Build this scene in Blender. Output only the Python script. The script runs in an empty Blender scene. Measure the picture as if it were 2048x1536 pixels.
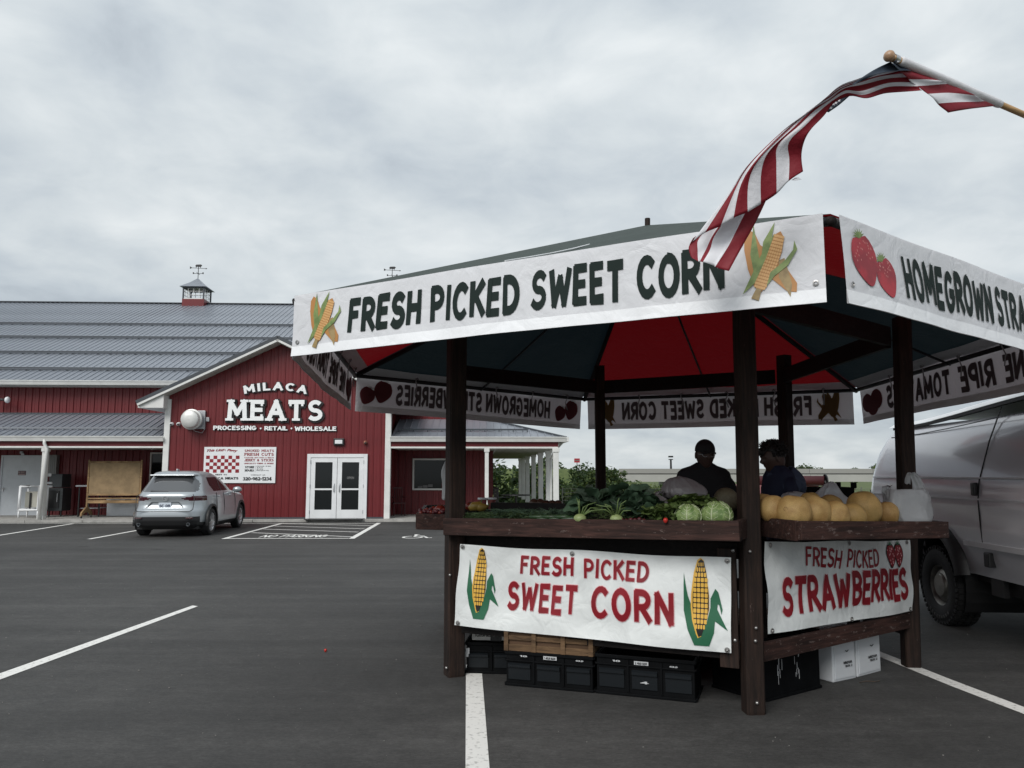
import bpy, math, random
from mathutils import Vector, Matrix
random.seed(7)
V = Vector
R = math.radians
sin, cos, pi = math.sin, math.cos, math.pi
scn = bpy.context.scene
col = scn.collection

# ------------------------------------------------------------------ camera
FPX, CX, CY, CAMH = 1538.0, 1024.0, 768.0, 1.65
TH = math.atan(175 / FPX)
cd = bpy.data.cameras.new('camera')
cam = bpy.data.objects.new('camera', cd)
col.objects.link(cam)
cam.location = (0, 0, CAMH)
cam.rotation_euler = (pi / 2 + TH, 0, 0)
cd.sensor_width = 36
cd.lens = 36 * FPX / 2048
cd.clip_start, cd.clip_end = 0.05, 9000
scn.camera = cam

# ------------------------------------------------------------------ sky, sun, exposure
SUN_EL, SUN_AZ = R(40), R(207)
wd = bpy.data.worlds.new('World')
scn.world = wd
wd.use_nodes = True
nt = wd.node_tree
nt.nodes.clear()
def N(tree, typ, **kw):
    n = tree.nodes.new(typ)
    for k, v in kw.items():
        if k.startswith('i_'):
            n.inputs[k[2:].replace('_', ' ')].default_value = v
        else:
            setattr(n, k, v)
    return n
def ramp(tree, stops, src=None):
    r = tree.nodes.new('ShaderNodeValToRGB')
    e = r.color_ramp.elements
    while len(e) < len(stops):
        e.new(0.5)
    for el, (p, c) in zip(e, stops):
        el.position = p
        el.color = (*c, 1) if len(c) == 3 else c
    if src is not None:
        tree.links.new(src, r.inputs[0])
    return r
L = nt.links.new
sky = N(nt, 'ShaderNodeTexSky', sky_type='NISHITA', sun_disc=False, sun_elevation=SUN_EL, sun_rotation=SUN_AZ)
sb = N(nt, 'ShaderNodeBackground')
sb.inputs['Strength'].default_value = 0.05
L(sky.outputs[0], sb.inputs['Color'])
tc = N(nt, 'ShaderNodeTexCoord')
sep = N(nt, 'ShaderNodeSeparateXYZ')
L(tc.outputs['Generated'], sep.inputs[0])
az = N(nt, 'ShaderNodeMath', operation='MAXIMUM'); L(sep.outputs['Z'], az.inputs[0]); az.inputs[1].default_value = 0.0
ad = N(nt, 'ShaderNodeMath', operation='ADD'); L(az.outputs[0], ad.inputs[0]); ad.inputs[1].default_value = 0.42
dv = N(nt, 'ShaderNodeVectorMath', operation='DIVIDE')
cmb = N(nt, 'ShaderNodeCombineXYZ')
for i in range(3): L(ad.outputs[0], cmb.inputs[i])
L(tc.outputs['Generated'], dv.inputs[0]); L(cmb.outputs[0], dv.inputs[1])
mp = N(nt, 'ShaderNodeMapping'); mp.inputs['Location'].default_value = (3.2, 1.7, 0.4); mp.inputs['Scale'].default_value = (1.0, 1.0, 2.3)
L(dv.outputs[0], mp.inputs[0])
n1 = N(nt, 'ShaderNodeTexNoise', i_Scale=1.7, i_Detail=5.0, i_Roughness=0.5, i_Distortion=0.45)
n2 = N(nt, 'ShaderNodeTexNoise', i_Scale=6.5, i_Detail=8.0, i_Roughness=0.56, i_Distortion=0.35)
L(mp.outputs[0], n1.inputs['Vector']); L(mp.outputs[0], n2.inputs['Vector'])
mx = N(nt, 'ShaderNodeMix', data_type='FLOAT'); mx.inputs[0].default_value = 0.34
L(n1.outputs[0], mx.inputs[2]); L(n2.outputs[0], mx.inputs[3])
cr = ramp(nt, [(0.35, (0.270, 0.302, 0.335)), (0.45, (0.350, 0.386, 0.415)), (0.54, (0.415, 0.448, 0.466)), (0.66, (0.505, 0.530, 0.538))], mx.outputs[0])
# an overcast sky brightens towards the zenith
zr = N(nt, 'ShaderNodeMapRange'); L(sep.outputs['Z'], zr.inputs[0])
zr.inputs[1].default_value = 0.0; zr.inputs[2].default_value = 1.0; zr.inputs[3].default_value = 0.95; zr.inputs[4].default_value = 1.25
cb = N(nt, 'ShaderNodeBackground')
L(cr.outputs[0], cb.inputs['Color']); L(zr.outputs[0], cb.inputs['Strength'])
ms = N(nt, 'ShaderNodeMixShader'); ms.inputs[0].default_value = 0.93
L(sb.outputs[0], ms.inputs[1]); L(cb.outputs[0], ms.inputs[2])
wo = N(nt, 'ShaderNodeOutputWorld')
L(ms.outputs[0], wo.inputs[0])
sd = bpy.data.lights.new('sun', 'SUN')
sd.energy = 1.5
sd.angle = R(34)
sd.color = (1.0, 0.975, 0.94)
so = bpy.data.objects.new('sun', sd)
col.objects.link(so)
sdir = V((sin(SUN_AZ) * cos(SUN_EL), cos(SUN_AZ) * cos(SUN_EL), sin(SUN_EL)))
so.rotation_euler = sdir.to_track_quat('Z', 'Y').to_euler()
so.location = sdir * 60
scn.view_settings.view_transform = 'Standard'
scn.view_settings.look = 'None'
scn.view_settings.exposure = 0.68
scn.view_settings.gamma = 1.0
scn.view_settings.use_curve_mapping = False
scn.cycles.max_bounces = 8
scn.cycles.transparent_max_bounces = 12

# ------------------------------------------------------------------ measuring helpers (photo pixel + real distance -> place)
def ray(px, py):
    u = (px - CX) / FPX; v = (CY - py) / FPX
    return V((u, cos(TH) - v * sin(TH), sin(TH) + v * cos(TH)))
def P(px, py, Y):
    r = ray(px, py)
    return V((0, 0, CAMH)) + r * (Y / r.y)
def G(px, py, z=0.0):
    r = ray(px, py)
    return V((0, 0, CAMH)) + r * ((z - CAMH) / r.z)
def RP(px, py, p0, n):
    r = ray(px, py); o = V((0, 0, CAMH))
    return o + r * ((p0 - o).dot(n) / r.dot(n))

# ------------------------------------------------------------------ materials
MATS = {}
def mat(name, c, rough=0.6, metal=0.0, var=0.0, vs=4.0, stretch=(1, 1, 1), bump=0.0, bs=60.0, spec=0.5, coat=0.0,
        c2=None, trans=0.0, emit=None, alpha=1.0, transmission=0.0, tcol=None, mixpos=(0.4, 0.6), bstretch=None, sheen=0):
    if name in MATS: return MATS[name]
    m = bpy.data.materials.new(name); m.use_nodes = True
    t = m.node_tree; b = t.nodes['Principled BSDF']; out = t.nodes['Material Output']
    b.inputs['Base Color'].default_value = (*c, 1)
    b.inputs['Roughness'].default_value = rough
    b.inputs['Metallic'].default_value = metal
    b.inputs['Specular IOR Level'].default_value = spec
    b.inputs['Coat Weight'].default_value = coat
    b.inputs['Coat Roughness'].default_value = 0.08
    b.inputs['Transmission Weight'].default_value = transmission
    co = t.nodes.new('ShaderNodeTexCoord')
    if var or c2:
        mpn = t.nodes.new('ShaderNodeMapping'); mpn.inputs['Scale'].default_value = stretch
        t.links.new(co.outputs['Object'], mpn.inputs[0])
        nz = N(t, 'ShaderNodeTexNoise', i_Scale=vs, i_Detail=6.0, i_Roughness=0.6)
        t.links.new(mpn.outputs[0], nz.inputs['Vector'])
        a = tuple(x * (1 - var) for x in c); d = tuple(min(1, x * (1 + var)) for x in c) if c2 is None else c2
        r = ramp(t, [(mixpos[0], a), (mixpos[1], d)], nz.outputs[0])
        t.links.new(r.outputs[0], b.inputs['Base Color'])
    if bump:
        mb = t.nodes.new('ShaderNodeMapping'); mb.inputs['Scale'].default_value = bstretch or stretch
        t.links.new(co.outputs['Object'], mb.inputs[0])
        nb = N(t, 'ShaderNodeTexNoise', i_Scale=bs, i_Detail=5.0, i_Roughness=0.6)
        t.links.new(mb.outputs[0], nb.inputs['Vector'])
        bp = N(t, 'ShaderNodeBump'); bp.inputs['Strength'].default_value = bump; bp.inputs['Distance'].default_value = 0.02
        t.links.new(nb.outputs[0], bp.inputs['Height'])
        t.links.new(bp.outputs[0], b.inputs['Normal'])
    if trans:
        tr = t.nodes.new('ShaderNodeBsdfTranslucent'); tr.inputs[0].default_value = (*(tcol or c), 1)
        mxs = t.nodes.new('ShaderNodeMixShader'); mxs.inputs[0].default_value = trans
        t.links.new(b.outputs[0], mxs.inputs[1]); t.links.new(tr.outputs[0], mxs.inputs[2])
        t.links.new(mxs.outputs[0], out.inputs[0])
    MATS[name] = m
    return m

def asphalt():
    m = bpy.data.materials.new('asphalt'); m.use_nodes = True
    t = m.node_tree; b = t.nodes['Principled BSDF']; lk = t.links.new
    co = t.nodes.new('ShaderNodeTexCoord')
    def noise(scale, st, det=6.0, rg=0.6, rot=0.0):
        mm = t.nodes.new('ShaderNodeMapping'); mm.inputs['Scale'].default_value = st; mm.inputs['Rotation'].default_value = (0, 0, rot)
        lk(co.outputs['Object'], mm.inputs[0])
        n = N(t, 'ShaderNodeTexNoise', i_Scale=scale, i_Detail=det, i_Roughness=rg)
        lk(mm.outputs[0], n.inputs['Vector']); return n.outputs[0]
    big = noise(0.35, (1, 1, 1)); strk = noise(1.0, (0.12, 1.6, 1), rot=R(-4)); mid = noise(3.5, (1, 1, 1)); fine = noise(34, (0.45, 1.3, 1), 8.0, 0.85)
    def mix(a, c, f):
        x = N(t, 'ShaderNodeMix', data_type='FLOAT'); x.inputs[0].default_value = f
        lk(a, x.inputs[2]); lk(c, x.inputs[3]); return x.outputs[0]
    base = mix(mix(big, strk, 0.55), mix(mid, fine, 0.72), 0.52)
    r = ramp(t, [(0.39, (0.028, 0.0275, 0.0265)), (0.50, (0.048, 0.047, 0.0455)), (0.61, (0.084, 0.082, 0.079))], base)
    # oil spots
    vo = N(t, 'ShaderNodeTexVoronoi', i_Scale=0.45); mm = t.nodes.new('ShaderNodeMapping'); lk(co.outputs['Object'], mm.inputs[0]); lk(mm.outputs[0], vo.inputs['Vector'])
    sp = ramp(t, [(0.0, (0.62,) * 3), (0.045, (0.7,) * 3), (0.08, (1,) * 3)], vo.outputs[0])
    mu = N(t, 'ShaderNodeMix', data_type='RGBA', blend_type='MULTIPLY'); mu.inputs[0].default_value = 1
    lk(r.outputs[0], mu.inputs[6]); lk(sp.outputs[0], mu.inputs[7])
    gr = noise(75, (0.55, 1, 1), 5.0, 0.85); g2 = noise(16, (0.5, 1, 1), 6.0, 0.8)
    rg_ = ramp(t, [(0.36, (0.62,) * 3), (0.5, (1,) * 3), (0.66, (1.55,) * 3)], mix(gr, g2, 0.35))
    m2 = N(t, 'ShaderNodeMix', data_type='RGBA', blend_type='MULTIPLY'); m2.inputs[0].default_value = 1
    lk(mu.outputs[2], m2.inputs[6]); lk(rg_.outputs[0], m2.inputs[7])
    lk(m2.outputs[2], b.inputs['Base Color'])
    rr = N(t, 'ShaderNodeMapRange'); lk(mid, rr.inputs[0]); rr.inputs[3].default_value = 0.62; rr.inputs[4].default_value = 0.88; lk(rr.outputs[0], b.inputs['Roughness'])
    b.inputs['Specular IOR Level'].default_value = 0.32
    bp = N(t, 'ShaderNodeBump'); bp.inputs['Strength'].default_value = 0.55; bp.inputs['Distance'].default_value = 0.006
    lk(mix(fine, mid, 0.3), bp.inputs['Height']); lk(bp.outputs[0], b.inputs['Normal'])
    MATS['asphalt'] = m
    return m

def wood(name, axis, c, chip=0.0, light=None):
    """stained timber: grain runs along axis (0,1,2 or a rotation angle about z for level boards), with paint chips"""
    m = bpy.data.materials.new(name); m.use_nodes = True
    t = m.node_tree; b = t.nodes['Principled BSDF']; lk = t.links.new
    co = t.nodes.new('ShaderNodeTexCoord')
    mm = t.nodes.new('ShaderNodeMapping')
    m1 = t.nodes.new('ShaderNodeMapping')
    lk(co.outputs['Object'], m1.inputs[0])
    if axis == 'z': mm.inputs['Scale'].default_value = (14, 14, 0.9)
    else:
        m1.inputs['Rotation'].default_value = (0, 0, -axis)
        mm.inputs['Scale'].default_value = (0.9, 14, 14)
    lk(m1.outputs[0], mm.inputs[0])
    n = N(t, 'ShaderNodeTexNoise', i_Scale=3.0, i_Detail=8.0, i_Roughness=0.65, i_Distortion=0.6); lk(mm.outputs[0], n.inputs['Vector'])
    n2 = N(t, 'ShaderNodeTexNoise', i_Scale=2.2, i_Detail=4.0); lk(co.outputs['Object'], n2.inputs['Vector'])
    lt = light or tuple(x * 2.1 for x in c)
    r = ramp(t, [(0.32, tuple(x * 0.45 for x in c)), (0.5, c), (0.72, lt)], n.outputs[0])
    r2 = ramp(t, [(0.35, (0.6,) * 3), (0.65, (1.25,) * 3)], n2.outputs[0])
    mu = N(t, 'ShaderNodeMix', data_type='RGBA', blend_type='MULTIPLY'); mu.inputs[0].default_value = 1
    lk(r.outputs[0], mu.inputs[6]); lk(r2.outputs[0], mu.inputs[7])
    outc = mu.outputs[2]
    if chip:
        mc = t.nodes.new('ShaderNodeMapping'); lk(m1.outputs[0], mc.inputs[0]); mc.inputs['Scale'].default_value = (1, 1, .35) if axis == 'z' else (0.45, 1, 1.3)
        n3 = N(t, 'ShaderNodeTexNoise', i_Scale=26.0, i_Detail=6.0, i_Roughness=0.75); lk(mc.outputs[0], n3.inputs['Vector'])
        r3 = ramp(t, [(0.69 - chip, (0,) * 3), (0.72 - chip, (1,) * 3)], n3.outputs[0])
        m3 = N(t, 'ShaderNodeMix', data_type='RGBA'); lk(r3.outputs[0], m3.inputs[0]); lk(outc, m3.inputs[6]); m3.inputs[7].default_value = (0.13, 0.095, 0.085, 1)
        outc = m3.outputs[2]
    lk(outc, b.inputs['Base Color'])
    b.inputs['Roughness'].default_value = 0.72
    b.inputs['Specular IOR Level'].default_value = 0.3
    bp = N(t, 'ShaderNodeBump'); bp.inputs['Strength'].default_value = 0.5; bp.inputs['Distance'].default_value = 0.006
    lk(n.outputs[0], bp.inputs['Height']); lk(bp.outputs[0], b.inputs['Normal'])
    MATS[name] = m
    return m

def vinyl(name, c, tcol, trans, dirt=0.0, bump=0.35):
    """coated banner cloth: creases from crossed ridges, a little grime"""
    m = bpy.data.materials.new(name); m.use_nodes = True
    t = m.node_tree; b = t.nodes['Principled BSDF']; lk = t.links.new; out = t.nodes['Material Output']
    co = t.nodes.new('ShaderNodeTexCoord')
    n = N(t, 'ShaderNodeTexNoise', i_Scale=2.3, i_Detail=5.0, i_Distortion=1.2); lk(co.outputs['Object'], n.inputs['Vector'])
    r = ramp(t, [(0.38, tuple(x * (1 - dirt) for x in c)), (0.56, c)], n.outputs[0])
    lk(r.outputs[0], b.inputs['Base Color'])
    vo = N(t, 'ShaderNodeTexVoronoi', i_Scale=5.0, feature='DISTANCE_TO_EDGE')
    n3 = N(t, 'ShaderNodeTexNoise', i_Scale=3.0, i_Detail=2.0)
    lk(co.outputs['Object'], n3.inputs['Vector'])
    av = N(t, 'ShaderNodeMix', data_type='RGBA'); av.inputs[0].default_value = 0.35; lk(co.outputs['Object'], av.inputs[6]); lk(n3.outputs[1], av.inputs[7])
    lk(av.outputs[2], vo.inputs['Vector'])
    rv = ramp(t, [(0.0, (0,) * 3), (0.12, (0.6,) * 3), (0.5, (1,) * 3)], vo.outputs[0])
    n4 = N(t, 'ShaderNodeTexNoise', i_Scale=4.6, i_Detail=6.0, i_Roughness=0.5, i_Distortion=2.2); lk(co.outputs['Object'], n4.inputs['Vector'])
    x = N(t, 'ShaderNodeMix', data_type='FLOAT'); x.inputs[0].default_value = 0.72; lk(rv.outputs[0], x.inputs[2]); lk(n4.outputs[0], x.inputs[3])
    bp = N(t, 'ShaderNodeBump'); bp.inputs['Strength'].default_value = bump; bp.inputs['Distance'].default_value = 0.025
    lk(x.outputs[0], bp.inputs['Height']); lk(bp.outputs[0], b.inputs['Normal'])
    b.inputs['Roughness'].default_value = 0.5; b.inputs['Specular IOR Level'].default_value = 0.35
    tr = t.nodes.new('ShaderNodeBsdfTranslucent'); tr.inputs[0].default_value = (*tcol, 1)
    mxs = t.nodes.new('ShaderNodeMixShader'); mxs.inputs[0].default_value = trans
    lk(b.outputs[0], mxs.inputs[1]); lk(tr.outputs[0], mxs.inputs[2]); lk(mxs.outputs[0], out.inputs[0])
    MATS[name] = m
    return m

asphalt()
M = MATS
mat('white_paint', (0.78, 0.77, 0.735), 0.7, c2=(0.30, 0.29, 0.27), vs=26, var=0.01, mixpos=(0.54, 0.74), bump=0.3, bs=160)
mat('concrete', (0.34, 0.33, 0.31), 0.85, var=0.16, vs=3, bump=0.3, bs=80)
mat('concrete_old', (0.27, 0.265, 0.25), 0.85, c2=(0.27, 0.265, 0.25), vs=0.6, stretch=(1, 1, 0.35), mixpos=(0.45, 0.8))
mat('red_steel', (0.136, 0.0135, 0.0165), 0.42, var=0.10, vs=0.8, stretch=(1, 1, .3), spec=0.4)
mat('roof_steel', (0.265, 0.285, 0.32), 0.36, metal=0.35, var=0.07, vs=0.7, spec=0.5)
mat('roof_trim', (0.055, 0.062, 0.072), 0.45, spec=0.4)
mat('white_trim', (0.66, 0.66, 0.64), 0.45, var=0.05, vs=3)
mat('soffit', (0.48, 0.49, 0.45), 0.6, var=0.05, vs=3)
mat('white_metal', (0.72, 0.73, 0.74), 0.4, var=0.04, vs=2)
mat('dark_glass', (0.010, 0.012, 0.013), 0.08, spec=0.35)
mat('black_metal', (0.012, 0.012, 0.013), 0.45)
mat('steel', (0.55, 0.55, 0.56), 0.3, metal=0.9, var=0.1, vs=8)
mat('galvanised', (0.42, 0.43, 0.45), 0.45, metal=0.7)
mat('snow_rail', (0.12, 0.13, 0.145), 0.45)
mat('girder_concrete', (0.36, 0.355, 0.335), 0.85, var=0.04, vs=0.4)
mat('letter_white', (0.84, 0.85, 0.85), 0.5)
mat('letter_black', (0.008, 0.008, 0.009), 0.5)
mat('grass_green', (0.06, 0.095, 0.018), 0.9, c2=(0.10, 0.125, 0.035), vs=1.2, var=0.25, mixpos=(0.35, 0.65), bump=0.6, bs=12)
mat('leaf_dark', (0.022, 0.045, 0.016), 0.75, var=0.35, vs=2.5, trans=0.25, tcol=(0.06, 0.11, 0.02))
mat('leaf_mid', (0.045, 0.075, 0.020), 0.75, var=0.35, vs=2.5, trans=0.25, tcol=(0.1, 0.15, 0.03))
mat('leaf_light', (0.085, 0.115, 0.028), 0.75, var=0.3, vs=2.5, trans=0.25, tcol=(0.14, 0.18, 0.04))
mat('bark', (0.08, 0.06, 0.045), 0.9, var=0.3, vs=9)
wood('post_wood', 'z', (0.021, 0.0112, 0.0078), chip=0.02)
HEXA = R(-24.7)
wood('board_front', HEXA, (0.040, 0.0185, 0.0145), chip=0.07)
wood('board_right', R(33), (0.036, 0.0165, 0.013), chip=0.10)
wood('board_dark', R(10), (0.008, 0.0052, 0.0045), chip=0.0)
wood('oak', 0.0, (0.30, 0.19, 0.095), light=(0.40, 0.27, 0.14))
wood('crate_wood', HEXA, (0.15, 0.088, 0.045), light=(0.21, 0.13, 0.07))
vinyl('valance_vinyl', (0.86, 0.87, 0.90), (0.40, 0.35, 0.36), 0.28, 0.03, 0.42)
vinyl('banner_vinyl', (0.80, 0.825, 0.815), (0.2, 0.2, 0.2), 0.05, 0.15, 0.4)
vinyl('hem_vinyl', (0.88, 0.89, 0.91), (0.12, 0.10, 0.10), 0.10, 0.05, 0.35)
vinyl('tarp_green', (0.115, 0.148, 0.134), (0.003, 0.006, 0.008), 0.55, 0.12, 0.5)
vinyl('tarp_red', (0.16, 0.009, 0.012), (0.14, 0.004, 0.006), 0.40, 0.1, 0.4)
mat('print_green', (0.009, 0.018, 0.0155), 0.7, spec=.2)
mat('print_back', (0.15, 0.12, 0.125), 0.7, trans=0.3, tcol=(0.08, 0.065, 0.07))
mat('print_backred', (0.17, 0.035, 0.045), 0.7, trans=0.3, tcol=(0.3, .05, .06))
mat('print_backyellow', (0.20, 0.12, 0.04), 0.7, trans=0.3, tcol=(0.4, .25, .08))
mat('print_red', (0.235, 0.004, 0.012), 0.5, var=0.12, vs=6)
mat('print_berry', (0.42, 0.018, 0.03), 0.5, c2=(0.25, 0.01, 0.02), vs=7, var=.01)
mat('print_berry_light', (0.55, 0.20, 0.18), 0.5)
mat('print_leaf', (0.018, 0.12, 0.058), 0.5)
mat('print_husk', (0.22, 0.29, 0.09), 0.5, c2=(0.12, 0.18, 0.05), vs=14, var=.01)
mat('print_cob', (0.42, 0.19, 0.05), 0.5)
mat('print_kernel', (0.62, 0.36, 0.14), 0.5)
mat('print_yellow', (0.72, 0.42, 0.065), 0.5)
mat('print_black', (0.012, 0.010, 0.009), 0.5)
mat('print_tan', (0.34, 0.24, 0.10), 0.5, c2=(0.22, 0.15, 0.06), vs=18, var=.01)
mat('print_cream', (0.6, 0.5, 0.3), 0.5)
mat('halo', (0.75, 0.36, 0.38), 0.5)

# ------------------------------------------------------------------ mesh builder
class MB:
    def __init__(s): s.v = []; s.f = []; s.mi = []
    def add(s, vs, fs, m=0):
        o = len(s.v); s.v += [tuple(p) for p in vs]
        s.f += [tuple(i + o for i in f) for f in fs]; s.mi += [m] * len(fs)
        return s
    def box(s, c, size, ax=None, m=0):
        c = V(c); X, Y, Z = ax or (V((1, 0, 0)), V((0, 1, 0)), V((0, 0, 1)))
        hx, hy, hz = size[0] / 2, size[1] / 2, size[2] / 2
        vs = [c + X * (hx * a) + Y * (hy * b) + Z * (hz * d) for d in (-1, 1) for b in (-1, 1) for a in (-1, 1)]
        return s.add(vs, [(0, 2, 3, 1), (4, 5, 7, 6), (0, 1, 5, 4), (2, 6, 7, 3), (0, 4, 6, 2), (1, 3, 7, 5)], m)
    def bar(s, a, b, w, h, up=V((0, 0, 1)), m=0):
        a, b = V(a), V(b); d = b - a; ln = d.length; d.normalize()
        up = V(up); sd_ = d.cross(up)
        if sd_.length < 1e-6: sd_ = d.cross(V((0, 1, 0)))
        sd_.normalize(); u2 = sd_.cross(d)
        return s.box((a + b) / 2, (ln, w, h), (d, sd_, u2), m)
    def tube(s, pts, r, n=8, m=0, cap=True, flat=1.0):
        pts = [V(p) for p in pts]; k = len(pts)
        rs = r if isinstance(r, (list, tuple)) else [r] * k
        o = len(s.v); ref = None
        for i, p in enumerate(pts):
            d = (pts[min(i + 1, k - 1)] - pts[max(i - 1, 0)])
            d = d.normalized() if d.length > 1e-9 else V((0, 0, 1))
            if ref is None: ref = V((0, 0, 1)) if abs(d.z) < 0.9 else V((1, 0, 0))
            a = d.cross(ref)
            if a.length < 1e-6: a = d.cross(V((0, 1, 0)))
            a.normalize(); b = a.cross(d).normalized(); ref = b
            for j in range(n):
                t = 2 * pi * j / n
                s.v.append(tuple(p + a * (rs[i] * cos(t)) + b * (rs[i] * sin(t) * flat)))
        for i in range(k - 1):
            for j in range(n):
                j2 = (j + 1) % n
                s.f.append((o + i * n + j, o + i * n + j2, o + (i + 1) * n + j2, o + (i + 1) * n + j)); s.mi.append(m)
        if cap:
            s.f.append(tuple(o + j for j in range(n - 1, -1, -1))); s.mi.append(m)
            s.f.append(tuple(o + (k - 1) * n + j for j in range(n))); s.mi.append(m)
        return s
    def lathe(s, prof, c, n=24, ax=None, m=0, sq=1.0):
        c = V(c); X, Y, Z = ax or (V((1, 0, 0)), V((0, 1, 0)), V((0, 0, 1)))
        o = len(s.v)
        for r, z in prof:
            for j in range(n):
                t = 2 * pi * j / n
                s.v.append(tuple(c + X * (r * cos(t)) + Y * (r * sin(t) * sq) + Z * z))
        for i in range(len(prof) - 1):
            for j in range(n):
                j2 = (j + 1) % n
                s.f.append((o + i * n + j, o + i * n + j2, o + (i + 1) * n + j2, o + (i + 1) * n + j)); s.mi.append(m)
        return s
    def disc(s, c, r, nrm, n=20, m=0):
        nrm = V(nrm).normalized(); a = nrm.orthogonal().normalized(); b = nrm.cross(a)
        s.add([V(c) + a * r * cos(2 * pi * j / n) + b * r * sin(2 * pi * j / n) for j in range(n)], [tuple(range(n))], m); return s
    def grid(s, fn, nu, nv, m=0):
        o = len(s.v)
        for j in range(nv + 1):
            for i in range(nu + 1): s.v.append(tuple(fn(i / nu, j / nv)))
        for j in range(nv):
            for i in range(nu):
                a = o + j * (nu + 1) + i
                s.f.append((a, a + 1, a + nu + 2, a + nu + 1)); s.mi.append(m if not callable(m) else m((i + .5) / nu, (j + .5) / nv))
        return s
    def ball(s, c, r, nu=20, nv=12, m=0, fn=None, ax=None):
        c = V(c); r = r if isinstance(r, (tuple, list)) else (r, r, r)
        X, Y, Z = ax or (V((1, 0, 0)), V((0, 1, 0)), V((0, 0, 1)))
        o = len(s.v)
        for j in range(nv + 1):
            ph = pi * j / nv
            for i in range(nu):
                t = 2 * pi * i / nu
                d = V((sin(ph) * cos(t), sin(ph) * sin(t), cos(ph)))
                p = V((d.x * r[0], d.y * r[1], d.z * r[2]))
                if fn: p = fn(p, d)
                s.v.append(tuple(c + X * p.x + Y * p.y + Z * p.z))
        for j in range(nv):
            for i in range(nu):
                i2 = (i + 1) % nu
                s.f.append((o + j * nu + i, o + (j + 1) * nu + i, o + (j + 1) * nu + i2, o + j * nu + i2)); s.mi.append(m)
        return s
    def prism(s, poly, o, X, Y, Zt, m=0, ms=None):
        """2-D outline in frame (o; X, Y) pushed along the vector Zt"""
        n = len(poly); o, X, Y, Zt = V(o), V(X), V(Y), V(Zt)
        vs = [o + X * p[0] + Y * p[1] for p in poly]; vs += [v + Zt for v in vs]
        b = len(s.v); s.v += [tuple(v) for v in vs]
        s.f.append(tuple(b + i for i in range(n - 1, -1, -1))); s.mi.append(m)
        s.f.append(tuple(b + n + i for i in range(n))); s.mi.append(m)
        for i in range(n):
            j = (i + 1) % n
            s.f.append((b + i, b + j, b + n + j, b + n + i)); s.mi.append(m if ms is None else ms)
        return s
    def build(s, name, mats, parent=None, smooth=False, bevel=0.0, kind=None, solid=0.0, auto=None):
        me = bpy.data.meshes.new(name)
        me.from_pydata(s.v, [], s.f)
        mats = mats if isinstance(mats, (list, tuple)) else [mats]
        for mm in mats: me.materials.append(M[mm] if isinstance(mm, str) else mm)
        if len(mats) > 1: me.polygons.foreach_set('material_index', s.mi)
        if smooth: me.polygons.foreach_set('use_smooth', [True] * len(me.polygons))
        me.update()
        return link(name, me, parent, bevel, kind, solid, auto)
def link(name, me, parent=None, bevel=0.0, kind=None, solid=0.0, auto=None):
    ob = bpy.data.objects.new(name, me); col.objects.link(ob)
    if parent is not None:
        ob.parent = parent
        ob.matrix_parent_inverse = WM[parent.name].inverted()
        WM[ob.name] = Matrix.Identity(4)
    else: WM[ob.name] = Matrix.Identity(4)
    if bevel:
        b = ob.modifiers.new('bevel', 'BEVEL'); b.width = bevel; b.segments = 2; b.limit_method = 'ANGLE'; b.angle_limit = R(40)
    if solid:
        q = ob.modifiers.new('solidify', 'SOLIDIFY'); q.thickness = solid; q.offset = 0
    if auto:
        try: me.set_sharp_from_angle(angle=R(auto))
        except Exception: pass
    if kind: ob['kind'] = kind
    return ob
WM = {}
def thing(name, label, cat, loc=(0, 0, 0), group=None):
    o = bpy.data.objects.new(name, None); o.empty_display_size = 0.1
    col.objects.link(o); o.location = loc
    WM[o.name] = Matrix.Translation(V(loc))
    tag(o, label, cat, group)
    return o
def tag(o, label, cat, group=None):
    o['label'] = label; o['category'] = cat
    if group: o['group'] = group
    return o
def copy_tree(root, loc, label, rotz=0.0, scale=None):
    r = root.copy(); col.objects.link(r); r.location = loc; r.rotation_euler = (0, 0, rotz)
    if scale: r.scale = scale if isinstance(scale, tuple) else (scale,) * 3
    r['label'] = label
    def rec(src, dst):
        for ch in list(src.children):
            c = ch.copy(); col.objects.link(c); c.parent = dst
            rec(ch, c)
    rec(root, r)
    return r
def lerp(a, b, t): return a + (b - a) * t

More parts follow.
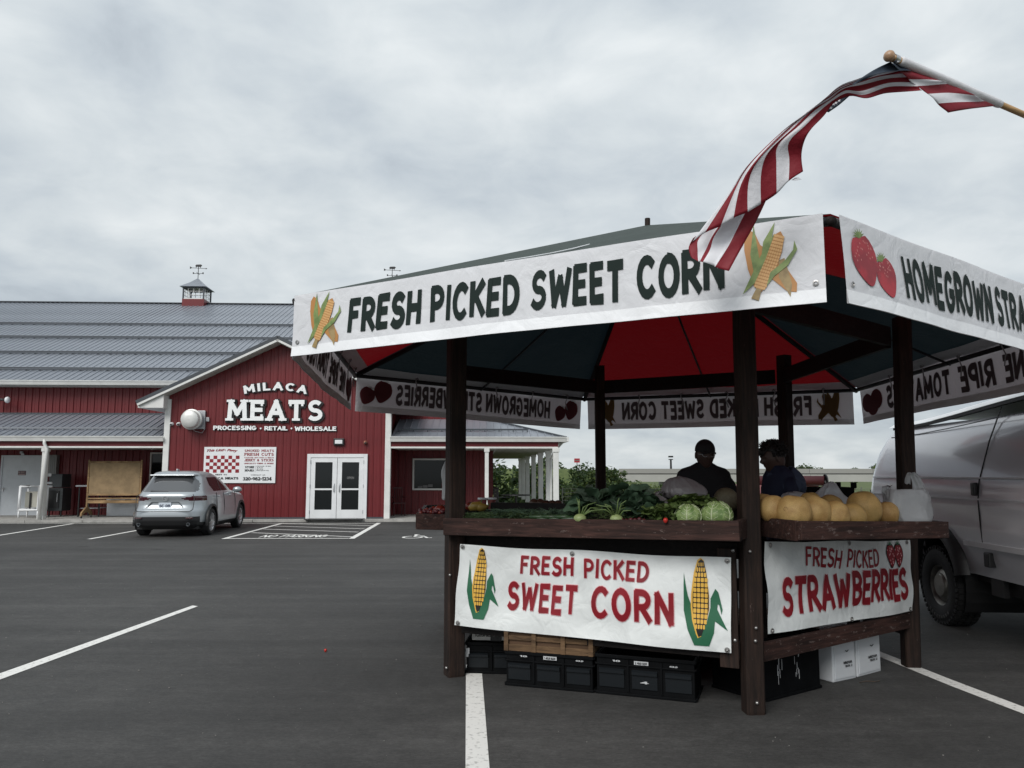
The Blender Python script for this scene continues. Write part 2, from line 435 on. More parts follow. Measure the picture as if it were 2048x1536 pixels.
# ------------------------------------------------------------------ stroke lettering
def arc(cx, cy, rx, ry, a0, a1, n=10):
    return [(cx + rx * cos(R(a0 + (a1 - a0) * i / n)), cy + ry * sin(R(a0 + (a1 - a0) * i / n))) for i in range(n + 1)]
GL = {
 'A': (.62, [[(0, 0), (.31, 1)], [(.31, 1), (.62, 0)], [(.11, .34), (.51, .34)]]),
 'B': (.5, [[(0, 0), (0, 1)], [(0, 1), (.2, 1)] + arc(.2, .76, .24, .24, 80, -80, 7) + [(0, .52)], [(0, .52), (.22, .52)] + arc(.22, .26, .28, .26, 80, -80, 7) + [(0, 0)]]),
 'C': (.54, [arc(.3, .5, .3, .5, 48, 312, 14)]),
 'D': (.54, [[(0, 0), (0, 1)], [(0, 1), (.16, 1)] + arc(.16, .5, .38, .5, 80, -80, 10) + [(0, 0)]]),
 'E': (.42, [[(0, 0), (0, 1)], [(0, 1), (.42, 1)], [(0, .52), (.36, .52)], [(0, 0), (.42, 0)]]),
 'F': (.42, [[(0, 0), (0, 1)], [(0, 1), (.42, 1)], [(0, .54), (.34, .54)]]),
 'G': (.58, [arc(.3, .5, .3, .5, 50, 345, 15), [(.34, .46), (.6, .46)]]),
 'H': (.5, [[(0, 0), (0, 1)], [(.5, 0), (.5, 1)], [(0, .5), (.5, .5)]]),
 'I': (.04, [[(.02, 0), (.02, 1)]]),
 'J': (.4, [[(.4, 1), (.4, .28)] + arc(.2, .24, .2, .24, 0, -170, 8)]),
 'K': (.5, [[(0, 0), (0, 1)], [(.48, 1), (.04, .45)], [(.16, .58), (.52, 0)]]),
 'L': (.4, [[(0, 0), (0, 1)], [(0, 0), (.4, 0)]]),
 'M': (.7, [[(0, 0), (.04, 1)], [(.04, 1), (.35, .3)], [(.35, .3), (.66, 1)], [(.66, 1), (.7, 0)]]),
 'N': (.54, [[(0, 0), (0, 1)], [(0, 1), (.54, 0)], [(.54, 0), (.54, 1)]]),
 'O': (.6, [arc(.3, .5, .3, .5, 90, 452, 20)]),
 'P': (.48, [[(0, 0), (0, 1)], [(0, 1), (.2, 1)] + arc(.2, .72, .28, .28, 80, -80, 8) + [(0, .44)]]),
 'R': (.5, [[(0, 0), (0, 1)], [(0, 1), (.2, 1)] + arc(.2, .73, .27, .27, 80, -80, 8) + [(0, .46)], [(.2, .46), (.52, 0)]]),
 'S': (.5, [arc(.26, .745, .23, .255, 35, 262, 10) + arc(.24, .245, .26, .255, 82, -145, 10)]),
 'T': (.54, [[(.27, 0), (.27, 1)], [(0, 1), (.54, 1)]]),
 'U': (.54, [[(0, 1), (0, .3)] + arc(.27, .28, .27, .28, 180, 360, 10) + [(.54, 1)]]),
 'V': (.58, [[(0, 1), (.29, 0)], [(.29, 0), (.58, 1)]]),
 'W': (.78, [[(0, 1), (.17, 0)], [(.17, 0), (.39, .8)], [(.39, .8), (.6, 0)], [(.6, 0), (.78, 1)]]),
 'X': (.54, [[(0, 0), (.54, 1)], [(0, 1), (.54, 0)]]),
 'Y': (.56, [[(0, 1), (.28, .5)], [(.56, 1), (.28, .5)], [(.28, .5), (.28, 0)]]),
 'Z': (.5, [[(0, 1), (.5, 1)], [(.5, 1), (0, 0)], [(0, 0), (.5, 0)]]),
 '0': (.5, [arc(.25, .5, .25, .5, 90, 452, 18)]),
 '1': (.2, [[(.14, 0), (.14, 1)], [(.14, 1), (0, .82)]]),
 '2': (.48, [arc(.24, .74, .23, .26, 165, -30, 9) + [(.0, 0)], [(0, 0), (.48, 0)]]),
 '3': (.46, [arc(.21, .75, .22, .25, 150, -85, 9), arc(.2, .25, .26, .26, 85, -150, 9)]),
 '4': (.5, [[(.38, 0), (.38, 1)], [(.38, 1), (0, .3)], [(0, .3), (.52, .3)]]),
 '7': (.46, [[(0, 1), (.46, 1)], [(.46, 1), (.15, 0)]]),
 '8': (.48, [arc(.24, .75, .2, .25, 90, 452, 14), arc(.24, .25, .24, .26, 90, 452, 14)]),
 '9': (.48, [arc(.24, .7, .24, .3, 90, 452, 14), [(.48, .7), (.44, .3), (.2, 0)]]),
 '5': (.46, [[(.44, 1), (.06, 1)], [(.06, 1), (.03, .55)], arc(.2, .3, .26, .3, 120, -150, 10)]),
 '&': (.6, [[(.6, 0), (.12, .7)] + arc(.26, .8, .16, .2, 200, -40, 8) + [(.06, .35)] + arc(.24, .22, .22, .22, 150, 330, 7) + [(.58, .45)]]),
 '-': (.3, [[(0, .45), (.3, .45)]]),
 '.': (.1, [[(.05, .38), (.05, .5)]]),
 '!': (.1, [[(.05, .32), (.05, 1)], [(.05, 0), (.05, .08)]]),
 "'": (.06, [[(.03, .75), (.03, 1)]]),
 ' ': (.28, []),
}
def ribbon(pts, w0, w1, cap):
    """outline strip for one brush stroke -> list of (left, right)"""
    k = len(pts); res = []
    P2 = [V((p[0], p[1])) for p in pts]
    for i in range(k):
        d = P2[min(i + 1, k - 1)] - P2[max(i - 1, 0)]
        d.normalize(); n = V((-d.y, d.x))
        w = lerp(w0, w1, i / (k - 1)) * (1 + 0.0)
        p = P2[i]
        if i == 0: p = p - d * cap
        if i == k - 1: p = p + d * cap
        res.append((p + n * w / 2, p - n * w / 2, d, w))
    return res
def text_strokes(txt, w, style='plain', sx=1.0, gap=0.2, seed=0):
    """-> (total width, [(list of ribbons per glyph)]) in units of cap height"""
    rg = random.Random(seed); x = 0; out = []
    for ch in txt:
        gw, st = GL[ch]; gl = []
        rot = rg.uniform(-.05, .05) if style == 'brush' else 0
        dy = rg.uniform(-.03, .03) if style == 'brush' else 0
        for pl in st:
            pts = [(x + p[0] * sx, p[1] * (1 - w) + w / 2) for p in pl]
            if len(pts) == 2:
                a, b = pts; pts = [(lerp(a[0], b[0], t), lerp(a[1], b[1], t)) for t in (0, .25, .5, .75, 1)]
            if rot: pts = [(p[0] + rot * (p[1] - .5), p[1] + dy) for p in pts]
            cw = w
            if style == 'brush':
                w0, w1 = cw * rg.uniform(.88, 1.12), cw * rg.uniform(.88, 1.12); cap = w * .30
            else: w0 = w1 = cw; cap = w * .5 if len(pl) == 2 else w * .12
            gl.append(ribbon(pts, w0, w1, cap))
            if style == 'slab' and len(pl) == 2:
                for e in (0, 1):
                    px_, py_ = pl[e]; dx_, dy_ = pl[1 - e][0] - px_, pl[1 - e][1] - py_
                    if abs(dy_) > abs(dx_) * .8 and (py_ < .02 or py_ > .98) and not (ch == 'A' and py_ > .5) and not (ch == 'W' and py_ < .5) and not (ch in 'T7' and py_ > .5) and not (ch == 'N' and py_ < .5 and px_ > .3):
                        bx = x + px_ * sx; by = py_ * (1 - w) + w / 2 + (w * .22 if py_ > .5 else -w * .22)
                        hw = w * .95
                        gl.append(ribbon([(bx - hw, by), (bx, by), (bx + hw, by)], w * .55, w * .55, 0))
                    if abs(dx_) > abs(dy_) and ch in 'EFTLZ27' and (py_ < .02 or py_ > .98) and ((ch == 'T') or px_ > .2):
                        bx = x + px_ * sx; by = py_ * (1 - w) + w / 2
                        s_ = -1 if py_ > .5 else 1
                        gl.append(ribbon([(bx, by - s_ * w * .3), (bx, by + s_ * w * .5), (bx, by + s_ * w * 1.0)], w * .6, w * .5, 0))
        out.append(gl); x += gw * sx + gap
    return x - gap, out
def put_text(mb, txt, fn, x0, x1, y0, y1, w=.17, style='plain', m=0, gap=.2, off=0.004, seed=0, back=None, fit=True, halo=None, hw=.05, sx=1.0, dstep=0.00025):
    """lay text in the box (x0..x1, y0..y1) of a surface fn(x, y, lift)"""
    tw, gls = text_strokes(txt, w, style, sx, gap, seed)
    H = y1 - y0; S = (x1 - x0) / (tw + w) if fit else H
    k = 0
    for gl in gls:
        for rb in gl:
            k += 1
            def emit(mm, grow, lf):
                o = len(mb.v)
                for i, (a, b, d, ww) in enumerate(rb):
                    n = (a - b); n = n / max(n.length, 1e-6)
                    e = d * (grow * (-1 if i == 0 else (1 if i == len(rb) - 1 else 0)))
                    for q in (a + n * grow + e, b - n * grow + e):
                        mb.v.append(tuple(fn(x0 + (q.x + w / 2) * S, y0 + q.y * H, lf)))
                for i in range(len(rb) - 1):
                    mb.f.append((o + 2 * i, o + 2 * i + 1, o + 2 * i + 3, o + 2 * i + 2)); mb.mi.append(mm)
            if halo is not None: emit(halo, hw, off + (k % 9) * dstep)
            emit(m, 0, off + (0.0025 if halo is not None else 0) + (k % 9) * dstep)
            if back is not None: emit(back, 0, -off - (k % 9) * dstep)
def poly(mb, pts, fn, m, off, mx=.035):
    """flat shape laid on a curved sheet: cut into small triangles so that it follows the cloth"""
    from mathutils.geometry import tessellate_polygon
    tri = tessellate_polygon([[V((p[0], p[1], 0)) for p in pts]])
    vs = [tuple(p) for p in pts]; cache = {}
    def mid(a, b):
        k = (min(a, b), max(a, b))
        if k not in cache: cache[k] = len(vs); vs.append(((vs[a][0] + vs[b][0]) / 2, (vs[a][1] + vs[b][1]) / 2))
        return cache[k]
    work = [tuple(t) for t in tri]; out = []
    while work:
        a, b, c = work.pop()
        l = [(math.dist(vs[a], vs[b]), a, b, c), (math.dist(vs[b], vs[c]), b, c, a), (math.dist(vs[c], vs[a]), c, a, b)]
        d, p, q, r = max(l)
        if d > mx: m_ = mid(p, q); work += [(p, m_, r), (m_, q, r)]
        else: out.append((a, b, c))
    mb.add([fn(p[0], p[1], off) for p in vs], out, m)
def letters3d(parent, txt, fn, S, x0, y0, w, style, depth, gap, sx=1.0, seed=0, place=None, bk=.07):
    """solid wall letters: one object each, white face with a black backing plate proud of the wall"""
    tw, gls = text_strokes(txt, w, style, sx, gap, seed)
    for ch, gl in zip(txt, gls):
        if not gl: continue
        mb = MB(); k = 0
        for rb in gl:
            k += 1
            for (m, grow, l0, l1) in ((1, bk, 0.02 + k * .0011, depth * .5), (0, 0, depth * .5 - .004, depth + k * .0011)):
                o = len(mb.v); nn = len(rb)
                for i, (a, b, d, ww) in enumerate(rb):
                    n = (a - b); n = n / max(n.length, 1e-6)
                    e = d * (grow * (-1 if i == 0 else (1 if i == nn - 1 else 0)))
                    for q in (a + n * grow + e, b - n * grow + e):
                        sh = 0.035 if m == 1 else 0
                        X_, Y_ = (x0 + (q.x + sh) * S, y0 + (q.y - sh) * S) if place is None else place((q.x + sh), (q.y - sh))
                        mb.v.append(tuple(fn(X_, Y_, l0))); mb.v.append(tuple(fn(X_, Y_, l1)))
                def F(*ids): mb.f.append(tuple(o + i for i in ids)); mb.mi.append(m)
                for i in range(nn - 1):
                    p, q = 4 * i, 4 * i + 4
                    F(p + 1, p + 3, q + 3, q + 1); F(p, q, q + 2, p + 2); F(p, p + 1, q + 1, q); F(p + 2, q + 2, q + 3, p + 3)
                F(0, 2, 3, 1); e = 4 * (nn - 1); F(e, e + 1, e + 3, e + 2)
        mb.build('letter', ['letter_white', 'letter_black'], parent)

# ================================================================== SETTING
def quad_sheet(name, pts, z, m, kind='structure'):
    mb = MB(); mb.add([(p[0], p[1], z) for p in pts], [tuple(range(len(pts)))])
    return mb.build(name, m, kind=kind)
# terrain: falls away beyond the lot, rises again as the two ramps of the overpass
BY = 110.0
def smooth(a, b, x):
    t = max(0, min(1, (x - a) / (b - a))); return t * t * (3 - 2 * t)
def hgt(x, y):
    z = -0.07 - 4.4 * smooth(34, 74, y) - 0.05
    if x > 9: z -= 0
    for (x0, x1) in ((-200, 8.5), (66, 300)):
        ex = max(x0 - x, x - x1, 0) / 9.0
        ey = max(abs(y - BY) - 7, 0) / 13.0
        e = max(0, 1 - math.hypot(ex, ey))
        z = max(z, -4.5 + 6.3 * smooth(0, 1, e)) if y > 60 else z
    z += 0.25 * sin(x * .13 + y * .07) * smooth(40, 70, y)
    return z
xs = [-900, -400, -200, -120] + [-80 + 4 * i for i in range(50)] + [125, 140, 160, 200, 300, 500, 1200]
ys = [-60, -20, 0, 10, 20, 28, 34] + [38 + 4 * i for i in range(32)] + [175, 200, 260, 400, 800, 1600, 4000]
mb = MB(); 
for y in ys:
    for x in xs: mb.v.append((x, y, hgt(x, y)))
nx = len(xs)
for j in range(len(ys) - 1):
    for i in range(nx - 1): mb.f.append((j * nx + i, j * nx + i + 1, (j + 1) * nx + i + 1, (j + 1) * nx + i)); mb.mi.append(0)
g = mb.build('ground', 'grass_green', smooth=True, kind='structure')

WA = math.atan(0.0416)
U = V((cos(WA), sin(WA), 0)); D = V((-sin(WA), cos(WA), 0)); ZZ = V((0, 0, 1))
WB = 0.08
_b = P(553, 1036, 26.0); OW = V((_b.x, _b.y, 0))
def W(u, v, z): return OW + U * u + D * v + ZZ * z
def onW(px, py, v=0.0):
    p = RP(px, py, OW + D * v, D) - OW
    return p.dot(U), p.z
def uW(px, v=0.0): return onW(px, 943, v)[0]

lot = [(-70, -25), (12.0, -25), (8.6, 3), (7.2, 9.2), (6.1, 12.6), (5.0, 18), (4.2, 25.4)]
lotL = W(-40, -0.43, 0); lotR = W(12.2, -0.43, 0)
mb = MB(); mb.add([(x, y, 0) for x, y in lot[:-1]] + [(lotR.x, lotR.y, 0), (lotL.x, lotL.y, 0)], [tuple(range(len(lot) + 1))])
lo = mb.build('parking_lot', 'asphalt', kind='structure')
# kerb of the right-hand edge: dark edging
mb = MB()
for a, b in zip(lot[1:], lot[2:]): mb.bar((a[0] + .08, a[1], .03), (b[0] + .08, b[1], .03), .15, .12)
mb.build('kerb', 'concrete_old', kind='structure')
# walk along the shop front, poured in slabs
mb = MB(); mb.box(W(-13.5, 2.2, -0.06), (53, 5.3, .1), (U, D, ZZ)); mb.build('pavement_base', 'concrete_old', kind='structure')
sw = thing('pavement', 'pale concrete walk with joints along the front of the red shop', 'pavement', W(0, -.4, 0)); sw['kind'] = 'structure'
slab = None
for i in range(20):
    u = -22.5 + i * 1.82
    m_ = MB(); m_.box(W(u + .9, 2.12, WB / 2 - .02), (1.80, 5.08, WB + .04), (U, D, ZZ)); m_.build('slab', 'concrete', sw)

def stripe(name, pts, m='white_paint', z=0.004):
    o = quad_sheet(name, [G(*p) for p in pts], z, m); o['kind'] = 'structure'; return o
stripe('parking_line', [(0 - 120, 1391), (0, 1347.5), (385, 1211.5), (396, 1213), (0, 1360), (-120, 1404)])
stripe('parking_line', [(932, 1330), (964, 1330), (964, 1348), (979, 1536), (985, 1640), (927, 1640), (931, 1536)])
stripe('parking_line', [(1700, 1285), (1712, 1283), (1763, 1305), (1905, 1361), (2048, 1415), (2250, 1492), (2250, 1508), (2048, 1429), (1905, 1374), (1763, 1316)])
def fline(a, b, wpx, z=0.004):
    A, B = G(*a), G(*b); d = (B - A).normalized(); n = V((-d.y, d.x, 0)) * (wpx / 2)
    o = quad_sheet('parking_line', [A + n, A - n, B - n, B + n], z, 'white_paint'); return o
fline((-300, 1118), (146, 1047.5), .11)
fline((178, 1078.5), (345, 1048), .11)
fline((447, 1078), (565, 1046.5), .12)
fline((703, 1077.5), (758, 1046), .14)
fline((452, 1077.6), (697, 1077.2), .12, .008)
fline((-400, 1047.6), (750, 1047.2), .10, .008)
for a, b in (((566, 1047.5), (744, 1051.5)), ((549, 1052.5), (729, 1058)), ((527, 1058.5), (717, 1064.5)), ((504, 1065.7), (706, 1074))):
    fline(a, b, .10, .006)
# NO PARKING, painted on the asphalt
A_, B_, C_ = G(516, 1075.6), G(648, 1075.2), G(516, 1071.0)
ex = (B_ - A_).normalized(); ey = V((-ex.y, ex.x, 0)); Wd = (B_ - A_).length; Hd = (C_ - A_).length
mb = MB(); put_text(mb, 'NO PARKING', lambda x, y, l: A_ + ex * x + ey * y + ZZ * (0.010 + l), 0, Wd, 0, Hd * 1.0, w=.16, off=0.0, dstep=.0004)
mb.build('painted_lettering', 'white_paint', kind='structure')
# wheelchair mark
A_ = G(795, 1077); B_ = G(858, 1077); k_ = (B_ - A_).length
def isa(x, y, l): return A_ + V((x * k_, y * k_ * 1.35, 0.004 + l))
mb = MB()
def strk(pts, w, k=[0]):
    rb = ribbon(pts, w, w, w * .4); o = len(mb.v); k[0] += 1
    for a, b, d, ww in rb:
        for q in (a, b): mb.v.append(tuple(isa(q.x, q.y, .0006 * k[0])))
    for i in range(len(rb) - 1): mb.f.append((o + 2 * i, o + 2 * i + 1, o + 2 * i + 3, o + 2 * i + 2)); mb.mi.append(0)
strk(arc(.42, .34, .3, .3, 110, 370, 16), .085)
strk([(.44, .92), (.46, .5), (.78, .5), (.93, .14), (1.03, .17)], .10)
strk([(.46, .74), (.72, .74)], .08)
strk(arc(.45, 1.06, .05, .05, 0, 360, 8), .1)
mb.build('painted_symbol', 'white_paint', kind='structure')
# darker patch of asphalt beside the stand and some litter
o = thing('strawberry', 'single red strawberry dropped on the empty asphalt', 'strawberry', G(651, 1304))
def berry(mb, c, s, m=0):
    mb.ball(c, s, 14, 10, m, fn=lambda p, d: V((p.x * (1 + .25 * d.z), p.y * (1 + .25 * d.z), p.z * 1.2)))
mb = MB(); berry(mb, G(651, 1304) + V((0, 0, .014)), .013); mb.build('fruit', mat('berry', (.5, .03, .02), .35, var=.2, vs=60), o, True)
mb = MB()
for k in range(6):
    a = k * pi / 3; c = G(651, 1304) + V((0, 0, .031)); mb.add([c, c + V((cos(a) * .012, sin(a) * .012, .001)), c + V((cos(a + .5) * .006, sin(a + .5) * .006, .004))], [(0, 1, 2)])
mb.build('calyx', 'leaf_mid', o)

# ------------------------------------------------------------------ the shop
shop = thing('butcher_shop', 'long red ribbed steel shop with grey metal roof, gabled front and porches', 'shop building', W(0, 0, 0))
def panel_mesh(name, wd_, ln, rib=.032, cuts=None):
    """one sheet of ribbed steel: local x across, y along, z out; the rib stands on the left edge"""
    me = bpy.data.meshes.new(name)
    pr = [(0, 0), (.010, rib), (.042, rib), (.054, 0), (wd_ * .52, .0), (wd_ * .54, rib * .22), (wd_ * .60, rib * .22), (wd_ * .62, 0), (wd_ - .0015, 0)]
    vs = [(x, y, z) for y in (0, ln) for x, z in pr] + [(pr[-1][0], y, -.006) for y in (0, ln)]
    n = len(pr); fs = [(i, i + 1, n + i + 1, n + i) for i in range(n - 1)] + [(n - 1, 2 * n, 2 * n + 1, 2 * n - 1)]
    me.from_pydata(vs, [], fs); return me
def put_panel(name, me, m, parent, origin, X, Y, Z):
    if not me.materials: me.materials.append(M[m])
    ob = bpy.data.objects.new(name, me); col.objects.link(ob)
    ob.parent = parent; ob.matrix_parent_inverse = WM[parent.name].inverted()
    mt = Matrix((X, Y, Z)).transposed().to_4x4(); mt.translation = origin
    ob.matrix_basis = mt
    return ob
PW = .25
NEG = -D
# heights measured on the photograph
GL_, GR_ = uW(332), uW(774)
ux, za = onW(555, 673, -.5); ul, zl = onW(272, 803, -.5); 
GC = (GL_ + GR_) / 2
slope_g = (za - zl) / (GC - ul)
def gz(u): return za - abs(u - GC) * slope_g      # roof top line of the front gable
v_main = 2.6
# siding: front gable
n = int(round((GR_ - GL_) / PW))
pw = (GR_ - GL_) / n
for i in range(n):
    u0 = GL_ + i * pw
    me = bpy.data.meshes.new('siding_panel'); pr = [(0, 0), (.012, .02), (.040, .02), (.052, 0), (pw * .5, 0), (pw * .53, .005), (pw * .6, .005), (pw * .63, 0), (pw - .0015, 0)]
    vs = [(x, WB, z) for x, z in pr] + [(x, gz(u0 + x) - .16, z) for x, z in pr]
    k = len(pr); me.from_pydata(vs, [], [(j, j + 1, k + j + 1, k + j) for j in range(k - 1)])
    o = OW + U * u0
    put_panel('siding_panel', me, 'red_steel', shop, V((o.x, o.y, 0)), U, ZZ, NEG)
mb = MB()     # wall body behind the sheets, so that the shop is solid
mb.prism([(GL_, WB), (GR_, WB), (GR_, gz(GR_) - .17), (GC, za - .17), (GL_, gz(GL_) - .17)], W(0, .012, 0), U, ZZ, D * (v_main - .03))
mb.build('wall', 'red_steel', shop)
# main barn wall, upper strip + porch back walls
e_u, e_z = onW(160, 762, v_main - .5)
EZ = e_z
UL, UR = -21.5, 12.0
UR_main = uW(992, v_main)
mb = MB(); mb.box(W((UL + UR_main - .4) / 2, v_main + .35, (EZ + .1 + WB) / 2), (UR_main - .4 - UL, .6, EZ + .1 - WB), (U, D, ZZ)); mb.build('wall', 'red_steel', shop)
me_full = panel_mesh('siding_panel', PW, EZ - WB)
ul_ = uW(970, v_main)
u = UL
while u < ul_ - .1:
    if not (GL_ < u < GR_ - .3):
        o = W(u, v_main, WB); put_panel('siding_panel', me_full, 'red_steel', shop, o, U, ZZ, NEG)
    u += PW
# corner boards
for uu in (GL_ - .02, GR_ + .02):
    mb = MB(); mb.box(W(uu, .05, (gz(uu) - .3 + WB) / 2), (.19, .22, gz(uu) - .3 - WB), (U, D, ZZ)); mb.build('corner_trim', 'white_trim', shop, bevel=.006)
mb = MB(); mb.box(W(GC, -.035, WB + .03), (GR_ - GL_ - .2, .03, .05), (U, D, ZZ)); mb.build('base_trim', 'roof_trim', shop)
# gable roof: two slopes of ribbed sheets, rake boards, soffits
for sgn in (-1, 1):
    dr = (U * sgn - ZZ * slope_g).normalized(); ln = (GC - ul) * math.sqrt(1 + slope_g ** 2)
    nz = D.cross(dr) if sgn < 0 else dr.cross(D); nz.normalize()
    if nz.z < 0: nz = -nz
    top0 = W(GC, -.5, za)
    me = panel_mesh('roof_panel', PW, ln)
    for i in range(30):
        o = top0 + D * (i * PW) + nz * .012
        X_, Y_ = D, dr
        if X_.cross(Y_).dot(nz) < 0:
            o = o + D * PW; X_ = -D
        put_panel('roof_panel', me, 'roof_steel', shop, o, X_, Y_, nz)
    mb = MB(); mb.box(top0 + dr * ln / 2 + D * 3.75 - nz * .03, (ln, 7.4, .05), (dr, D, nz)); mb.build('roof_deck', 'roof_trim', shop)
    mb = MB(); mb.box(top0 + dr * ln / 2 - D * .012 - nz * .02, (ln, .03, .11), (dr, D, nz)); mb.build('rake_trim', 'roof_trim', shop)
    mb = MB(); mb.box(top0 + dr * ln / 2 - D * .006 - nz * .115, (ln, .035, .07), (dr, D, nz)); mb.build('rake_board', 'white_trim', shop)
    mb = MB(); mb.box(top0 + dr * ln / 2 + D * .26 - nz * .155, (ln, .48, .02), (dr, D, nz)); mb.build('soffit', 'soffit', shop)
    # boxed eave end
    tip = top0 + dr * ln
    e0 = GL_ if sgn < 0 else GR_
    mb = MB(); zz = gz(e0) - .22
    mb.prism([(0, 0), (abs(tip.dot(U) - (OW + U * e0).dot(U)) - .06, -.02), (abs(tip.dot(U) - (OW + U * e0).dot(U)) - .06, .04)] if False else [(0.02, zl - .20), (GL_ - ul - .04, zl - .20), (GL_ - ul - .04, zl - .12), (0.02, gz(GL_) - .2)],
             W(e0, -.44, 0), U * sgn, ZZ, D * 3.0); mb.build('eave_return', 'white_trim', shop)
# main roof
def zroof(v): return EZ + .43 * (v - (v_main - .5))
vr = 11.8
for _ in range(60):
    uu, zz = onW(480, 609, vr)
    vr += (zz - zroof(vr)) * .5 / .43 * .6
ZR = zroof(vr)
v_e = v_main - .5
sl = math.hypot(vr - v_e, ZR - EZ); dr = (D * (vr - v_e) + ZZ * (ZR - EZ)).normalized(); nr = U.cross(dr).normalized()
me = panel_mesh('roof_panel', PW, sl)
i = 0; u = UL - .2
while u < UR_main:
    put_panel('roof_panel', me, 'roof_steel', shop, W(u, v_e, EZ) + nr * .01, U, dr, nr); u += PW
mb = MB(); mb.box(W((UL + UR_main) / 2, v_e, EZ) + dr * sl / 2 - nr * .05, (UR_main - UL + .3, sl, .07), (U, dr, nr)); mb.build('roof_deck', 'roof_trim', shop)
dr2 = (D * (vr - v_e) - ZZ * (ZR - EZ)).normalized(); nr2 = U.cross(dr2).normalized()
mb = MB(); mb.box(W((UL + UR_main) / 2, vr, ZR) + dr2 * sl / 2, (UR_main - UL + .3, sl, .07), (U, dr2, nr2)); mb.build('roof_deck', 'roof_steel', shop)
mb = MB()
mb.prism([(v_main + .6, WB), (2 * vr - v_main - .3, WB), (2 * vr - v_main - .3, EZ), (vr, ZR - .12), (v_main + .6, EZ + .2)], W(UL, 0, 0), D, ZZ, U * .2)
mb.prism([(v_main + .6, WB), (2 * vr - v_main - .3, WB), (2 * vr - v_main - .3, EZ), (vr, ZR - .12), (v_main + .6, EZ + .2)], W(UR_main - .3, 0, 0), D, ZZ, U * .2)
mb.build('end_wall', 'red_steel', shop)
mb = MB(); mb.box(W((UL + UR_main) / 2, vr, ZR + .03), (UR_main - UL + .3, .32, .05), (U, D, ZZ)); mb.build('ridge_cap', 'roof_trim', shop, bevel=.01)
# gutters
def gutter(u0, u1, v, z, h=.15):
    mb = MB(); pr = [(-.0, 0), (-.0, -h), (.10, -h), (.13, -h * .4), (.16, -.01), (.16, .01), (.145, .01), (.13, -.03), (.02, -.03), (.02, 0)]
    mb.prism([(-a, b) for a, b in pr], W(u0, v, z), D, ZZ, U * (u1 - u0)); return mb.build('gutter', 'white_trim', shop)
gutter(UL, GL_ + 1.2, v_e, EZ - .0)
mb = MB(); mb.box(W((UL + GL_ + 2) / 2, v_main - .24, EZ - .17), (GL_ + 2 - UL, .48, .03), (U, D, ZZ)); mb.build('soffit', 'soffit', shop)
# snow rails on the main roof
n_rail = 0
for yy in (649, 676, 707, 740, 749):
    p = RP(20, yy, W(0, v_e, EZ), nr) - W(0, v_e, EZ); t = p.dot(dr)
    if yy == 749: continue
    mb = MB(); c = W((UL + UR_main) / 2, v_e, EZ) + dr * t
    mb.box(c + nr * .10, (UR_main - UL, .05, .05), (U, dr, nr)); mb.box(c + nr * .065 - dr * .10, (UR_main - UL, .05, .05), (U, dr, nr))
    k = UL + .1
    while k < UR_main: mb.box(W(k, v_e, EZ) + dr * (t - .04) + nr * .045, (.03, .2, .09), (U, dr, nr)); k += .5
    mb.build('snow_rail', 'snow_rail', shop)
# left porch
_, PZ = onW(160, 874, -.05)
_, PT = onW(160, 829, v_main)
_, SZ = onW(160, 896, 0)
plen = math.hypot(v_main + .05, PT - PZ); pd = (D * (v_main + .05) + ZZ * (PT - PZ)).normalized(); pn = U.cross(pd).normalized()
me = panel_mesh('roof_panel', PW, plen); u = UL
while u < GL_ - .1:
    put_panel('roof_panel', me, 'roof_steel', shop, W(u, -.05, PZ) + pn * .01, U, pd, pn); u += PW
mb = MB(); mb.box(W((UL + GL_) / 2, -.05, PZ) + pd * plen / 2 - pn * .05, (GL_ - UL - .04, plen, .07), (U, pd, pn)); mb.build('roof_deck', 'roof_trim', shop)
mb = MB(); mb.box(W((UL + GL_) / 2, -.05, PZ) + pd * (plen * .28) + pn * .07, (GL_ - UL - .1, .05, .05), (U, pd, pn))
k = UL
while k < GL_ - .2: mb.box(W(k, -.05, PZ) + pd * plen * .28 + pn * .035, (.03, .1, .07), (U, pd, pn)); k += .5
mb.build('snow_rail', 'galvanised', shop)
mb = MB(); mb.box(W((UL + GL_) / 2, v_main - .03, PT + .03), (GL_ - UL, .05, .06), (U, D, ZZ)); mb.build('flashing', 'roof_trim', shop)
gutter(UL, GL_ - .09, -.05, PZ + .02, .16)
def porch_front(u0, u1):
    mb = MB(); mb.box(W((u0 + u1) / 2, .02, (PZ - .12 + SZ) / 2), (u1 - u0, .06, PZ - .12 - SZ), (U, D, ZZ)); mb.build('fascia', 'red_steel', shop)
    mb = MB(); mb.box(W((u0 + u1) / 2, .0, SZ + .03), (u1 - u0, .13, .06), (U, D, ZZ)); mb.build('beam_trim', 'white_trim', shop, bevel=.005)
porch_front(UL, GL_ - .1)
def soffit_boards(u0, u1, v0, v1, step=.30, name='soffit_board'):
    me = bpy.data.meshes.new(name); me.from_pydata([(0, 0, 0), (step - .012, 0, 0), (step - .012, 1, 0), (0, 1, 0), (0, 0, .012), (step - .012, 0, .012), (step - .012, 1, .012), (0, 1, .012)], [], [(3, 2, 1, 0), (4, 5, 6, 7), (0, 1, 5, 4), (1, 2, 6, 5), (2, 3, 7, 6), (3, 0, 4, 7)])
    u = u0
    while u < u1 - .05:
        ob = put_panel(name, me, 'soffit', shop, W(u, v0, SZ + .01), U, D * (v1 - v0), ZZ); u += step
soffit_boards(UL, GL_ - .1, .07, v_main - .03, 0.4)
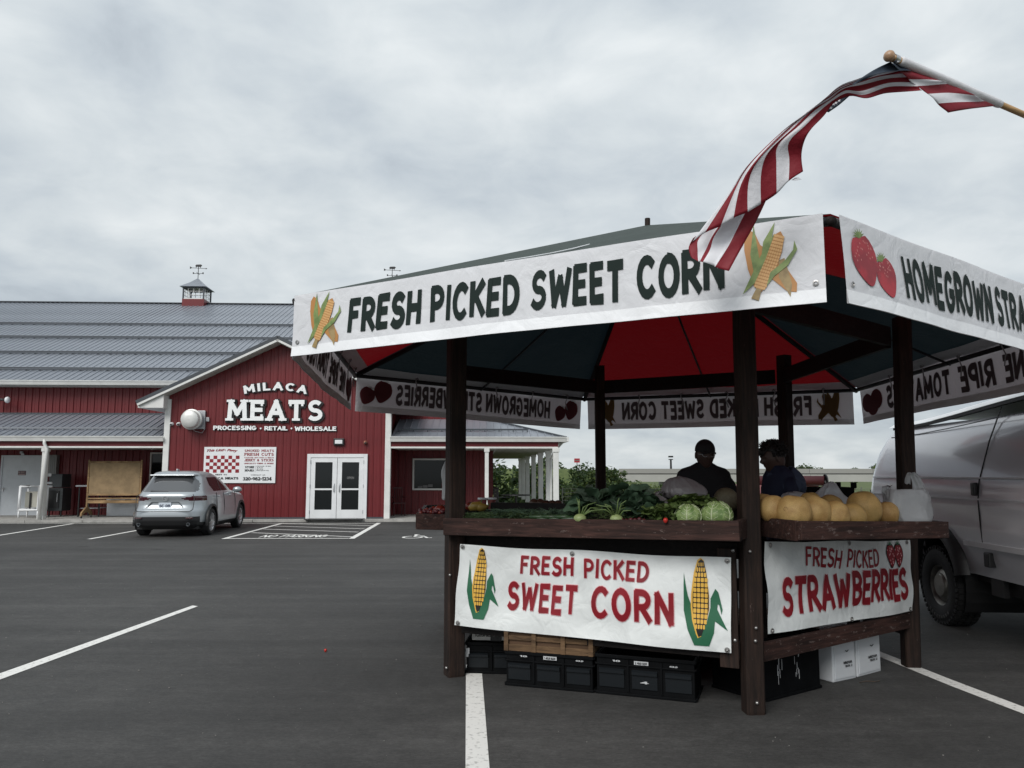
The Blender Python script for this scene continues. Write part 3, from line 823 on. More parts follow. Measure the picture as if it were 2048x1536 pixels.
# right porch: front strip, then an open pavilion running back
RE = uW(1132, -.05)
RB = 22.0                              # depth of the pavilion
s_r = .30
def zr_(v, u): return PZ + s_r * min(v + .05, RE - u, 3.3)
hip = [W(GR_ + .1, -.05, PZ), W(RE, -.05, PZ), W(RE, RB, PZ)]
i0 = 0; u = GR_ + .12
while u < RE - .05:
    u2 = u + PW; d1 = min(v_main + .05 if u2 < RE - 3.0 else RE - u2, v_main + .05, max(.02, RE - u2)); d0 = min(v_main + .05, RE - u)
    me = bpy.data.meshes.new('roof_panel'); pr = [(0, 0), (.012, .02), (.04, .02), (.052, 0), (PW - .0015, 0)]
    f_ = math.sqrt(1 + s_r * s_r)
    vs = [(x, 0, z) for x, z in pr] + [(x, lerp(d0, d1, x / PW) * f_, z) for x, z in pr]
    me.from_pydata(vs, [], [(j, j + 1, 6 + j, 5 + j) for j in range(4)])
    dd = (D + ZZ * s_r).normalized(); nn_ = U.cross(dd).normalized()
    put_panel('roof_panel', me, 'roof_steel', shop, W(u, -.05, PZ) + nn_ * .008, U, dd, nn_); u += PW
mb = MB()
TB = 3.3
a = [W(GR_ + .1, -.05, PZ), W(RE, -.05, PZ), W(RE, RB, PZ), W(RE - TB, RB, PZ + s_r * TB), W(RE - TB, TB - .05, PZ + s_r * TB), W(GR_ + .1, TB - .05, PZ + s_r * TB)]
dn = ZZ * -.02
mb.add([p + dn for p in a], [(0, 1, 4, 5), (1, 2, 3, 4)])
mb.add([W(RE - TB, TB - .05, PZ + s_r * TB) + dn, W(RE - TB, RB, PZ + s_r * TB) + dn, W(RE - TB - 2.5, RB, PZ + s_r * TB) + dn, W(RE - TB - 2.5, TB - .05, PZ + s_r * TB) + dn], [(0, 1, 2, 3)])
mb.build('roof_deck', 'roof_steel', shop)
mb = MB(); mb.bar(W(RE, -.05, PZ + .03), W(RE - TB, TB - .05, PZ + s_r * TB + .03), .12, .05); mb.build('hip_cap', 'roof_trim', shop)
mb = MB(); c0 = W(GR_ + .1, -.05, PZ); mb.box(W((GR_ + RE - .9) / 2, .75, PZ + s_r * .8 + .08), (RE - GR_ - 1.6, .05, .06), (U, D, ZZ))
k = GR_ + .3
while k < RE - .9: mb.box(W(k, .75, PZ + s_r * .8 + .04), (.03, .1, .08), (U, D, ZZ)); k += .5
mb.build('snow_rail', 'roof_trim', shop)
gutter(GR_ + .1, RE, -.05, PZ + .02, .16)
mb = MB(); mb.bar(W(RE + .04, -.15, PZ - .05), W(RE + .04, RB, PZ - .05), .12, .15); mb.build('gutter', 'white_trim', shop)
porch_front(GR_ + .12, uW(1118) - .02)
uc = uW(1112)
mb = MB(); mb.box(W(uc + .02, RB / 2, (PZ - .12 + SZ) / 2), (.06, RB, PZ - .12 - SZ), (U, D, ZZ)); mb.build('fascia', 'white_trim', shop)
soffit_boards(GR_ + .12, uc, .07, RB - .1, 0.4)
def column(px_, v, wpx=.17, label=None):
    uu = uW(px_, v) if px_ > 0 else -px_
    mb = MB(); mb.box(W(uu, v, (SZ + WB) / 2), (wpx, wpx, SZ - WB), (U, D, ZZ)); mb.box(W(uu, v, WB + .06), (wpx + .05, wpx + .05, .12), (U, D, ZZ)); mb.box(W(uu, v, SZ - .06), (wpx + .05, wpx + .05, .12), (U, D, ZZ))
    mb.build('column', 'white_trim', shop, bevel=.008)
column(89, .04, .15); column(973.5, .02, .13); column(1111.5, .02, .19)
for px_, v in ((1097, 2.2), (1081, 5.6), (1067, 9.4), (1055, 13.6), (1047, 17.6), (1040.5, 21.6)): column(px_, v, .2)
mb = MB(); mb.tube([W(uW(1102, 1.2), 1.2, z) for z in (WB, 2.1)] + [W(uW(1102, 1.2) + .1, 1.0, 2.35), W(RE, .7, PZ - .1)], .04, 8); mb.build('downspout', 'white_trim', shop)
u_, _ = onW(88, 900, -.1)
mb = MB(); mb.tube([W(uW(85, -.12), -.12, PZ - .08), W(uW(85, -.12), -.12, PZ - .22), W(uW(91, -.12), -.12, SZ - .05), W(uW(90, -.12), -.12, SZ - .25), W(uW(84, -.12), -.12, WB + .0)], .052, 10); mb.build('downspout', 'white_trim', shop, True)

# doors and windows
def win(parent, px0, py0, px1, py1, v, fr=.07, name='window', proud=.065, mull=()):
    u0, z1 = onW(px0, py0, v); u1, z0 = onW(px1, py1, v)
    mb = MB()
    for c, s in (((u0 + fr / 2, (z0 + z1) / 2), (fr, z1 - z0)), ((u1 - fr / 2, (z0 + z1) / 2), (fr, z1 - z0)), (((u0 + u1) / 2, z0 + fr / 2), (u1 - u0 - 2 * fr, fr)), (((u0 + u1) / 2, z1 - fr / 2), (u1 - u0 - 2 * fr, fr))):
        mb.box(W(c[0], v - proud, c[1]), (s[0], .07, s[1]), (U, D, ZZ))
    w = mb.build(name, 'white_trim', parent)
    m2 = MB(); m2.box(W((u0 + u1) / 2, v - proud + .02, (z0 + z1) / 2), (u1 - u0 - 2 * fr, .012, z1 - z0 - 2 * fr), (U, D, ZZ)); m2.build('pane', 'dark_glass', w)
    return w, (u0, u1, z0, z1)
# stock seen in the shop window: red and white boxes
wv, (wu0, wu1, wz0, wz1) = win(shop, 826, 917, 916, 980, v_main, .06)
mb = MB()
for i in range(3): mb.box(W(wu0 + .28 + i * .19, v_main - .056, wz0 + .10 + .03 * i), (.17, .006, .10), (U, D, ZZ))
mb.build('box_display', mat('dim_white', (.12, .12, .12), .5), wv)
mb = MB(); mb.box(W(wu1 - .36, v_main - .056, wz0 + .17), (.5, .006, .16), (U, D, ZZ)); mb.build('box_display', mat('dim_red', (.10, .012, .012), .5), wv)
win(shop, 303, 905, 331, 962, v_main, .05)
# double entrance door
du0, dz1 = onW(616, 908, 0); du1, _ = onW(736, 908, 0); dz0 = WB
duc = (du0 + du1) / 2
mb = MB()
for c, s in (((du0 + .06, (dz0 + dz1) / 2), (.12, dz1 - dz0)), ((du1 - .06, (dz0 + dz1) / 2), (.12, dz1 - dz0)), ((duc, dz1 - .06), (du1 - du0 - .24, .12))):
    mb.box(W(c[0], -.05, c[1]), (s[0], .10, s[1]), (U, D, ZZ))
mb.build('door_frame', 'white_metal', shop, bevel=.006)
for sg in (-1, 1):
    a, b = (du0 + .125, duc - .008) if sg < 0 else (duc + .008, du1 - .125)
    z0, z1 = dz0 + .02, dz1 - .125
    mb = MB(); st = .15
    for c, s in (((a + st / 2, (z0 + z1) / 2), (st, z1 - z0)), ((b - st / 2, (z0 + z1) / 2), (st, z1 - z0)), (((a + b) / 2, z1 - st / 2), (b - a - 2 * st, st)), (((a + b) / 2, z0 + .14), (b - a - 2 * st, .28)), (((a + b) / 2, z0 + .96), (b - a - 2 * st, .055))):
        mb.box(W(c[0], -.055, c[1]), (s[0], .05, s[1]), (U, D, ZZ))
    dr_ = mb.build('door', 'white_metal', shop)
    for q0, q1 in ((z0 + .28, z0 + .932), (z0 + .988, z1 - st)):
        m2 = MB(); m2.box(W((a + b) / 2, -.045, (q0 + q1) / 2), (b - a - 2 * st, .012, q1 - q0), (U, D, ZZ)); m2.build('pane', 'dark_glass', dr_)
    hx = duc + sg * .09
    m2 = MB(); m2.tube([W(hx, -.07, z0 + .88), W(hx, -.11, z0 + .88), W(hx, -.12, z0 + .90), W(hx, -.12, z0 + 1.12), W(hx, -.11, z0 + 1.14), W(hx, -.07, z0 + 1.14)], .014, 8); m2.build('handle', 'steel', dr_, True)
    m2 = MB()
    for hz in (z0 + .15, z0 + 1.0, z0 + 1.8):
        hu = a - .008 if sg < 0 else b + .008
        m2.tube([W(hu, -.095, hz), W(hu, -.095, hz + .12)], .012, 6)
    m2.build('hinge', 'galvanised', dr_)
    if sg > 0:
        mb = MB(); put_text(mb, 'OPEN', lambda x, y, l: W(x, -.053 - l, y), (a + b) / 2 - .12, (a + b) / 2 + .12, z0 + 1.30, z0 + 1.38, w=.2, gap=.18)
        put_text(mb, "COME IN", lambda x, y, l: W(x, -.018 - l, y), (a + b) / 2 - .12, (a + b) / 2 + .12, z0 + 1.42, z0 + 1.47, w=.2, gap=.18) if False else None
        mb.build('decal', 'dim_white', dr_)
mb = MB(); mb.box(W(duc, -.33, WB + .012), (1.9, .55, .016), (U, D, ZZ)); tag(mb.build('door_mat', 'black_metal'), 'flat black rubber mat before the white double door', 'door mat')
# service door under the left porch
u0, z1 = onW(9, 914, v_main); u1, z0 = onW(86, 1031, v_main)
mb = MB(); mb.box(W((u0 + u1) / 2, v_main - .035, (z0 + z1) / 2), (u1 - u0, .05, z1 - z0), (U, D, ZZ)); sdoor = mb.build('door', mat('door_grey', (.56, .59, .62), .5, var=.04), shop, bevel=.005)
mb = MB()
for c, s in (((u0 - .03, (z0 + z1) / 2), (.06, z1 - z0)), ((u1 + .03, (z0 + z1) / 2), (.06, z1 - z0)), (((u0 + u1) / 2, z1 + .03), (u1 - u0 + .12, .06))): mb.box(W(c[0], v_main - .05, c[1]), (s[0], .08, s[1]), (U, D, ZZ))
mb.build('door_frame', 'door_grey', shop)
mb = MB(); mb.box(W(u0 + .07, v_main - .08, z0 + .93), (.05, .03, .14), (U, D, ZZ)); mb.tube([W(u0 + .07, v_main - .08, z0 + .97), W(u0 + .07, v_main - .13, z0 + .97), W(u0 + .17, v_main - .13, z0 + .97)], .014, 6); mb.build('handle', 'steel', sdoor)
su, sz = onW(46, 946, v_main)
mb = MB(); mb.box(W(su, v_main - .063, sz), (.28, .006, .16), (U, D, ZZ)); mb.box(W(su, v_main - .068, sz - .05), (.24, .004, .03), (U, D, ZZ), 1)
put_text(mb, 'NO ENTRY', lambda x, y, l: W(x, v_main - .07 - l, y), su - .12, su + .12, sz - .01, sz + .06, w=.2, m=1)
mb.build('notice', [mat('notice_dark', (.10, .06, .065), .5), mat('notice_light', (.4, .3, .3), .5)], sdoor)
# cupolas on the ridge
def cupola(px_, s=1.16):
    uu = uW(px_, vr - .3)
    cx_, cz_ = uu, ZR
    base = MB(); base.box(W(cx_, vr, cz_ - .17), (s, s, .66), (U, D, ZZ)); cp = base.build('cupola', 'red_steel', shop)
    b0, b1 = cz_ + .30, cz_ + .80
    mb = MB()
    for a in (-1, 1):
        for b in (-1, 1): mb.box(W(cx_ + a * (s / 2 - .04), vr + b * (s / 2 - .04), (cz_ + .16 + b1) / 2), (.07, .07, b1 - cz_ - .16), (U, D, ZZ))
    for a in (-1, 1):
        mb.box(W(cx_, vr + a * (s / 2 - .04), b1), (s, .085, .06), (U, D, ZZ)); mb.box(W(cx_ + a * (s / 2 - .04), vr, b1), (.083, s - .18, .058), (U, D, ZZ))
    mb.build('cupola_frame', 'roof_trim', cp)
    mb = MB()
    for a in (-1, 1):
        for t in (-.25, 0, .25):
            mb.box(W(cx_ + t * s, vr + a * (s / 2 - .05), (cz_ + .18 + b1) / 2), (.022, .02, b1 - cz_ - .2), (U, D, ZZ)); mb.box(W(cx_ + a * (s / 2 - .05), vr + t * s, (cz_ + .18 + b1) / 2), (.02, .022, b1 - cz_ - .2), (U, D, ZZ))
        for t in (.36, .68):
            zq = lerp(cz_ + .16, b1, t); mb.box(W(cx_, vr + a * (s / 2 - .05), zq), (s - .17, .018, .02), (U, D, ZZ)); mb.box(W(cx_ + a * (s / 2 - .05), vr, zq), (.018, s - .17, .02), (U, D, ZZ))
        mb.box(W(cx_, vr + a * (s / 2 - .04), cz_ + .18), (s - .16, .05, .05), (U, D, ZZ)); mb.box(W(cx_ + a * (s / 2 - .04), vr, cz_ + .18), (.05, s - .16, .05), (U, D, ZZ))
    mb.build('glazing_bars', 'white_trim', cp)
    mb = MB(); h = s / 2 + .13; zt = b1 + .03; ap = W(cx_, vr, zt + .62)
    q = [W(cx_ + a * h, vr + b * h, zt) for a, b in ((-1, -1), (1, -1), (1, 1), (-1, 1))]
    mid = [W(cx_ + a * h * .45, vr + b * h * .45, zt + .30) for a, b in ((-1, -1), (1, -1), (1, 1), (-1, 1))]
    mb.add(q + mid + [ap], [(0, 1, 5, 4), (1, 2, 6, 5), (2, 3, 7, 6), (3, 0, 4, 7), (4, 5, 8), (5, 6, 8), (6, 7, 8), (7, 4, 8), (3, 2, 1, 0)])
    mb.build('cupola_roof', 'roof_steel', cp)
    mb = MB(); z0 = zt + .54
    mb.tube([W(cx_, vr, z0), W(cx_, vr, z0 + .78)], .018, 6)
    for dd in (U, D): mb.tube([W(cx_, vr, z0 + .34) - dd * .24, W(cx_, vr, z0 + .34) + dd * .24], .013, 6); 
    for a in (-1, 1): mb.box(W(cx_ + a * .26, vr, z0 + .36), (.07, .02, .09), (U, D, ZZ))
    mb.tube([W(cx_ - .42, vr, z0 + .66), W(cx_ + .42, vr, z0 + .62)], .013, 6)
    mb.prism([(-.46, .60), (-.36, .64), (-.36, .68), (-.46, .74)], W(cx_, vr - .01, z0), U, ZZ, D * .02); mb.prism([(.40, .58), (.48, .62), (.40, .66)], W(cx_, vr - .01, z0), U, ZZ, D * .02)
    mb.prism([(-.15, .72), (-.13, .66), (-.10, .72), (.08, .71), (.10, .65), (.13, .71), (.16, .76), (.20, .80), (.13, .85), (-.12, .84), (-.17, .79)], W(cx_, vr - .012, z0), U, ZZ, D * .024)
    mb.build('weathervane', 'black_metal', cp)
cupola(373.5); cupola(776)

# ------------------------------------------------------------------ lettering on the gable
def fW(x, y, l): return W(x, -.02 - l, y)
def wsign(name, label, px0, py_top, px1, py_bot, txt, w, style, depth, gap, sx=1.0, bk=.07):
    u0, z1 = onW(px0, py_top, 0); u1, z0 = onW(px1, py_bot, 0)
    r = thing(name, label, 'sign', W((u0 + u1) / 2, 0, z0))
    tw, _g = text_strokes(txt, w, style, sx, gap)
    S = (u1 - u0) / (tw + w)
    # place() keeps width and height scales apart
    letters3d(r, txt, fW, 1, 0, 0, w, style, depth, gap, sx, place=lambda x, y: (u0 + (x + w / 2) * S, z0 + y * (z1 - z0)), bk=bk)
    return r
wsign('wall_lettering', 'large white slab serif letters MEATS on red gable', 458, 800, 646, 842, 'MEATS', .20, 'slab', .10, .36, 1.05, .06)
u0, zt_ = onW(487, 770, 0); u1, _z = onW(618, 770, 0); _, zb_ = onW(487, 793, 0); _, ztm = onW(553, 765, 0); _, zbm = onW(553, 781, 0)
r = thing('wall_lettering', 'arched white capitals MILACA above the larger word on the gable', 'sign', W(GC, 0, zb_))
tw, _g = text_strokes('MILACA', .22, 'plain', 1.0, .42)
hh = ztm - zbm; cxm = (u0 + u1) / 2; half = (u1 - u0) / 2; sag = ztm - zt_ + .05; Rr = (half ** 2 + sag ** 2) / (2 * sag)
def arcplace(x, y):
    t = ((x + .11) / (tw + .22) - .5) * 2 * math.asin(min(.99, half / Rr)); rr = Rr - hh + y * hh
    return cxm + rr * sin(t), ztm - Rr + rr * cos(t)
letters3d(r, 'MILACA', fW, 1, 0, 0, .22, 'plain', .07, .42, 1.0, place=arcplace, bk=.09)
for tx, a, b, t_, bo in (('PROCESSING', 428, 513.5, 851.5, 860.5), ('RETAIL', 530, 576, 852.5, 861), ('WHOLESALE', 590.5, 673, 853, 862)):
    r = wsign('wall_lettering', 'small white word %s beneath the big letters' % tx, a, t_, b, bo, tx, .22, 'plain', .05, .26, 1.0, .08)
r = thing('wall_lettering', 'pair of small round white dots between the small words', 'sign', W(GC, 0, onW(521, 857)[1]))
for px_ in (522, 583.5):
    mb = MB(); u_, z_ = onW(px_, 857, 0); mb.lathe([(0.001, .05), (.028, .05), (.028, 0)], W(u_, 0, z_), 12, (U, ZZ, NEG)); mb.build('dot', 'letter_white', r)

# ------------------------------------------------------------------ store board beside the door
bu0, bz1 = onW(410, 894, 0); bu1, bz0 = onW(551, 966, 0); bw, bh = bu1 - bu0, bz1 - bz0
sg = thing('store_sign', 'white board with red checks, product list, hours and phone number', 'sign', W((bu0 + bu1) / 2, 0, bz0))
mb = MB(); mb.box(W((bu0 + bu1) / 2, -.04, (bz0 + bz1) / 2), (bw, .03, bh), (U, D, ZZ)); mb.build('board', mat('sign_white', (.74, .75, .76), .4), sg, bevel=.004)
def fS(x, y, l): return W(bu0 + x * bw, -.057 - l, bz0 + y * bh)
mb = MB()
cw = .058; chh = .1
for i in range(9):
    for j in range(5):
        if (i + j) % 2 == 0:
            x = .03 + i * .0515; y = .285 + j * .095
            mb.add([fS(x, y, .001), fS(x + .0515, y, .001), fS(x + .0515, y + .095, .001), fS(x, y + .095, .001)], [(0, 1, 2, 3)])
mb.build('check_pattern', 'print_red', sg)
mb = MB()
def T(t, x0, x1, y0, y1, w=.18, st='slab', m=0, gap=.3, sx=1.0): put_text(mb, t, fS, x0, x1, y0, y1, w=w, style=st, m=m, gap=gap, off=.0015, sx=sx)
T('SMOKED MEATS', .56, .97, .865, .93); T('FRESH CUTS', .56, .97, .755, .835, .2)
T('SAUSAGE, HOT DOGS & BRATS'.replace(',', '.'), .56, .97, .69, .72, .2); T('JERKY & STICKS', .56, .97, .60, .67, .2); T('SPECIALTY ITEMS & MORE!', .56, .97, .525, .56, .22)
T('STORE', .575, .70, .41, .47, .24, m=1); T('HOURS', .575, .70, .32, .38, .24, m=1)
for i, y in enumerate((.455, .415, .375, .335)): T(('MON - FRI 9.00 - 6.00', 'SAT 9.00 - 3.00', 'SUN CLOSED', 'SEE INSIDE')[i] if False else ('MON-FRI', 'SAT', 'SUN', 'HOLIDAYS')[i], .735, .735 + (.2, .09, .09, .17)[i], y, y + .022, .2, 'plain', 1)
T('CONTACT US', .66, .86, .21, .235, .2, m=1); T('320-982-1234', .55, .95, .07, .165, .24, m=1, gap=.22)
T('NEXT TO', .17, .33, .215, .25, .22, m=1); T('MILACA MEATS', .08, .49, .10, .165, .25, m=1, gap=.26)
mb.add([fS(.715, .31, .001), fS(.718, .31, .001), fS(.718, .48, .001), fS(.715, .48, .001)], [(0, 1, 2, 3)], 1)
mb.build('lettering', ['print_red', 'letter_black'], sg)
# script heading
cu = bpy.data.curves.new('t', 'FONT'); cu.body = 'This Little Piggy'; cu.shear = .35; cu.size = .42; cu.offset = .016
to = bpy.data.objects.new('t', cu); col.objects.link(to); bpy.context.view_layer.update()
dg = bpy.context.evaluated_depsgraph_get(); me = bpy.data.meshes.new_from_object(to.evaluated_get(dg)); bpy.data.objects.remove(to)
xsn = [v.co.x for v in me.vertices]; x0_, x1_ = min(xsn), max(xsn)
for v in me.vertices:
    a = (v.co.x - x0_) / (x1_ - x0_); p = fS(.035 + a * .43, .865 + v.co.y * .21 + .02 * sin(a * pi), .002); v.co = p
me.materials.clear(); me.materials.append(M['print_red'])
link('heading', me, sg)

# ------------------------------------------------------------------ wall fittings
fan = thing('exhaust_fan', 'round spun metal exhaust fan with dangling cable left of the gable letters', 'exhaust fan', W(uW(386), 0, onW(386, 860)[1]))
fu, fz = onW(390, 840, 0)
mb = MB(); mb.box(W(fu + .06, -.06, fz), (.62, .10, .62), (U, D, ZZ)); mb.build('backplate', 'galvanised', fan, bevel=.01)
mb = MB(); mb.lathe([(.30, .08), (.33, .12), (.33, .17), (.24, .19), (.24, .26)], W(fu, 0, fz), 28, (U, ZZ, NEG)); mb.build('housing', 'galvanised', fan, True, auto=40)
mb = MB(); mb.lathe([(.24, .22), (.335, .26), (.345, .30), (.345, .34), (.30, .36), (.29, .50), (.265, .53), (.10, .545), (.001, .55)], W(fu, 0, fz), 28, (U, ZZ, NEG)); mb.build('hood', mat('hood_metal', (.62, .62, .60), .45, metal=.3), fan, True, auto=50)
mb = MB(); mb.tube([W(fu + .33, -.06, fz - .12), W(fu + .36, -.08, fz - .32), W(fu + .28, -.08, fz - .44), W(fu + .05, -.08, fz - .38), W(fu - .02, -.2, fz - .30)], .01, 6); mb.box(W(fu + .44, -.04, fz + .02), (.10, .08, .14), (U, D, ZZ)); mb.build('cable', 'galvanised', fan)
def dome(name, px_, py_, label, r=.07, v=0, m='white_metal', group=None):
    u_, z_ = onW(px_, py_, v); t = thing(name, label, 'camera' if 'camera' in name else 'lamp', W(u_, v, z_), group)
    mb = MB(); mb.lathe([(r * .9, 0), (r * .9, .03), (r * .6, .05)], W(u_, v, z_), 14, (U, ZZ, NEG)); mb.build('mount', m, t, True)
    mb = MB(); mb.ball(W(u_, v - .08, z_ - .01), r * .8, 14, 10); mb.build('housing', m, t, True)
    mb = MB(); mb.lathe([(r * .45, 0), (r * .42, .02), (.001, .022)], W(u_ + r * .2, v - .08 - r * .72, z_ - .02), 10, (U, ZZ, NEG)); mb.build('lens', 'black_metal', t)
    return t
dome('security_camera', 344, 848, 'small white dome camera nearest the left corner trim of the gable')
dome('security_camera', 358, 848, 'small white dome camera next to the round exhaust fan')
dome('security_lamp', 731, 885, 'small round copper toned lamp high right of the double door', .08, 0, mat('copper', (.30, .13, .09), .35, metal=.5))
dome('porch_lamp', 305, 895, 'small round white lamp under the left porch beam beside the gable', .07, .3)
u_, z_ = onW(45, 905, v_main)
t = thing('flood_lamp', 'small twin flood lamp above the grey service door', 'lamp', W(u_, v_main, z_))
mb = MB(); mb.box(W(u_, v_main - .05, z_), (.1, .06, .08), (U, D, ZZ)); mb.build('mount', 'galvanised', t)
mb = MB(); mb.lathe([(.03, 0), (.06, .12), (.001, .12)], W(u_ + .06, v_main - .1, z_ - .02), 10, (U, ZZ, V((.5, -.7, -.5)).normalized())); mb.build('head', 'galvanised', t)
u_, z_ = onW(678.5, 884, 0)
t = thing('wall_light', 'dark wall pack light with pale lens above the double door', 'wall light', W(u_, 0, z_))
mb = MB(); mb.box(W(u_, -.05, z_), (.36, .10, .24), (U, D, ZZ)); mb.build('housing', 'black_metal', t, bevel=.02)
mb = MB(); mb.box(W(u_, -.115, z_), (.25, .03, .13), (U, D, ZZ)); mb.build('lens', 'white_metal', t, bevel=.01)
# vent pipes on the barn wall at far left
u_, z_ = onW(3, 800, v_main)
t = thing('vent_pipe', 'horizontal dark pipe with two white caps on the upper barn wall', 'vent pipe', W(u_, v_main, z_))
mb = MB(); mb.tube([W(u_, v_main - .35, z_), W(u_ + .45, v_main - .30, z_ - .03)], .045, 10); mb.tube([W(u_ + .2, v_main - .35, z_), W(u_ + .2, v_main, z_)], .03, 8); mb.build('pipe', 'black_metal', t, True)
for k in (0, .45):
    mb = MB(); mb.lathe([(.001, .06), (.09, .05), (.12, 0), (.10, -.06), (.001, -.07)], W(u_ + k, v_main - .38, z_ - .03 * (k > 0)), 14, (V((0, 0, 1)), D, U)); mb.build('cap', 'white_metal', t, True)

# ------------------------------------------------------------------ under the left porch
def PW_(px, py, v): a, b = onW(px, py, v); return W(a, v, b)
t = thing('wheeled_board', 'tan cork board in an oak frame on curved feet with castors', 'display board', W(uW(228, .9), .9, WB))
v0 = .9
uL, zT = onW(179, 923, v0); uR, _ = onW(284, 923, v0); _, zB = onW(179, 990, v0); _, zr1 = onW(179, 997, v0); _, zr2 = onW(179, 1003, v0); _, zfoot = onW(170, 1024, v0)
mb = MB(); mb.box(W((uL + uR) / 2, v0, (zT + zB) / 2), (uR - uL - .08, .03, zT - zB - .02), (U, D, ZZ)); mb.build('cork_panel', mat('cork', (.27, .19, .105), .9, var=.14, vs=3), t)
for s_ in (uL, uR):
    mb = MB(); mb.box(W(s_, v0, (zT + .06 + WB + .28) / 2), (.055, .05, zT + .06 - WB - .28), (U, D, ZZ)); mb.build('upright', 'oak', t, bevel=.006)
    mb = MB(); mb.prism([(-.38, WB + .07), (-.36, WB + .18), (-.22, WB + .27), (-.06, WB + .36), (.06, WB + .36), (.22, WB + .27), (.36, WB + .18), (.38, WB + .07), (.28, WB + .09), (.15, WB + .18), (-.15, WB + .18), (-.28, WB + .09)], W(s_ - .025, v0, 0), D, ZZ, U * .05); mb.build('foot', 'oak', t)
    for q in (-.33, .33):
        mb = MB(); mb.lathe([(.001, -.015), (.035, -.015), (.035, .015), (.001, .015)], W(s_, v0 + q, WB + .037), 12, (D, ZZ, U)); mb.build('castor', 'black_metal', t)
for z_, h_ in ((zT - .02, .06), (zB + .01, .06), (zr1, .05), (zr2 - .01, .10)):
    mb = MB(); mb.box(W((uL + uR) / 2, v0 - .01, z_), (uR - uL - .055, .045, h_), (U, D, ZZ)); mb.build('rail', 'oak', t, bevel=.005)
t = thing('chest_freezer', 'pale grey chest freezer low behind the wheeled board', 'freezer', W(uW(240, 1.9), 1.9, WB))
a, zt = onW(214, 1000, 1.7); b, _ = onW(300, 1000, 1.7)
mb = MB(); mb.box(W((a + b) / 2, 2.0, (zt + WB) / 2), (b - a, .6, zt - WB - .02), (U, D, ZZ)); mb.build('cabinet', 'door_grey', t, bevel=.02)
mb = MB(); mb.box(W((a + b) / 2, 2.0, zt + .03), (b - a + .03, .64, .07), (U, D, ZZ)); mb.build('lid', 'white_metal', t, bevel=.015)
mb = MB(); mb.box(W((a + b) / 2, 1.67, zt - .01), (.22, .03, .035), (U, D, ZZ)); mb.build('handle', 'black_metal', t)
t = thing('work_table', 'steel topped work table between dark cabinet and wheeled board', 'table', W(uW(172, 1.5), 1.5, WB))
a, zt = onW(151, 972, 1.2); b, _ = onW(205, 972, 1.2)
mb = MB(); mb.box(W((a + b) / 2, 1.6, zt), (b - a, .8, .05), (U, D, ZZ)); mb.build('table_top', 'galvanised', t, bevel=.005)
for q in (a + .12, b - .1):
    for w_ in (1.25, 1.95): mb = MB(); mb.box(W(q, w_, (zt + WB) / 2 - .02), (.04, .04, zt - WB - .06), (U, D, ZZ)); mb.build('leg', 'black_metal', t)
mb = MB(); mb.box(W((a + b) / 2, 1.6, WB + .3), (b - a - .3, .62, .02), (U, D, ZZ)); mb.build('shelf', 'galvanised', t)
# white rail cart in front of the service door
t = thing('rail_cart', 'white tubular rail cart with tan panel before the service door', 'cart', W(uW(60, .8), .8, WB))
v1 = .75
a, zt = onW(41, 973, v1); b, _ = onW(79, 973, v1); _, zb = onW(41, 1020, v1); _, zg = onW(36, 1036, v1)
for vv in (v1, v1 + .5):
    mb = MB(); mb.tube([W(a, vv, zb), W(a, vv, zt), W(b, vv, zt), W(b, vv, zb), W(a - .01, vv, zb)], .05, 10); mb.build('rail', 'white_metal', t, True)
    mb = MB()
    for q in (a, b): mb.tube([W(q, vv, zb), W(q, vv, WB + .0)], .03, 8)
    mb.build('leg', 'white_metal', t, True)
for q in (a, b):
    for z_ in (zt, zb): mb = MB(); mb.tube([W(q, v1, z_), W(q, v1 + .5, z_)], .04, 8); mb.build('crossbar', 'white_metal', t, True)
mb = MB(); mb.box(W((a + b) / 2, v1 + .25, (zt + zb) / 2 - .05), (b - a - .1, .03, zt - zb - .25), (U, D, ZZ)); mb.build('panel', mat('tan', (.38, .37, .32), .6), t)
mb = MB(); mb.box(W((a + b) / 2 - .08, v1 + .21, (zt + zb) / 2 - .1), (.06, .02, .55), (U, D, ZZ)); mb.build('slot', 'black_metal', t)
# dark smoker cabinet, breaker box and hose things by the post
t = thing('smoker_cabinet', 'tall black metal cabinet on legs between porch post and work table', 'cabinet', W(uW(113, 1.8), 1.8, WB))
a, zt = onW(99, 948, 1.5); b, _ = onW(125, 948, 1.5); _, zm = onW(99, 975, 1.5)
mb = MB(); mb.box(W((a + b) / 2, 1.8, (zt + zm) / 2), (b - a, .6, zt - zm), (U, D, ZZ)); mb.build('top_box', mat('dark_steel', (.03, .035, .038), .5), t, bevel=.01)
mb = MB(); mb.box(W((a + b) / 2 + .01, 1.8, (zm + WB + .2) / 2 - .01), (b - a + .08, .6, zm - WB - .22), (U, D, ZZ)); mb.build('body', 'dark_steel', t, bevel=.01)
mb = MB(); mb.box(W((a + b) / 2, 1.49, (zm + WB + .2) / 2), (b - a - .1, .03, zm - WB - .4), (U, D, ZZ)); dd_ = mb.build('door', 'black_metal', t, bevel=.01)
mb = MB(); mb.tube([W(b - .1, 1.44, zm - .2), W(b - .1, 1.44, zm - .5)], .012, 6); mb.build('handle', 'steel', dd_)
for q in (a + .02, b - .02): mb = MB(); mb.box(W(q, 1.6, WB + .1), (.04, .04, .2), (U, D, ZZ)); mb.build('leg', 'black_metal', t)
u0, z1 = onW(105, 910, v_main); u1, z0 = onW(118, 948, v_main)
t = thing('breaker_box', 'narrow grey ribbed metal housing on wall above black cabinet', 'breaker box', W(u0, v_main, z0))
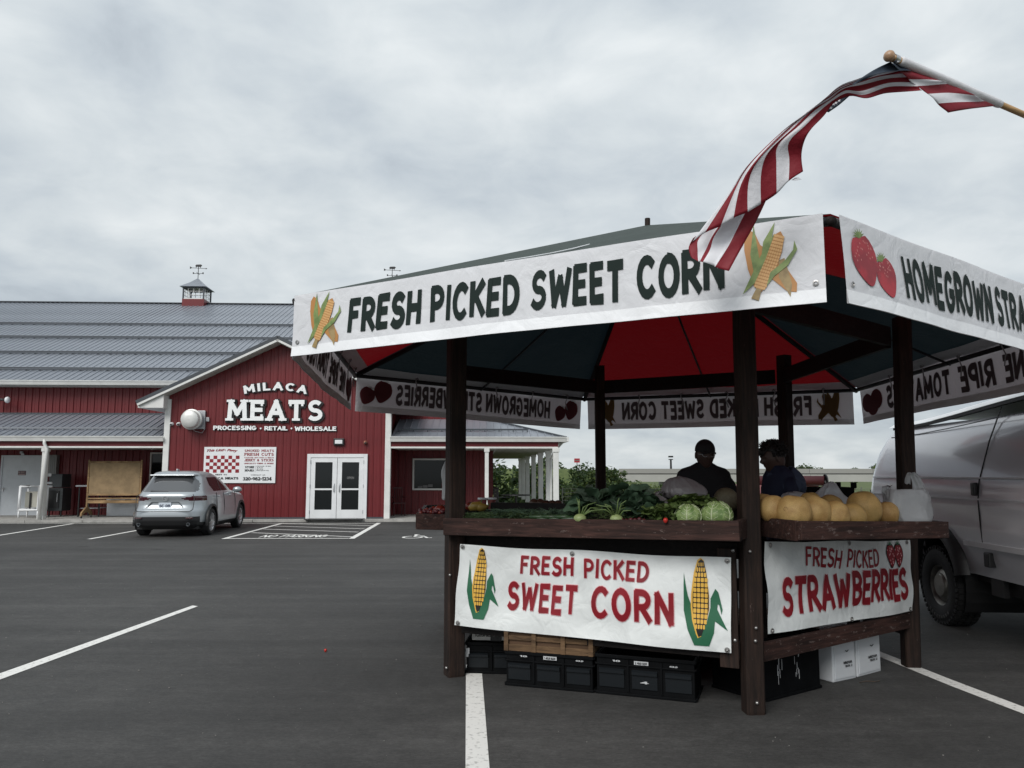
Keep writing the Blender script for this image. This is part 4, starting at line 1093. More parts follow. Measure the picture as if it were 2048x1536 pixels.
mb = MB(); mb.box(W((u0 + u1) / 2, v_main - .12, (z0 + z1) / 2), (u1 - u0, .2, z1 - z0), (U, D, ZZ)); mb.build('housing', mat('grey_box', (.26, .26, .255), .6), t, bevel=.01)
for k in (-.25, 0, .25): mb = MB(); mb.box(W((u0 + u1) / 2 + k * (u1 - u0), v_main - .225, (z0 + z1) / 2), (.015, .02, z1 - z0 - .03), (U, D, ZZ)); mb.build('rib', 'grey_box', t)
t = thing('wall_tap', 'white plastic fittings and pipes on back of white porch post', 'tap', W(uW(98, .25), .25, 1.2))
mb = MB()
for (x_, y_, w_, h_) in ((97, 950, .14, .10), (98, 966, .16, .07), (98, 973, .18, .06)):
    c = PW_(x_, y_, .25); mb.box(c, (w_, .12, h_), (U, D, ZZ))
mb.build('fitting', 'white_metal', t, bevel=.015)
mb = MB(); mb.tube([PW_(93, 975, .2), PW_(92, 1000, .2), PW_(90, 1034, .2)], .025, 8); mb.build('pipe', 'white_trim', t, True)
# chair and table under the right porch
def chair(u, v, face, label, m='black_metal', s=1.0):
    t = thing('garden_chair', label, 'chair', W(u, v, WB), 'garden chairs on the right porch')
    X = U * cos(face) + D * sin(face); Y = -U * sin(face) + D * cos(face)
    def B(c, sz, nm): q = MB(); q.box(W(u, v, WB) + X * c[0] + Y * c[1] + ZZ * c[2], sz, (X, Y, ZZ)); return q.build(nm, m, t)
    B((0, 0, .45), (.46, .44, .035), 'seat')
    for a in (-1, 1):
        for b in (-1, 1): B((a * .2, b * .19, .21), (.03, .03, .44), 'leg')
        B((a * .23, 0, .66), (.03, .46, .025), 'armrest'); B((a * .21, .21, .72), (.03, .03, .54), 'back_post')
    for k in range(5): B((-.14 + k * .07, .21, .73), (.018, .015, .48), 'slat')
    B((0, .21, .98), (.45, .025, .05), 'back_rail')
    return t
mat('red_chair', (.05, .008, .01), .6)
chair(uW(797, 1.7), 1.7, .4, 'dark red slatted garden chair in the shaded porch corner by the door', 'red_chair')
chair(uW(1003, 1.5), 1.5, 1.9, 'black slatted garden chair at the round patio table under the pavilion')
c = W(uW(1032, 1.8), 1.8, WB)
t = thing('patio_table', 'round black patio table with curved legs between the white columns', 'table', c)
mb = MB(); mb.lathe([(.001, .74), (.55, .74), (.56, .72), (.55, .70), (.001, .70)], c, 28); mb.build('table_top', 'black_metal', t)
mb = MB(); mb.tube([c + ZZ * .7, c + ZZ * .05], .035, 8); mb.build('pedestal', 'black_metal', t)
for k in range(4): a = k * pi / 2 + .4; mb = MB(); mb.tube([c + ZZ * .35, c + V((cos(a) * .2, sin(a) * .2, .12)), c + V((cos(a) * .38, sin(a) * .38, .015))], .018, 6); mb.build('leg', 'black_metal', t)

# ------------------------------------------------------------------ vehicles
def loft_car(par, levels, out, tagf, nm_mats, npts=128, snaps=(), arch=(), M4=None, smooth=True):
    """levels: list of (z, y_rear, y_front, half_width, corner_r, n). Body built as stacked plan outlines."""
    rows = []
    for (z, yr, yf, hw, e) in levels:
        row = []
        cy_ = (yr + yf) / 2; hl = (yf - yr) / 2
        for i in range(npts):
            t = 2 * pi * i / npts
            # superellipse spaced evenly by arc
            row.append((t, cy_, hl, hw, e, z))
        rows.append(row)
    return rows
def outline(cy_, hl, hw, e, npts):
    """superellipse outline with points spread evenly along its length"""
    dense = []
    for i in range(721):
        t = 2 * pi * i / 720; c, s_ = cos(t), sin(t)
        dense.append((math.copysign(abs(c) ** (2 / e), c) * hw, cy_ + math.copysign(abs(s_) ** (2 / e), s_) * hl))
    ln = [0]
    for a, b in zip(dense, dense[1:]): ln.append(ln[-1] + math.hypot(a[0] - b[0], a[1] - b[1]))
    res = []; j = 0
    # keep quarter points on the axes so that columns line up from level to level
    for q in range(4):
        l0, l1 = ln[180 * q], ln[180 * (q + 1)]; k = npts // 4
        for i in range(k):
            tgt = l0 + (l1 - l0) * i / k
            while ln[j + 1] < tgt: j += 1
            f = (tgt - ln[j]) / max(1e-9, ln[j + 1] - ln[j]); a, b = dense[j], dense[j + 1]
            res.append((lerp(a[0], b[0], f), lerp(a[1], b[1], f)))
    return res
def interp(keys, z):
    if z <= keys[0][0]: return keys[0][1:]
    for a, b in zip(keys, keys[1:]):
        if z <= b[0]:
            t = (z - a[0]) / (b[0] - a[0]); return tuple(lerp(p, q, t) for p, q in zip(a[1:], b[1:]))
    return keys[-1][1:]
def car_shell(par, keys, zs, tagf, mats, npts, T, arches):
    rows = []
    for z in zs:
        yr, yf, hw, e = interp(keys, z)
        rows.append([[x, y, z] for x, y in outline((yr + yf) / 2, (yf - yr) / 2, hw, e, npts)])
    for (ay, az_, ar) in arches:
        for row in rows:
            for p in row:
                if abs(p[0]) > .5:
                    d = math.hypot(p[1] - ay, p[2] - az_)
                    if abs(d - ar) < .035 and d > 1e-6:
                        p[1] = ay + (p[1] - ay) * ar / d; p[2] = az_ + (p[2] - az_) * ar / d
    vs = [tuple(p) for r in rows for p in r]
    groups = {}
    def inarch(c): return any(abs(c[0]) > .5 and math.hypot(c[1] - a, c[2] - b) < r * .985 for a, b, r in arches)
    for j in range(len(rows) - 1):
        for i in range(npts):
            i2 = (i + 1) % npts; ids = (j * npts + i, j * npts + i2, (j + 1) * npts + i2, (j + 1) * npts + i)
            c = [sum(vs[k][a] for k in ids) / 4 for a in range(3)]
            if inarch(c): continue
            groups.setdefault(tagf(c), []).append(ids)
    top = tuple((len(rows) - 1) * npts + i for i in range(npts)); groups.setdefault('body', []).append(top)
    res = {}
    for g_, fs in groups.items():
        used = sorted({i for f in fs for i in f}); mp_ = {k: n for n, k in enumerate(used)}
        mb = MB(); mb.v = [tuple(T @ V(vs[k])) for k in used]; mb.f = [tuple(mp_[k] for k in f) for f in fs]; mb.mi = [0] * len(fs)
        res[g_] = mb.build(g_.strip(), mats.get(g_.strip(), mats['body']), par if g_ in ('body',) or not res.get('body') else par, smooth=True, auto=38)
    return res
def wheel(par, T, c, r, w, side, rim_r, spokes=10, rim_m='steel', tread=True, hub=True):
    """c = hub centre in vehicle space, side = +1/-1 outward along x"""
    X = (T.to_3x3() @ V((side, 0, 0))); Yv = T.to_3x3() @ V((0, 1, 0)); o = T @ V(c)
    ax = (Yv, ZZ if abs(X.z) < .1 else ZZ, X)
    wb = MB()
    pr = [(rim_r, -w * .5), (r * .90, -w * .5), (r * .985, -w * .42), (r, -w * .3), (r, w * .3), (r * .985, w * .42), (r * .93, w * .5), (r * .80, w * .53), (rim_r + .012, w * .5), (rim_r, w * .44), (rim_r - .01, w * .1)]
    wb.lathe(pr, o, 48, ax)
    tr = wb.build('wheel', mat('rubber', (.012, .012, .0125), .75, bump=.3, bs=60), par, True, auto=50)
    if tread:
        tb = MB()
        for k in range(44):
            a = 2 * pi * k / 44; rd = Yv * cos(a) + ZZ * sin(a); tg = -Yv * sin(a) + ZZ * cos(a)
            for q in (-.36, -.12, .12, .36):
                tb.box(o + rd * (r + .004) + X * (q * w) + tg * (.01 if q > 0 else -.01), (.014, .042 * r / .4, w * .19), (rd, tg, X))
            tb.box(o + rd * (r * .965) + X * (w * .49), (.03, .03, .02), (rd, tg, X))
        tb.build('tread', 'rubber', tr, kind='stuff')
    rb = MB(); rb.lathe([(rim_r, w * .44), (rim_r - .015, w * .40), (rim_r - .03, w * .1), (rim_r - .05, -.02)], o, 40, ax)
    rb.build('rim', rim_m, tr, True)
    rb = MB(); rb.lathe([(.001, w * .02), (rim_r - .02, w * .0)], o, 24, ax); rb.build('rim_well', 'black_metal', tr)
    return tr, o, X, Yv
# --- the silver crossover, tail towards the camera
mat('car_silver', (.40, .43, .45), .34, metal=.6, coat=.7)
mat('car_black', (.014, .014, .015), .5)
mat('car_glass', (.014, .015, .017), .06, spec=.5)
mat('tail_red', (.055, .004, .010), .12, coat=1.0)
mat('car_rear_glass', (.06, .062, .066), .10, spec=.9, coat=.8)  # paler than the side glass: grey sky reflection put into the base colour
mat('lens_clear', (.6, .6, .6), .1)
cL, cR, cF = G(284, 1071.5), G(415, 1069.5), G(476, 1054)
dirc = V((-.075, 1, 0)).normalized()
latc = V((dirc.y, -dirc.x, 0))
rearc = (cL + cR) / 2                      # rear axle centre on the ground
Tc = Matrix.Translation(rearc + dirc * .06) @ Matrix(((latc.x, dirc.x, 0), (latc.y, dirc.y, 0), (0, 0, 1))).to_4x4()
suv = thing('parked_car', 'silver crossover parked nose in before the shop, tail to the camera', 'car', Tc.translation)
# keys: z, y_rear, y_front, half width, exponent (rear axle at y=0, length 4.55)
K = [(.20, -.72, 3.52, .80, 5), (.30, -.86, 3.62, .90, 5.5), (.42, -.91, 3.66, .915, 5.5), (.55, -.92, 3.68, .92, 5.2), (.66, -.91, 3.68, .925, 5.0), (.72, -.84, 3.68, .92, 5.2), (.80, -.80, 3.66, .915, 5.2), (.92, -.80, 3.58, .905, 5.0), (.98, -.815, 3.45, .90, 5.0), (1.04, -.82, 3.10, .885, 4.8), (1.08, -.80, 2.65, .865, 4.6),
     (1.12, -.76, 2.35, .835, 4.5), (1.20, -.68, 2.20, .80, 4.6), (1.30, -.58, 2.00, .755, 4.6), (1.42, -.46, 1.70, .705, 4.4), (1.52, -.36, 1.42, .655, 4.2), (1.58, -.42, 1.20, .62, 4.0), (1.62, -.36, 1.0, .58, 3.6), (1.655, -.20, .75, .48, 3.0), (1.67, 0, .5, .3, 2.5)]
zs = []
z = .20
while z < 1.671: zs.append(round(z, 4)); z += .0245
def ctag(c):
    x, y, z = c; ax_ = abs(x)
    if z < .36 + (0.0 if y < 0 else -.04): return 'lower_cladding'
    rear = y < -.30 and ax_ < .74 - max(0, z - 1.1) * .35
    if z < .52 and y < -.5 and ax_ < .80: return 'lower_cladding'
    if 1.13 < z < 1.50 and y < -.30 and ax_ < .70 - (z - 1.13) * .16 and z > 1.13 + .05 * (ax_ / .7) ** 2 - .03: return 'rear_window'
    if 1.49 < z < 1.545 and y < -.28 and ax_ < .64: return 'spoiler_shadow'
    if ax_ > .55 and y > -.1:
        # side glass, rising tail
        zl_ = 1.12 + .02; zt_ = 1.50
        yr_ = .10 + max(0, (1.30 - z)) * 1.1; 
        if zl_ < z < zt_ and yr_ < y and y < 2.2 - (z - 1.12) * 1.95:
            if abs(y - .95) < .03: return 'door_pillar' + ('' if x > 0 else ' ')
            return 'side_window' + ('' if x > 0 else ' ')
    if 1.12 < z < 1.5 and y > 1.2 and ax_ < .7 - (z - 1.1) * .1: return 'windscreen'
    if .88 < z < 1.05 and y < -.3 and ax_ > .38 and (z - .965) ** 2 < (.066 * min(1, (ax_ - .36) / .26)) ** 2: return 'tail_light' + ('' if x > 0 else ' ')
    if .90 < z < 1.02 and ax_ > .80 and y < -.42 and (z - .965) ** 2 < .0022: return 'tail_light' + ('' if x > 0 else ' ')
    return 'body'
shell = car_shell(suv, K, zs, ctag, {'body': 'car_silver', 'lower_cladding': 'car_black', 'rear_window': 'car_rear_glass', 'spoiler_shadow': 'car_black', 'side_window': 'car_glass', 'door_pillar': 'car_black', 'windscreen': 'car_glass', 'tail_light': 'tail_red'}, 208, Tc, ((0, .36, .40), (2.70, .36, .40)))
def cb_(name, c, s, m, par=suv, bevel=.01, rot=None):
    mb = MB(); R3 = Tc.to_3x3(); mb.box(Tc @ V(c), s, (R3 @ V((1, 0, 0)), R3 @ V((0, 1, 0)), ZZ)); return mb.build(name, m, par, bevel=bevel)
for sx_ in (-1, 1):
    for ay in (0, 2.70):
        mb = MB()
        for k in range(20):
            a0, a1 = R(-12 + 204 * k / 20), R(-12 + 204 * (k + 1) / 20)
            q = []
            for a in (a0, a1):
                for rr, xx in ((.395, .932), (.455, .930), (.455, .88), (.395, .80)): q.append(Tc @ V((sx_ * xx, ay + cos(a) * rr, .36 + sin(a) * rr)))
            mb.add(q, [(0, 1, 5, 4), (1, 2, 6, 5), (3, 0, 4, 7)])
        mb.build('wheel_arch', 'car_black', suv)
for sx_ in (-1, 1):
    for ay in (0, 2.70):
        mb = MB()
        for k in range(16):
            a0, a1 = R(-30 + 240 * k / 16), R(-30 + 240 * (k + 1) / 16)
            q = [Tc @ V((sx_ * xx, ay + cos(a) * .40, .36 + sin(a) * .40)) for a in (a0, a1) for xx in (.90, .45)]
            mb.add(q, [(0, 1, 3, 2)])
        mb.build('wheel_well', 'car_black', suv)
cb_('underbody', (0, 1.35, .27), (1.5, 3.9, .16), 'car_black')
for sx_ in (-1, 1):
    for ay in (0, 2.70):
        tr, o, X, Yv = wheel(suv, Tc, (sx_ * .80, ay, .345), .345, .22, sx_, .235, tread=False)
        sp = MB()
        for k in range(10):
            a = 2 * pi * k / 10 + (.1 if k % 2 else -.1); rd = Yv * cos(a) + ZZ * sin(a); tg = -Yv * sin(a) + ZZ * cos(a)
            sp.bar(o + rd * .03 + X * .085, o + rd * .225 + X * .10, .028, .02, up=X)
        sp.lathe([(.001, .10), (.05, .10), (.055, .07)], o, 14, (Yv, ZZ, X)); sp.build('spokes', 'steel', tr)
# tailgate details
cb_('plate', (-.02, -.822, .795), (.31, .012, .155), mat('plate', (.55, .60, .66), .4), bevel=.003)
mb = MB(); put_text(mb, 'SC 011', lambda x, y, l: Tc @ V((x, -.829 - l, y)), -.15, .11, .755, .825, w=.2, gap=.2)
R3 = Tc.to_3x3(); mb.build('plate_lettering', mat('plate_ink', (.03, .04, .08), .5), suv)
mb = MB()
for k in range(24):
    a0, a1 = 2 * pi * k / 24, 2 * pi * (k + 1) / 24
    mb.bar(Tc @ V((-.02 + cos(a0) * .062, -.832, .975 + sin(a0) * .05)), Tc @ V((-.02 + cos(a1) * .062, -.832, .975 + sin(a1) * .05)), .012, .012)
for sx_ in (-1, 1): mb.bar(Tc @ V((-.02, -.834, .965)), Tc @ V((-.02 + sx_ * .05, -.834, .99)), .014, .01)
mb.build('emblem', 'steel', suv)
mb = MB()
pl = [(-.50, .70), (-.42, .80), (-.34, .885), (.30, .885), (.38, .80), (.46, .70)]
for a, b in zip(pl, pl[1:]): mb.bar(Tc @ V((a[0], -.812, a[1])), Tc @ V((b[0], -.812, b[1])), .02, .02)
mb.build('tailgate_crease', mat('car_silver_dark', (.12, .13, .14), .4, metal=.5), suv)
mb = MB()
pl = [(-.69, 1.08), (-.73, .98), (-.72, .70), (-.66, .655), (.62, .655), (.68, .70), (.69, .98), (.65, 1.08)]
for a, b in zip(pl, pl[1:]):
    ya = -.915 if a[1] < .69 else (-.855 if a[1] < .72 else -.80); yb = -.915 if b[1] < .69 else (-.855 if b[1] < .72 else -.80)
    mb.bar(Tc @ V((a[0], ya, a[1])), Tc @ V((b[0], yb, b[1])), .014, .014)
mb.build('tailgate_gap', 'car_black', suv)
mb = MB(); mb.bar(Tc @ V((-.42, -.72, 1.15)), Tc @ V((.02, -.73, 1.135)), .02, .03); mb.build('wiper', 'car_black', suv)
cb_('spoiler', (0, -.40, 1.555), (1.12, .16, .03), 'car_silver', bevel=.015)
cb_('roof_fin', (-.02, -.02, 1.69), (.04, .14, .05), 'car_silver', bevel=.01)
for sx_ in (-1, 1):
    mb = MB(); X3 = R3 @ V((1, 0, 0)); mb.lathe([(.042, .0), (.045, .03), (.036, .035), (.034, -.02), (.001, -.03)], Tc @ V((sx_ * .60, -.90, .33)), 16, (X3, ZZ, -(R3 @ V((0, 1, 0))))); mb.build('tail_pipe', 'car_silver_dark', suv, True)
    mb = MB(); mb.ball(Tc @ V((sx_ * 1.0, 1.92, 1.14)), (.13, .08, .085), 14, 10, ax=(X3, R3 @ V((0, 1, 0)), ZZ)); mb.bar(Tc @ V((sx_ * .86, 1.92, 1.10)), Tc @ V((sx_ * .95, 1.92, 1.12)), .05, .03); mb.build('door_mirror', 'car_silver', suv, True)
    for hy in (.55, 1.55): cb_('door_handle', (sx_ * .925, hy, 1.0), (.03, .17, .035), 'car_silver', bevel=.008)
    mb = MB()
    for hy in (.35, 1.00, 2.05):
        pts = [(.915, hy + (.12 if hy < .5 else 0), .48), (.925, hy, .66), (.918, hy - .02, .90), (.88, hy - (0 if hy < .5 else .02), 1.10)]
        for a, b in zip(pts, pts[1:]): mb.bar(Tc @ V((sx_ * a[0], a[1], a[2])), Tc @ V((sx_ * b[0], b[1], b[2])), .010, .010)
    mb.build('door_gap', 'car_black', suv)
cb_('reflector', (.62, -.915, .49), (.17, .02, .025), 'tail_red', bevel=.004); cb_('reflector', (-.62, -.915, .49), (.17, .02, .025), 'tail_red', bevel=.004)

# --- the silver van on the right
mat('van_silver', (.64, .635, .67), .20, metal=.15, coat=1.0)
mat('van_stripe', (.62, .62, .64), .4)
wcon = G(1903, 1248)
va = R(4.0); dv_ = V((sin(va), cos(va), 0)); lv = V((cos(va), -sin(va), 0))      # dv_: towards the tail, lv: away from the stand
pit = R(.7)
van = thing('parked_van', 'tall windowless silver van with big all terrain tyres behind the fruit stand', 'van', wcon)
Tv = Matrix.Translation(wcon) @ Matrix(((lv.x, dv_.x, 0), (lv.y, dv_.y, 0), (0, 0, 1))).to_4x4()   # x away, y to the tail
def vprof(z, tail=0.0):
    """side profile: inset of the flank at height z"""
    ks = [(.62, .06), (.80, .02), (.98, .0), (1.2, .005), (1.36, .0), (1.56, .02), (1.8, .08), (2.0, .15), (2.13, .21), (2.20, .26)]
    return interp(ks, z)[0]
ZV = [.62, .70, .80, .90, .98, 1.10, 1.20, 1.30, 1.36, 1.46, 1.56, 1.68, 1.8, 1.9, 2.0, 2.07, 2.13, 2.20]
AR = .53; AC = .47
def vlift(y, z): return z + max(0, z - 1.7) / .5 * (.17 * smooth(1.2, -2.4, y) if False else .17 * (1 - smooth(-2.4, 1.3, y)))
def vx(z): return -.10 + vprof(z)
ysv = [-4.9, -4.6, -4.2, -3.8, -3.4, -3.0, -2.6, -2.2, -1.8, -1.5, -1.3, -1.12, -.95] + [-.8 + .08 * i for i in range(21)] + [.95, 1.1, 1.3, 1.5, 1.7]
def rowv(z):
    r = []
    for y in ysv:
        x = vx(z); yy = y; zz = z
        d = math.hypot(y, z - AC)
        r.append([x, yy, zz])
    # tail: rounded corner
    yt = 2.06 - max(0, z - 1.0) * .16 - max(0, z - 1.9) * .5
    r2 = [p for p in r if p[1] < yt - .25]
    while len(r2) < len(ysv): r2.append([vx(z), yt - .25, z])
    for k in range(1, 7):
        a = k / 6 * pi / 2; r2.append([vx(z) + .2 * (1 - cos(a)), yt - .25 + .22 * sin(a), z])
    r2.append([vx(z) + .9, yt, z]); 
    return r2
rows = [rowv(z) for z in ZV]
# snap flank vertices to the wheel arch
for j, r in enumerate(rows):
    for p in r:
        if abs(p[1]) < .9 and p[2] < 1.25:
            d = math.hypot(p[1], p[2] - AC)
            if abs(d - AR) < .05: p[1] *= AR / d; p[2] = AC + (p[2] - AC) * AR / d
nn = len(rows[0]); side = MB(); side.v = [tuple(Tv @ V(p)) for r in rows for p in r]
for j in range(len(rows) - 1):
    for i in range(nn - 1):
        ids = (j * nn + i, j * nn + i + 1, (j + 1) * nn + i + 1, (j + 1) * nn + i)
        cs = [rows[j][i], rows[j][i + 1], rows[j + 1][i + 1], rows[j + 1][i]]
        cy_ = sum(c[1] for c in cs) / 4; cz_ = sum(c[2] for c in cs) / 4
        if math.hypot(cy_, cz_ - AC) < AR * .97: continue
        side.f.append(ids); side.mi.append(0)
# far flank, nose and roof
far = [[(2.0 - (p[0] + .10) - .10, p[1], p[2]) for p in r] for r in rows]
o_ = len(side.v)
for r in far: side.v += [tuple(Tv @ V(p)) for p in r]
for j in range(len(rows) - 1):
    for i in range(nn - 1): side.f.append((o_ + j * nn + i, o_ + (j + 1) * nn + i, o_ + (j + 1) * nn + i + 1, o_ + j * nn + i + 1)); side.mi.append(0)
tp = (len(rows) - 1) * nn
for i in range(nn - 1): side.f.append((tp + i, tp + i + 1, o_ + tp + i + 1, o_ + tp + i)); side.mi.append(0)
for j in range(len(rows) - 1): side.f.append((j * nn, (j + 1) * nn, o_ + (j + 1) * nn, o_ + j * nn)); side.mi.append(0)
vb = side.build('body', 'van_silver', van, True, auto=50)
def vbar(name, pts, w, h, m, par=van, up=ZZ):
    mb = MB()
    for a, b in zip(pts, pts[1:]): mb.bar(Tv @ V(a), Tv @ V(b), w, h, up)
    return mb.build(name, m, par)
# raised pale beads and roof drip rail
vbar('side_moulding', [(vx(1.57) - .008, -4.8, 1.60), (vx(1.57) - .008, 1.70, 1.575)], .02, .016, 'van_stripe')
vbar('side_moulding', [(vx(1.36) - .008, -4.8, 1.385), (vx(1.36) - .008, 1.74, 1.37)], .02, .016, 'van_stripe')
vbar('sill_moulding', [(vx(.95) - .012, -4.8, .95), (vx(.95) - .012, -.62, .93)], .03, .05, 'van_stripe')
vbar('drip_rail', [(vx(2.2) - .02, y_, vlift(y_, 2.2) + .0) for y_ in (-4.8, -3.4, -2.4, -1.8, -1.2, -.6, 0, .6, 1.1, 1.5)], .05, .03, 'black_metal')
mb = MB()
def rv(u, v):
    y = lerp(-4.8, 1.62, u); x = lerp(vx(2.2) - .05, 1.80 - vx(2.2) + .05, v); return Tv @ V((x, y, vlift(y, 2.2) + .02 + (.11 + .04 * (1 - smooth(-1, 1.6, y))) * max(0, math.sin(pi * v)) ** .45))
mb.grid(rv, 24, 20); mb.build('roof', 'white_metal', van, True)
# door gap (sliding door) and handle
gp = [(vx(z) - .003, yy, vlift(yy, z)) for z, yy in ((2.18, -1.00), (1.9, -.98), (1.56, -.93), (1.36, -.92), (1.1, -.93), (.9, -.95))]
vbar('door_gap', gp, .009, .010, 'car_black', up=V((1, 0, 0)))
mb = MB(); mb.box(Tv @ V((vx(1.46) - .02, -.88, 1.475)), (.05, .07, .13), (lv, dv_, ZZ)); mb.build('door_handle', 'black_metal', van, bevel=.012)
vbar('panel_seam', [(vx(2.09) - .003, y_, vlift(y_, 2.09)) for y_ in (-4.8, -3.4, -2.4, -1.8, -1.2, -.6, 0, .6, 1.1, 1.5)], .006, .01, 'car_silver_dark')
mb = MB(); mb.box(Tv @ V((-.08, -1.05, .80)), (.10, .10, .14), (lv, dv_, ZZ)); mb.build('hinge', 'car_black', van, bevel=.01)
# arch flare
mb = MB()
k0 = 26
for k in range(k0):
    a0, a1 = R(-8 + 176 * k / k0), R(-8 + 176 * (k + 1) / k0); q = []
    for a in (a0, a1):
        for rr, xx in ((AR - .02, -.17), (AR + .02, -.185), (AR + .10, -.15), (AR + .12, -.08), (AR - .02, .1)): q.append(Tv @ V((xx, cos(a) * rr, AC + sin(a) * rr)))
    mb.add(q, [(0, 1, 6, 5), (1, 2, 7, 6), (2, 3, 8, 7), (4, 0, 5, 9)])
mb.build('arch_flare', mat('flare', (.02, .02, .021), .5), van, True)
mb = MB()
for k in range(20):
    a0, a1 = R(-30 + 240 * k / 20), R(-30 + 240 * (k + 1) / 20)
    mb.add([Tv @ V((xx, cos(a) * AR, AC + sin(a) * AR)) for a in (a0, a1) for xx in (-.08, .6)], [(0, 1, 3, 2)])
mb.add([Tv @ V(p) for p in ((.6, -.6, 0.3), (.6, .6, .3), (.6, .6, 1.1), (.6, -.6, 1.1))], [(0, 1, 2, 3)])
mb.build('wheel_well', 'car_black', van)
mb = MB(); mb.box(Tv @ V((.9, -1.4, .66)), (1.7, 6.6, .24), (lv, dv_, ZZ)); mb.box(Tv @ V((.25, -1.9, .50)), (.12, 5.6, .14), (lv, dv_, ZZ)); mb.box(Tv @ V((.9, 0, .42)), (1.8, .12, .12), (lv, dv_, ZZ)); mb.tube([Tv @ V((.35, -1.6, .42)), Tv @ V((.35, -.9, .42))], .1, 10); mb.box(Tv @ V((-.0, -1.02, .60)), (.05, .22, .30), (lv, dv_, ZZ)); mb.build('underbody', 'car_black', van)
mb = MB(); mb.box(Tv @ V((.9, 2.05, .78)), (1.95, .26, .24), (lv, dv_, ZZ)); mb.build('bumper', 'white_metal', van, bevel=.04)
mb = MB(); mb.box(Tv @ V((-.01, 1.93, 1.16)), (.05, .08, .30), (lv, dv_, ZZ)); mb.build('tail_light', 'tail_red', van, bevel=.01)
mb = MB(); mb.box(Tv @ V((.02, 2.0, 1.36)), (.06, .10, .08), (lv, dv_, ZZ)); mb.build('rear_hinge', 'black_metal', van)
for (xx, sd_) in ((.02, -1), (1.78, 1)):
    for yy in (0, -3.55):
        tr, o, X, Yv = wheel(van, Tv, (xx, yy, .415), .415, .27, sd_, .215, rim_m=mat('old_steel', (.20, .19, .175), .45, metal=.6, var=.25, vs=9), tread=(sd_ < 0 and yy == 0))
        if sd_ < 0:
            hb = MB(); hb.lathe([(.205, .02), (.17, .05), (.165, .085), (.13, .10), (.125, .115), (.115, .125), (.001, .13)], o, 36, (Yv, ZZ, X)); hb.build('hub_cap', mat('hub_silver', (.26, .25, .225), .4, metal=.65, var=.12, vs=8), tr, True, auto=30)
            if yy == 0:
                # raised rubber lettering is too faint in the photograph to read: left as blank beads
                bd = MB()
                for k in range(9):
                    an = R(232 + k * 9); bd.box(o + (Yv * cos(an) + ZZ * sin(an)) * .335 + X * .146, (.03, .022, .006), (Yv * cos(an) + ZZ * sin(an), -Yv * sin(an) + ZZ * cos(an), X))
                bd.build('sidewall_bead', mat('bead', (.06, .06, .058), .7), tr)

# ------------------------------------------------------------------ background: overpass, signs, trees
br = thing('overpass', 'long grey concrete highway overpass crossing behind the stand', 'bridge', (35, BY, -4))
def bz(py): return P(1400, py, BY - 5).z
x0, x1 = 14.5, 66
seg = 8.6; k = 0; x = x0
while x < x1:
    e = min(x + seg, x1)
    mb = MB(); mb.box(((x + e) / 2, BY - 5.0, (bz(937.5) + bz(946.5)) / 2), (e - x - .05, .35, bz(937.5) - bz(946.5))); mb.build('parapet', 'concrete_old', br)
    mb = MB(); mb.prism([(0, bz(949)), (.25, bz(949)), (.25, bz(951)), (.05, bz(952)), (.05, bz(959)), (-.1, bz(960.5)), (-.1, bz(963.5)), (.5, bz(963.5)), (.5, bz(949))], (x + .02, BY - 4.9, 0), V((0, -1, 0)), ZZ, V((e - x - .04, 0, 0))); mb.build('girder', 'girder_concrete', br)
    x = e
mb = MB(); mb.box(((x0 + x1) / 2, BY, (bz(946.5) + bz(949)) / 2), (x1 - x0, 8.6, bz(946.5) - bz(949))); mb.build('deck', 'concrete_old', br)
for xx in (22.3, 41.0, 55):
    mb = MB(); mb.box((xx, BY, bz(966)), (1.3, 9, .9)); mb.build('pier_cap', 'concrete', br)
    mb = MB()
    for yy in (-3, 0, 3): mb.tube([(xx, BY + yy, bz(966)), (xx, BY + yy, -5)], .45, 12)
    mb.build('pier', 'concrete_old', br)
# light mast on the overpass
b_ = P(1342, 938, BY); t = thing('light_mast', 'dark lamp mast standing on the overpass left of the capped man', 'lamp post', b_)
mb = MB(); mb.tube([b_ - V((0, 0, .5)), b_ + V((0, 0, 1.35))], [.16, .13], 8); mb.build('pole', 'black_metal', t)
mb = MB(); mb.box(b_ + V((0, 0, 1.35)), (.55, .5, .12)); mb.box(b_ + V((0, 0, 1.75)), (.62, .5, .22)); mb.build('lamp_head', 'black_metal', t)
b_ = P(1154, 921, 190); t = thing('roadside_sign', 'small distant red sign board above the trees', 'sign', V((b_.x, b_.y, -3)))
mb = MB(); mb.box(b_, (1.35, .3, 1.0)); mb.build('board', 'print_berry', t)
mb = MB(); mb.box(b_ + V((0, -.16, 0)), (1.0, .03, .25)); mb.build('panel', 'dim_white', t)
mb = MB(); mb.tube([b_, V((b_.x, b_.y, -4))], .15, 6); mb.build('pole', 'galvanised', t)
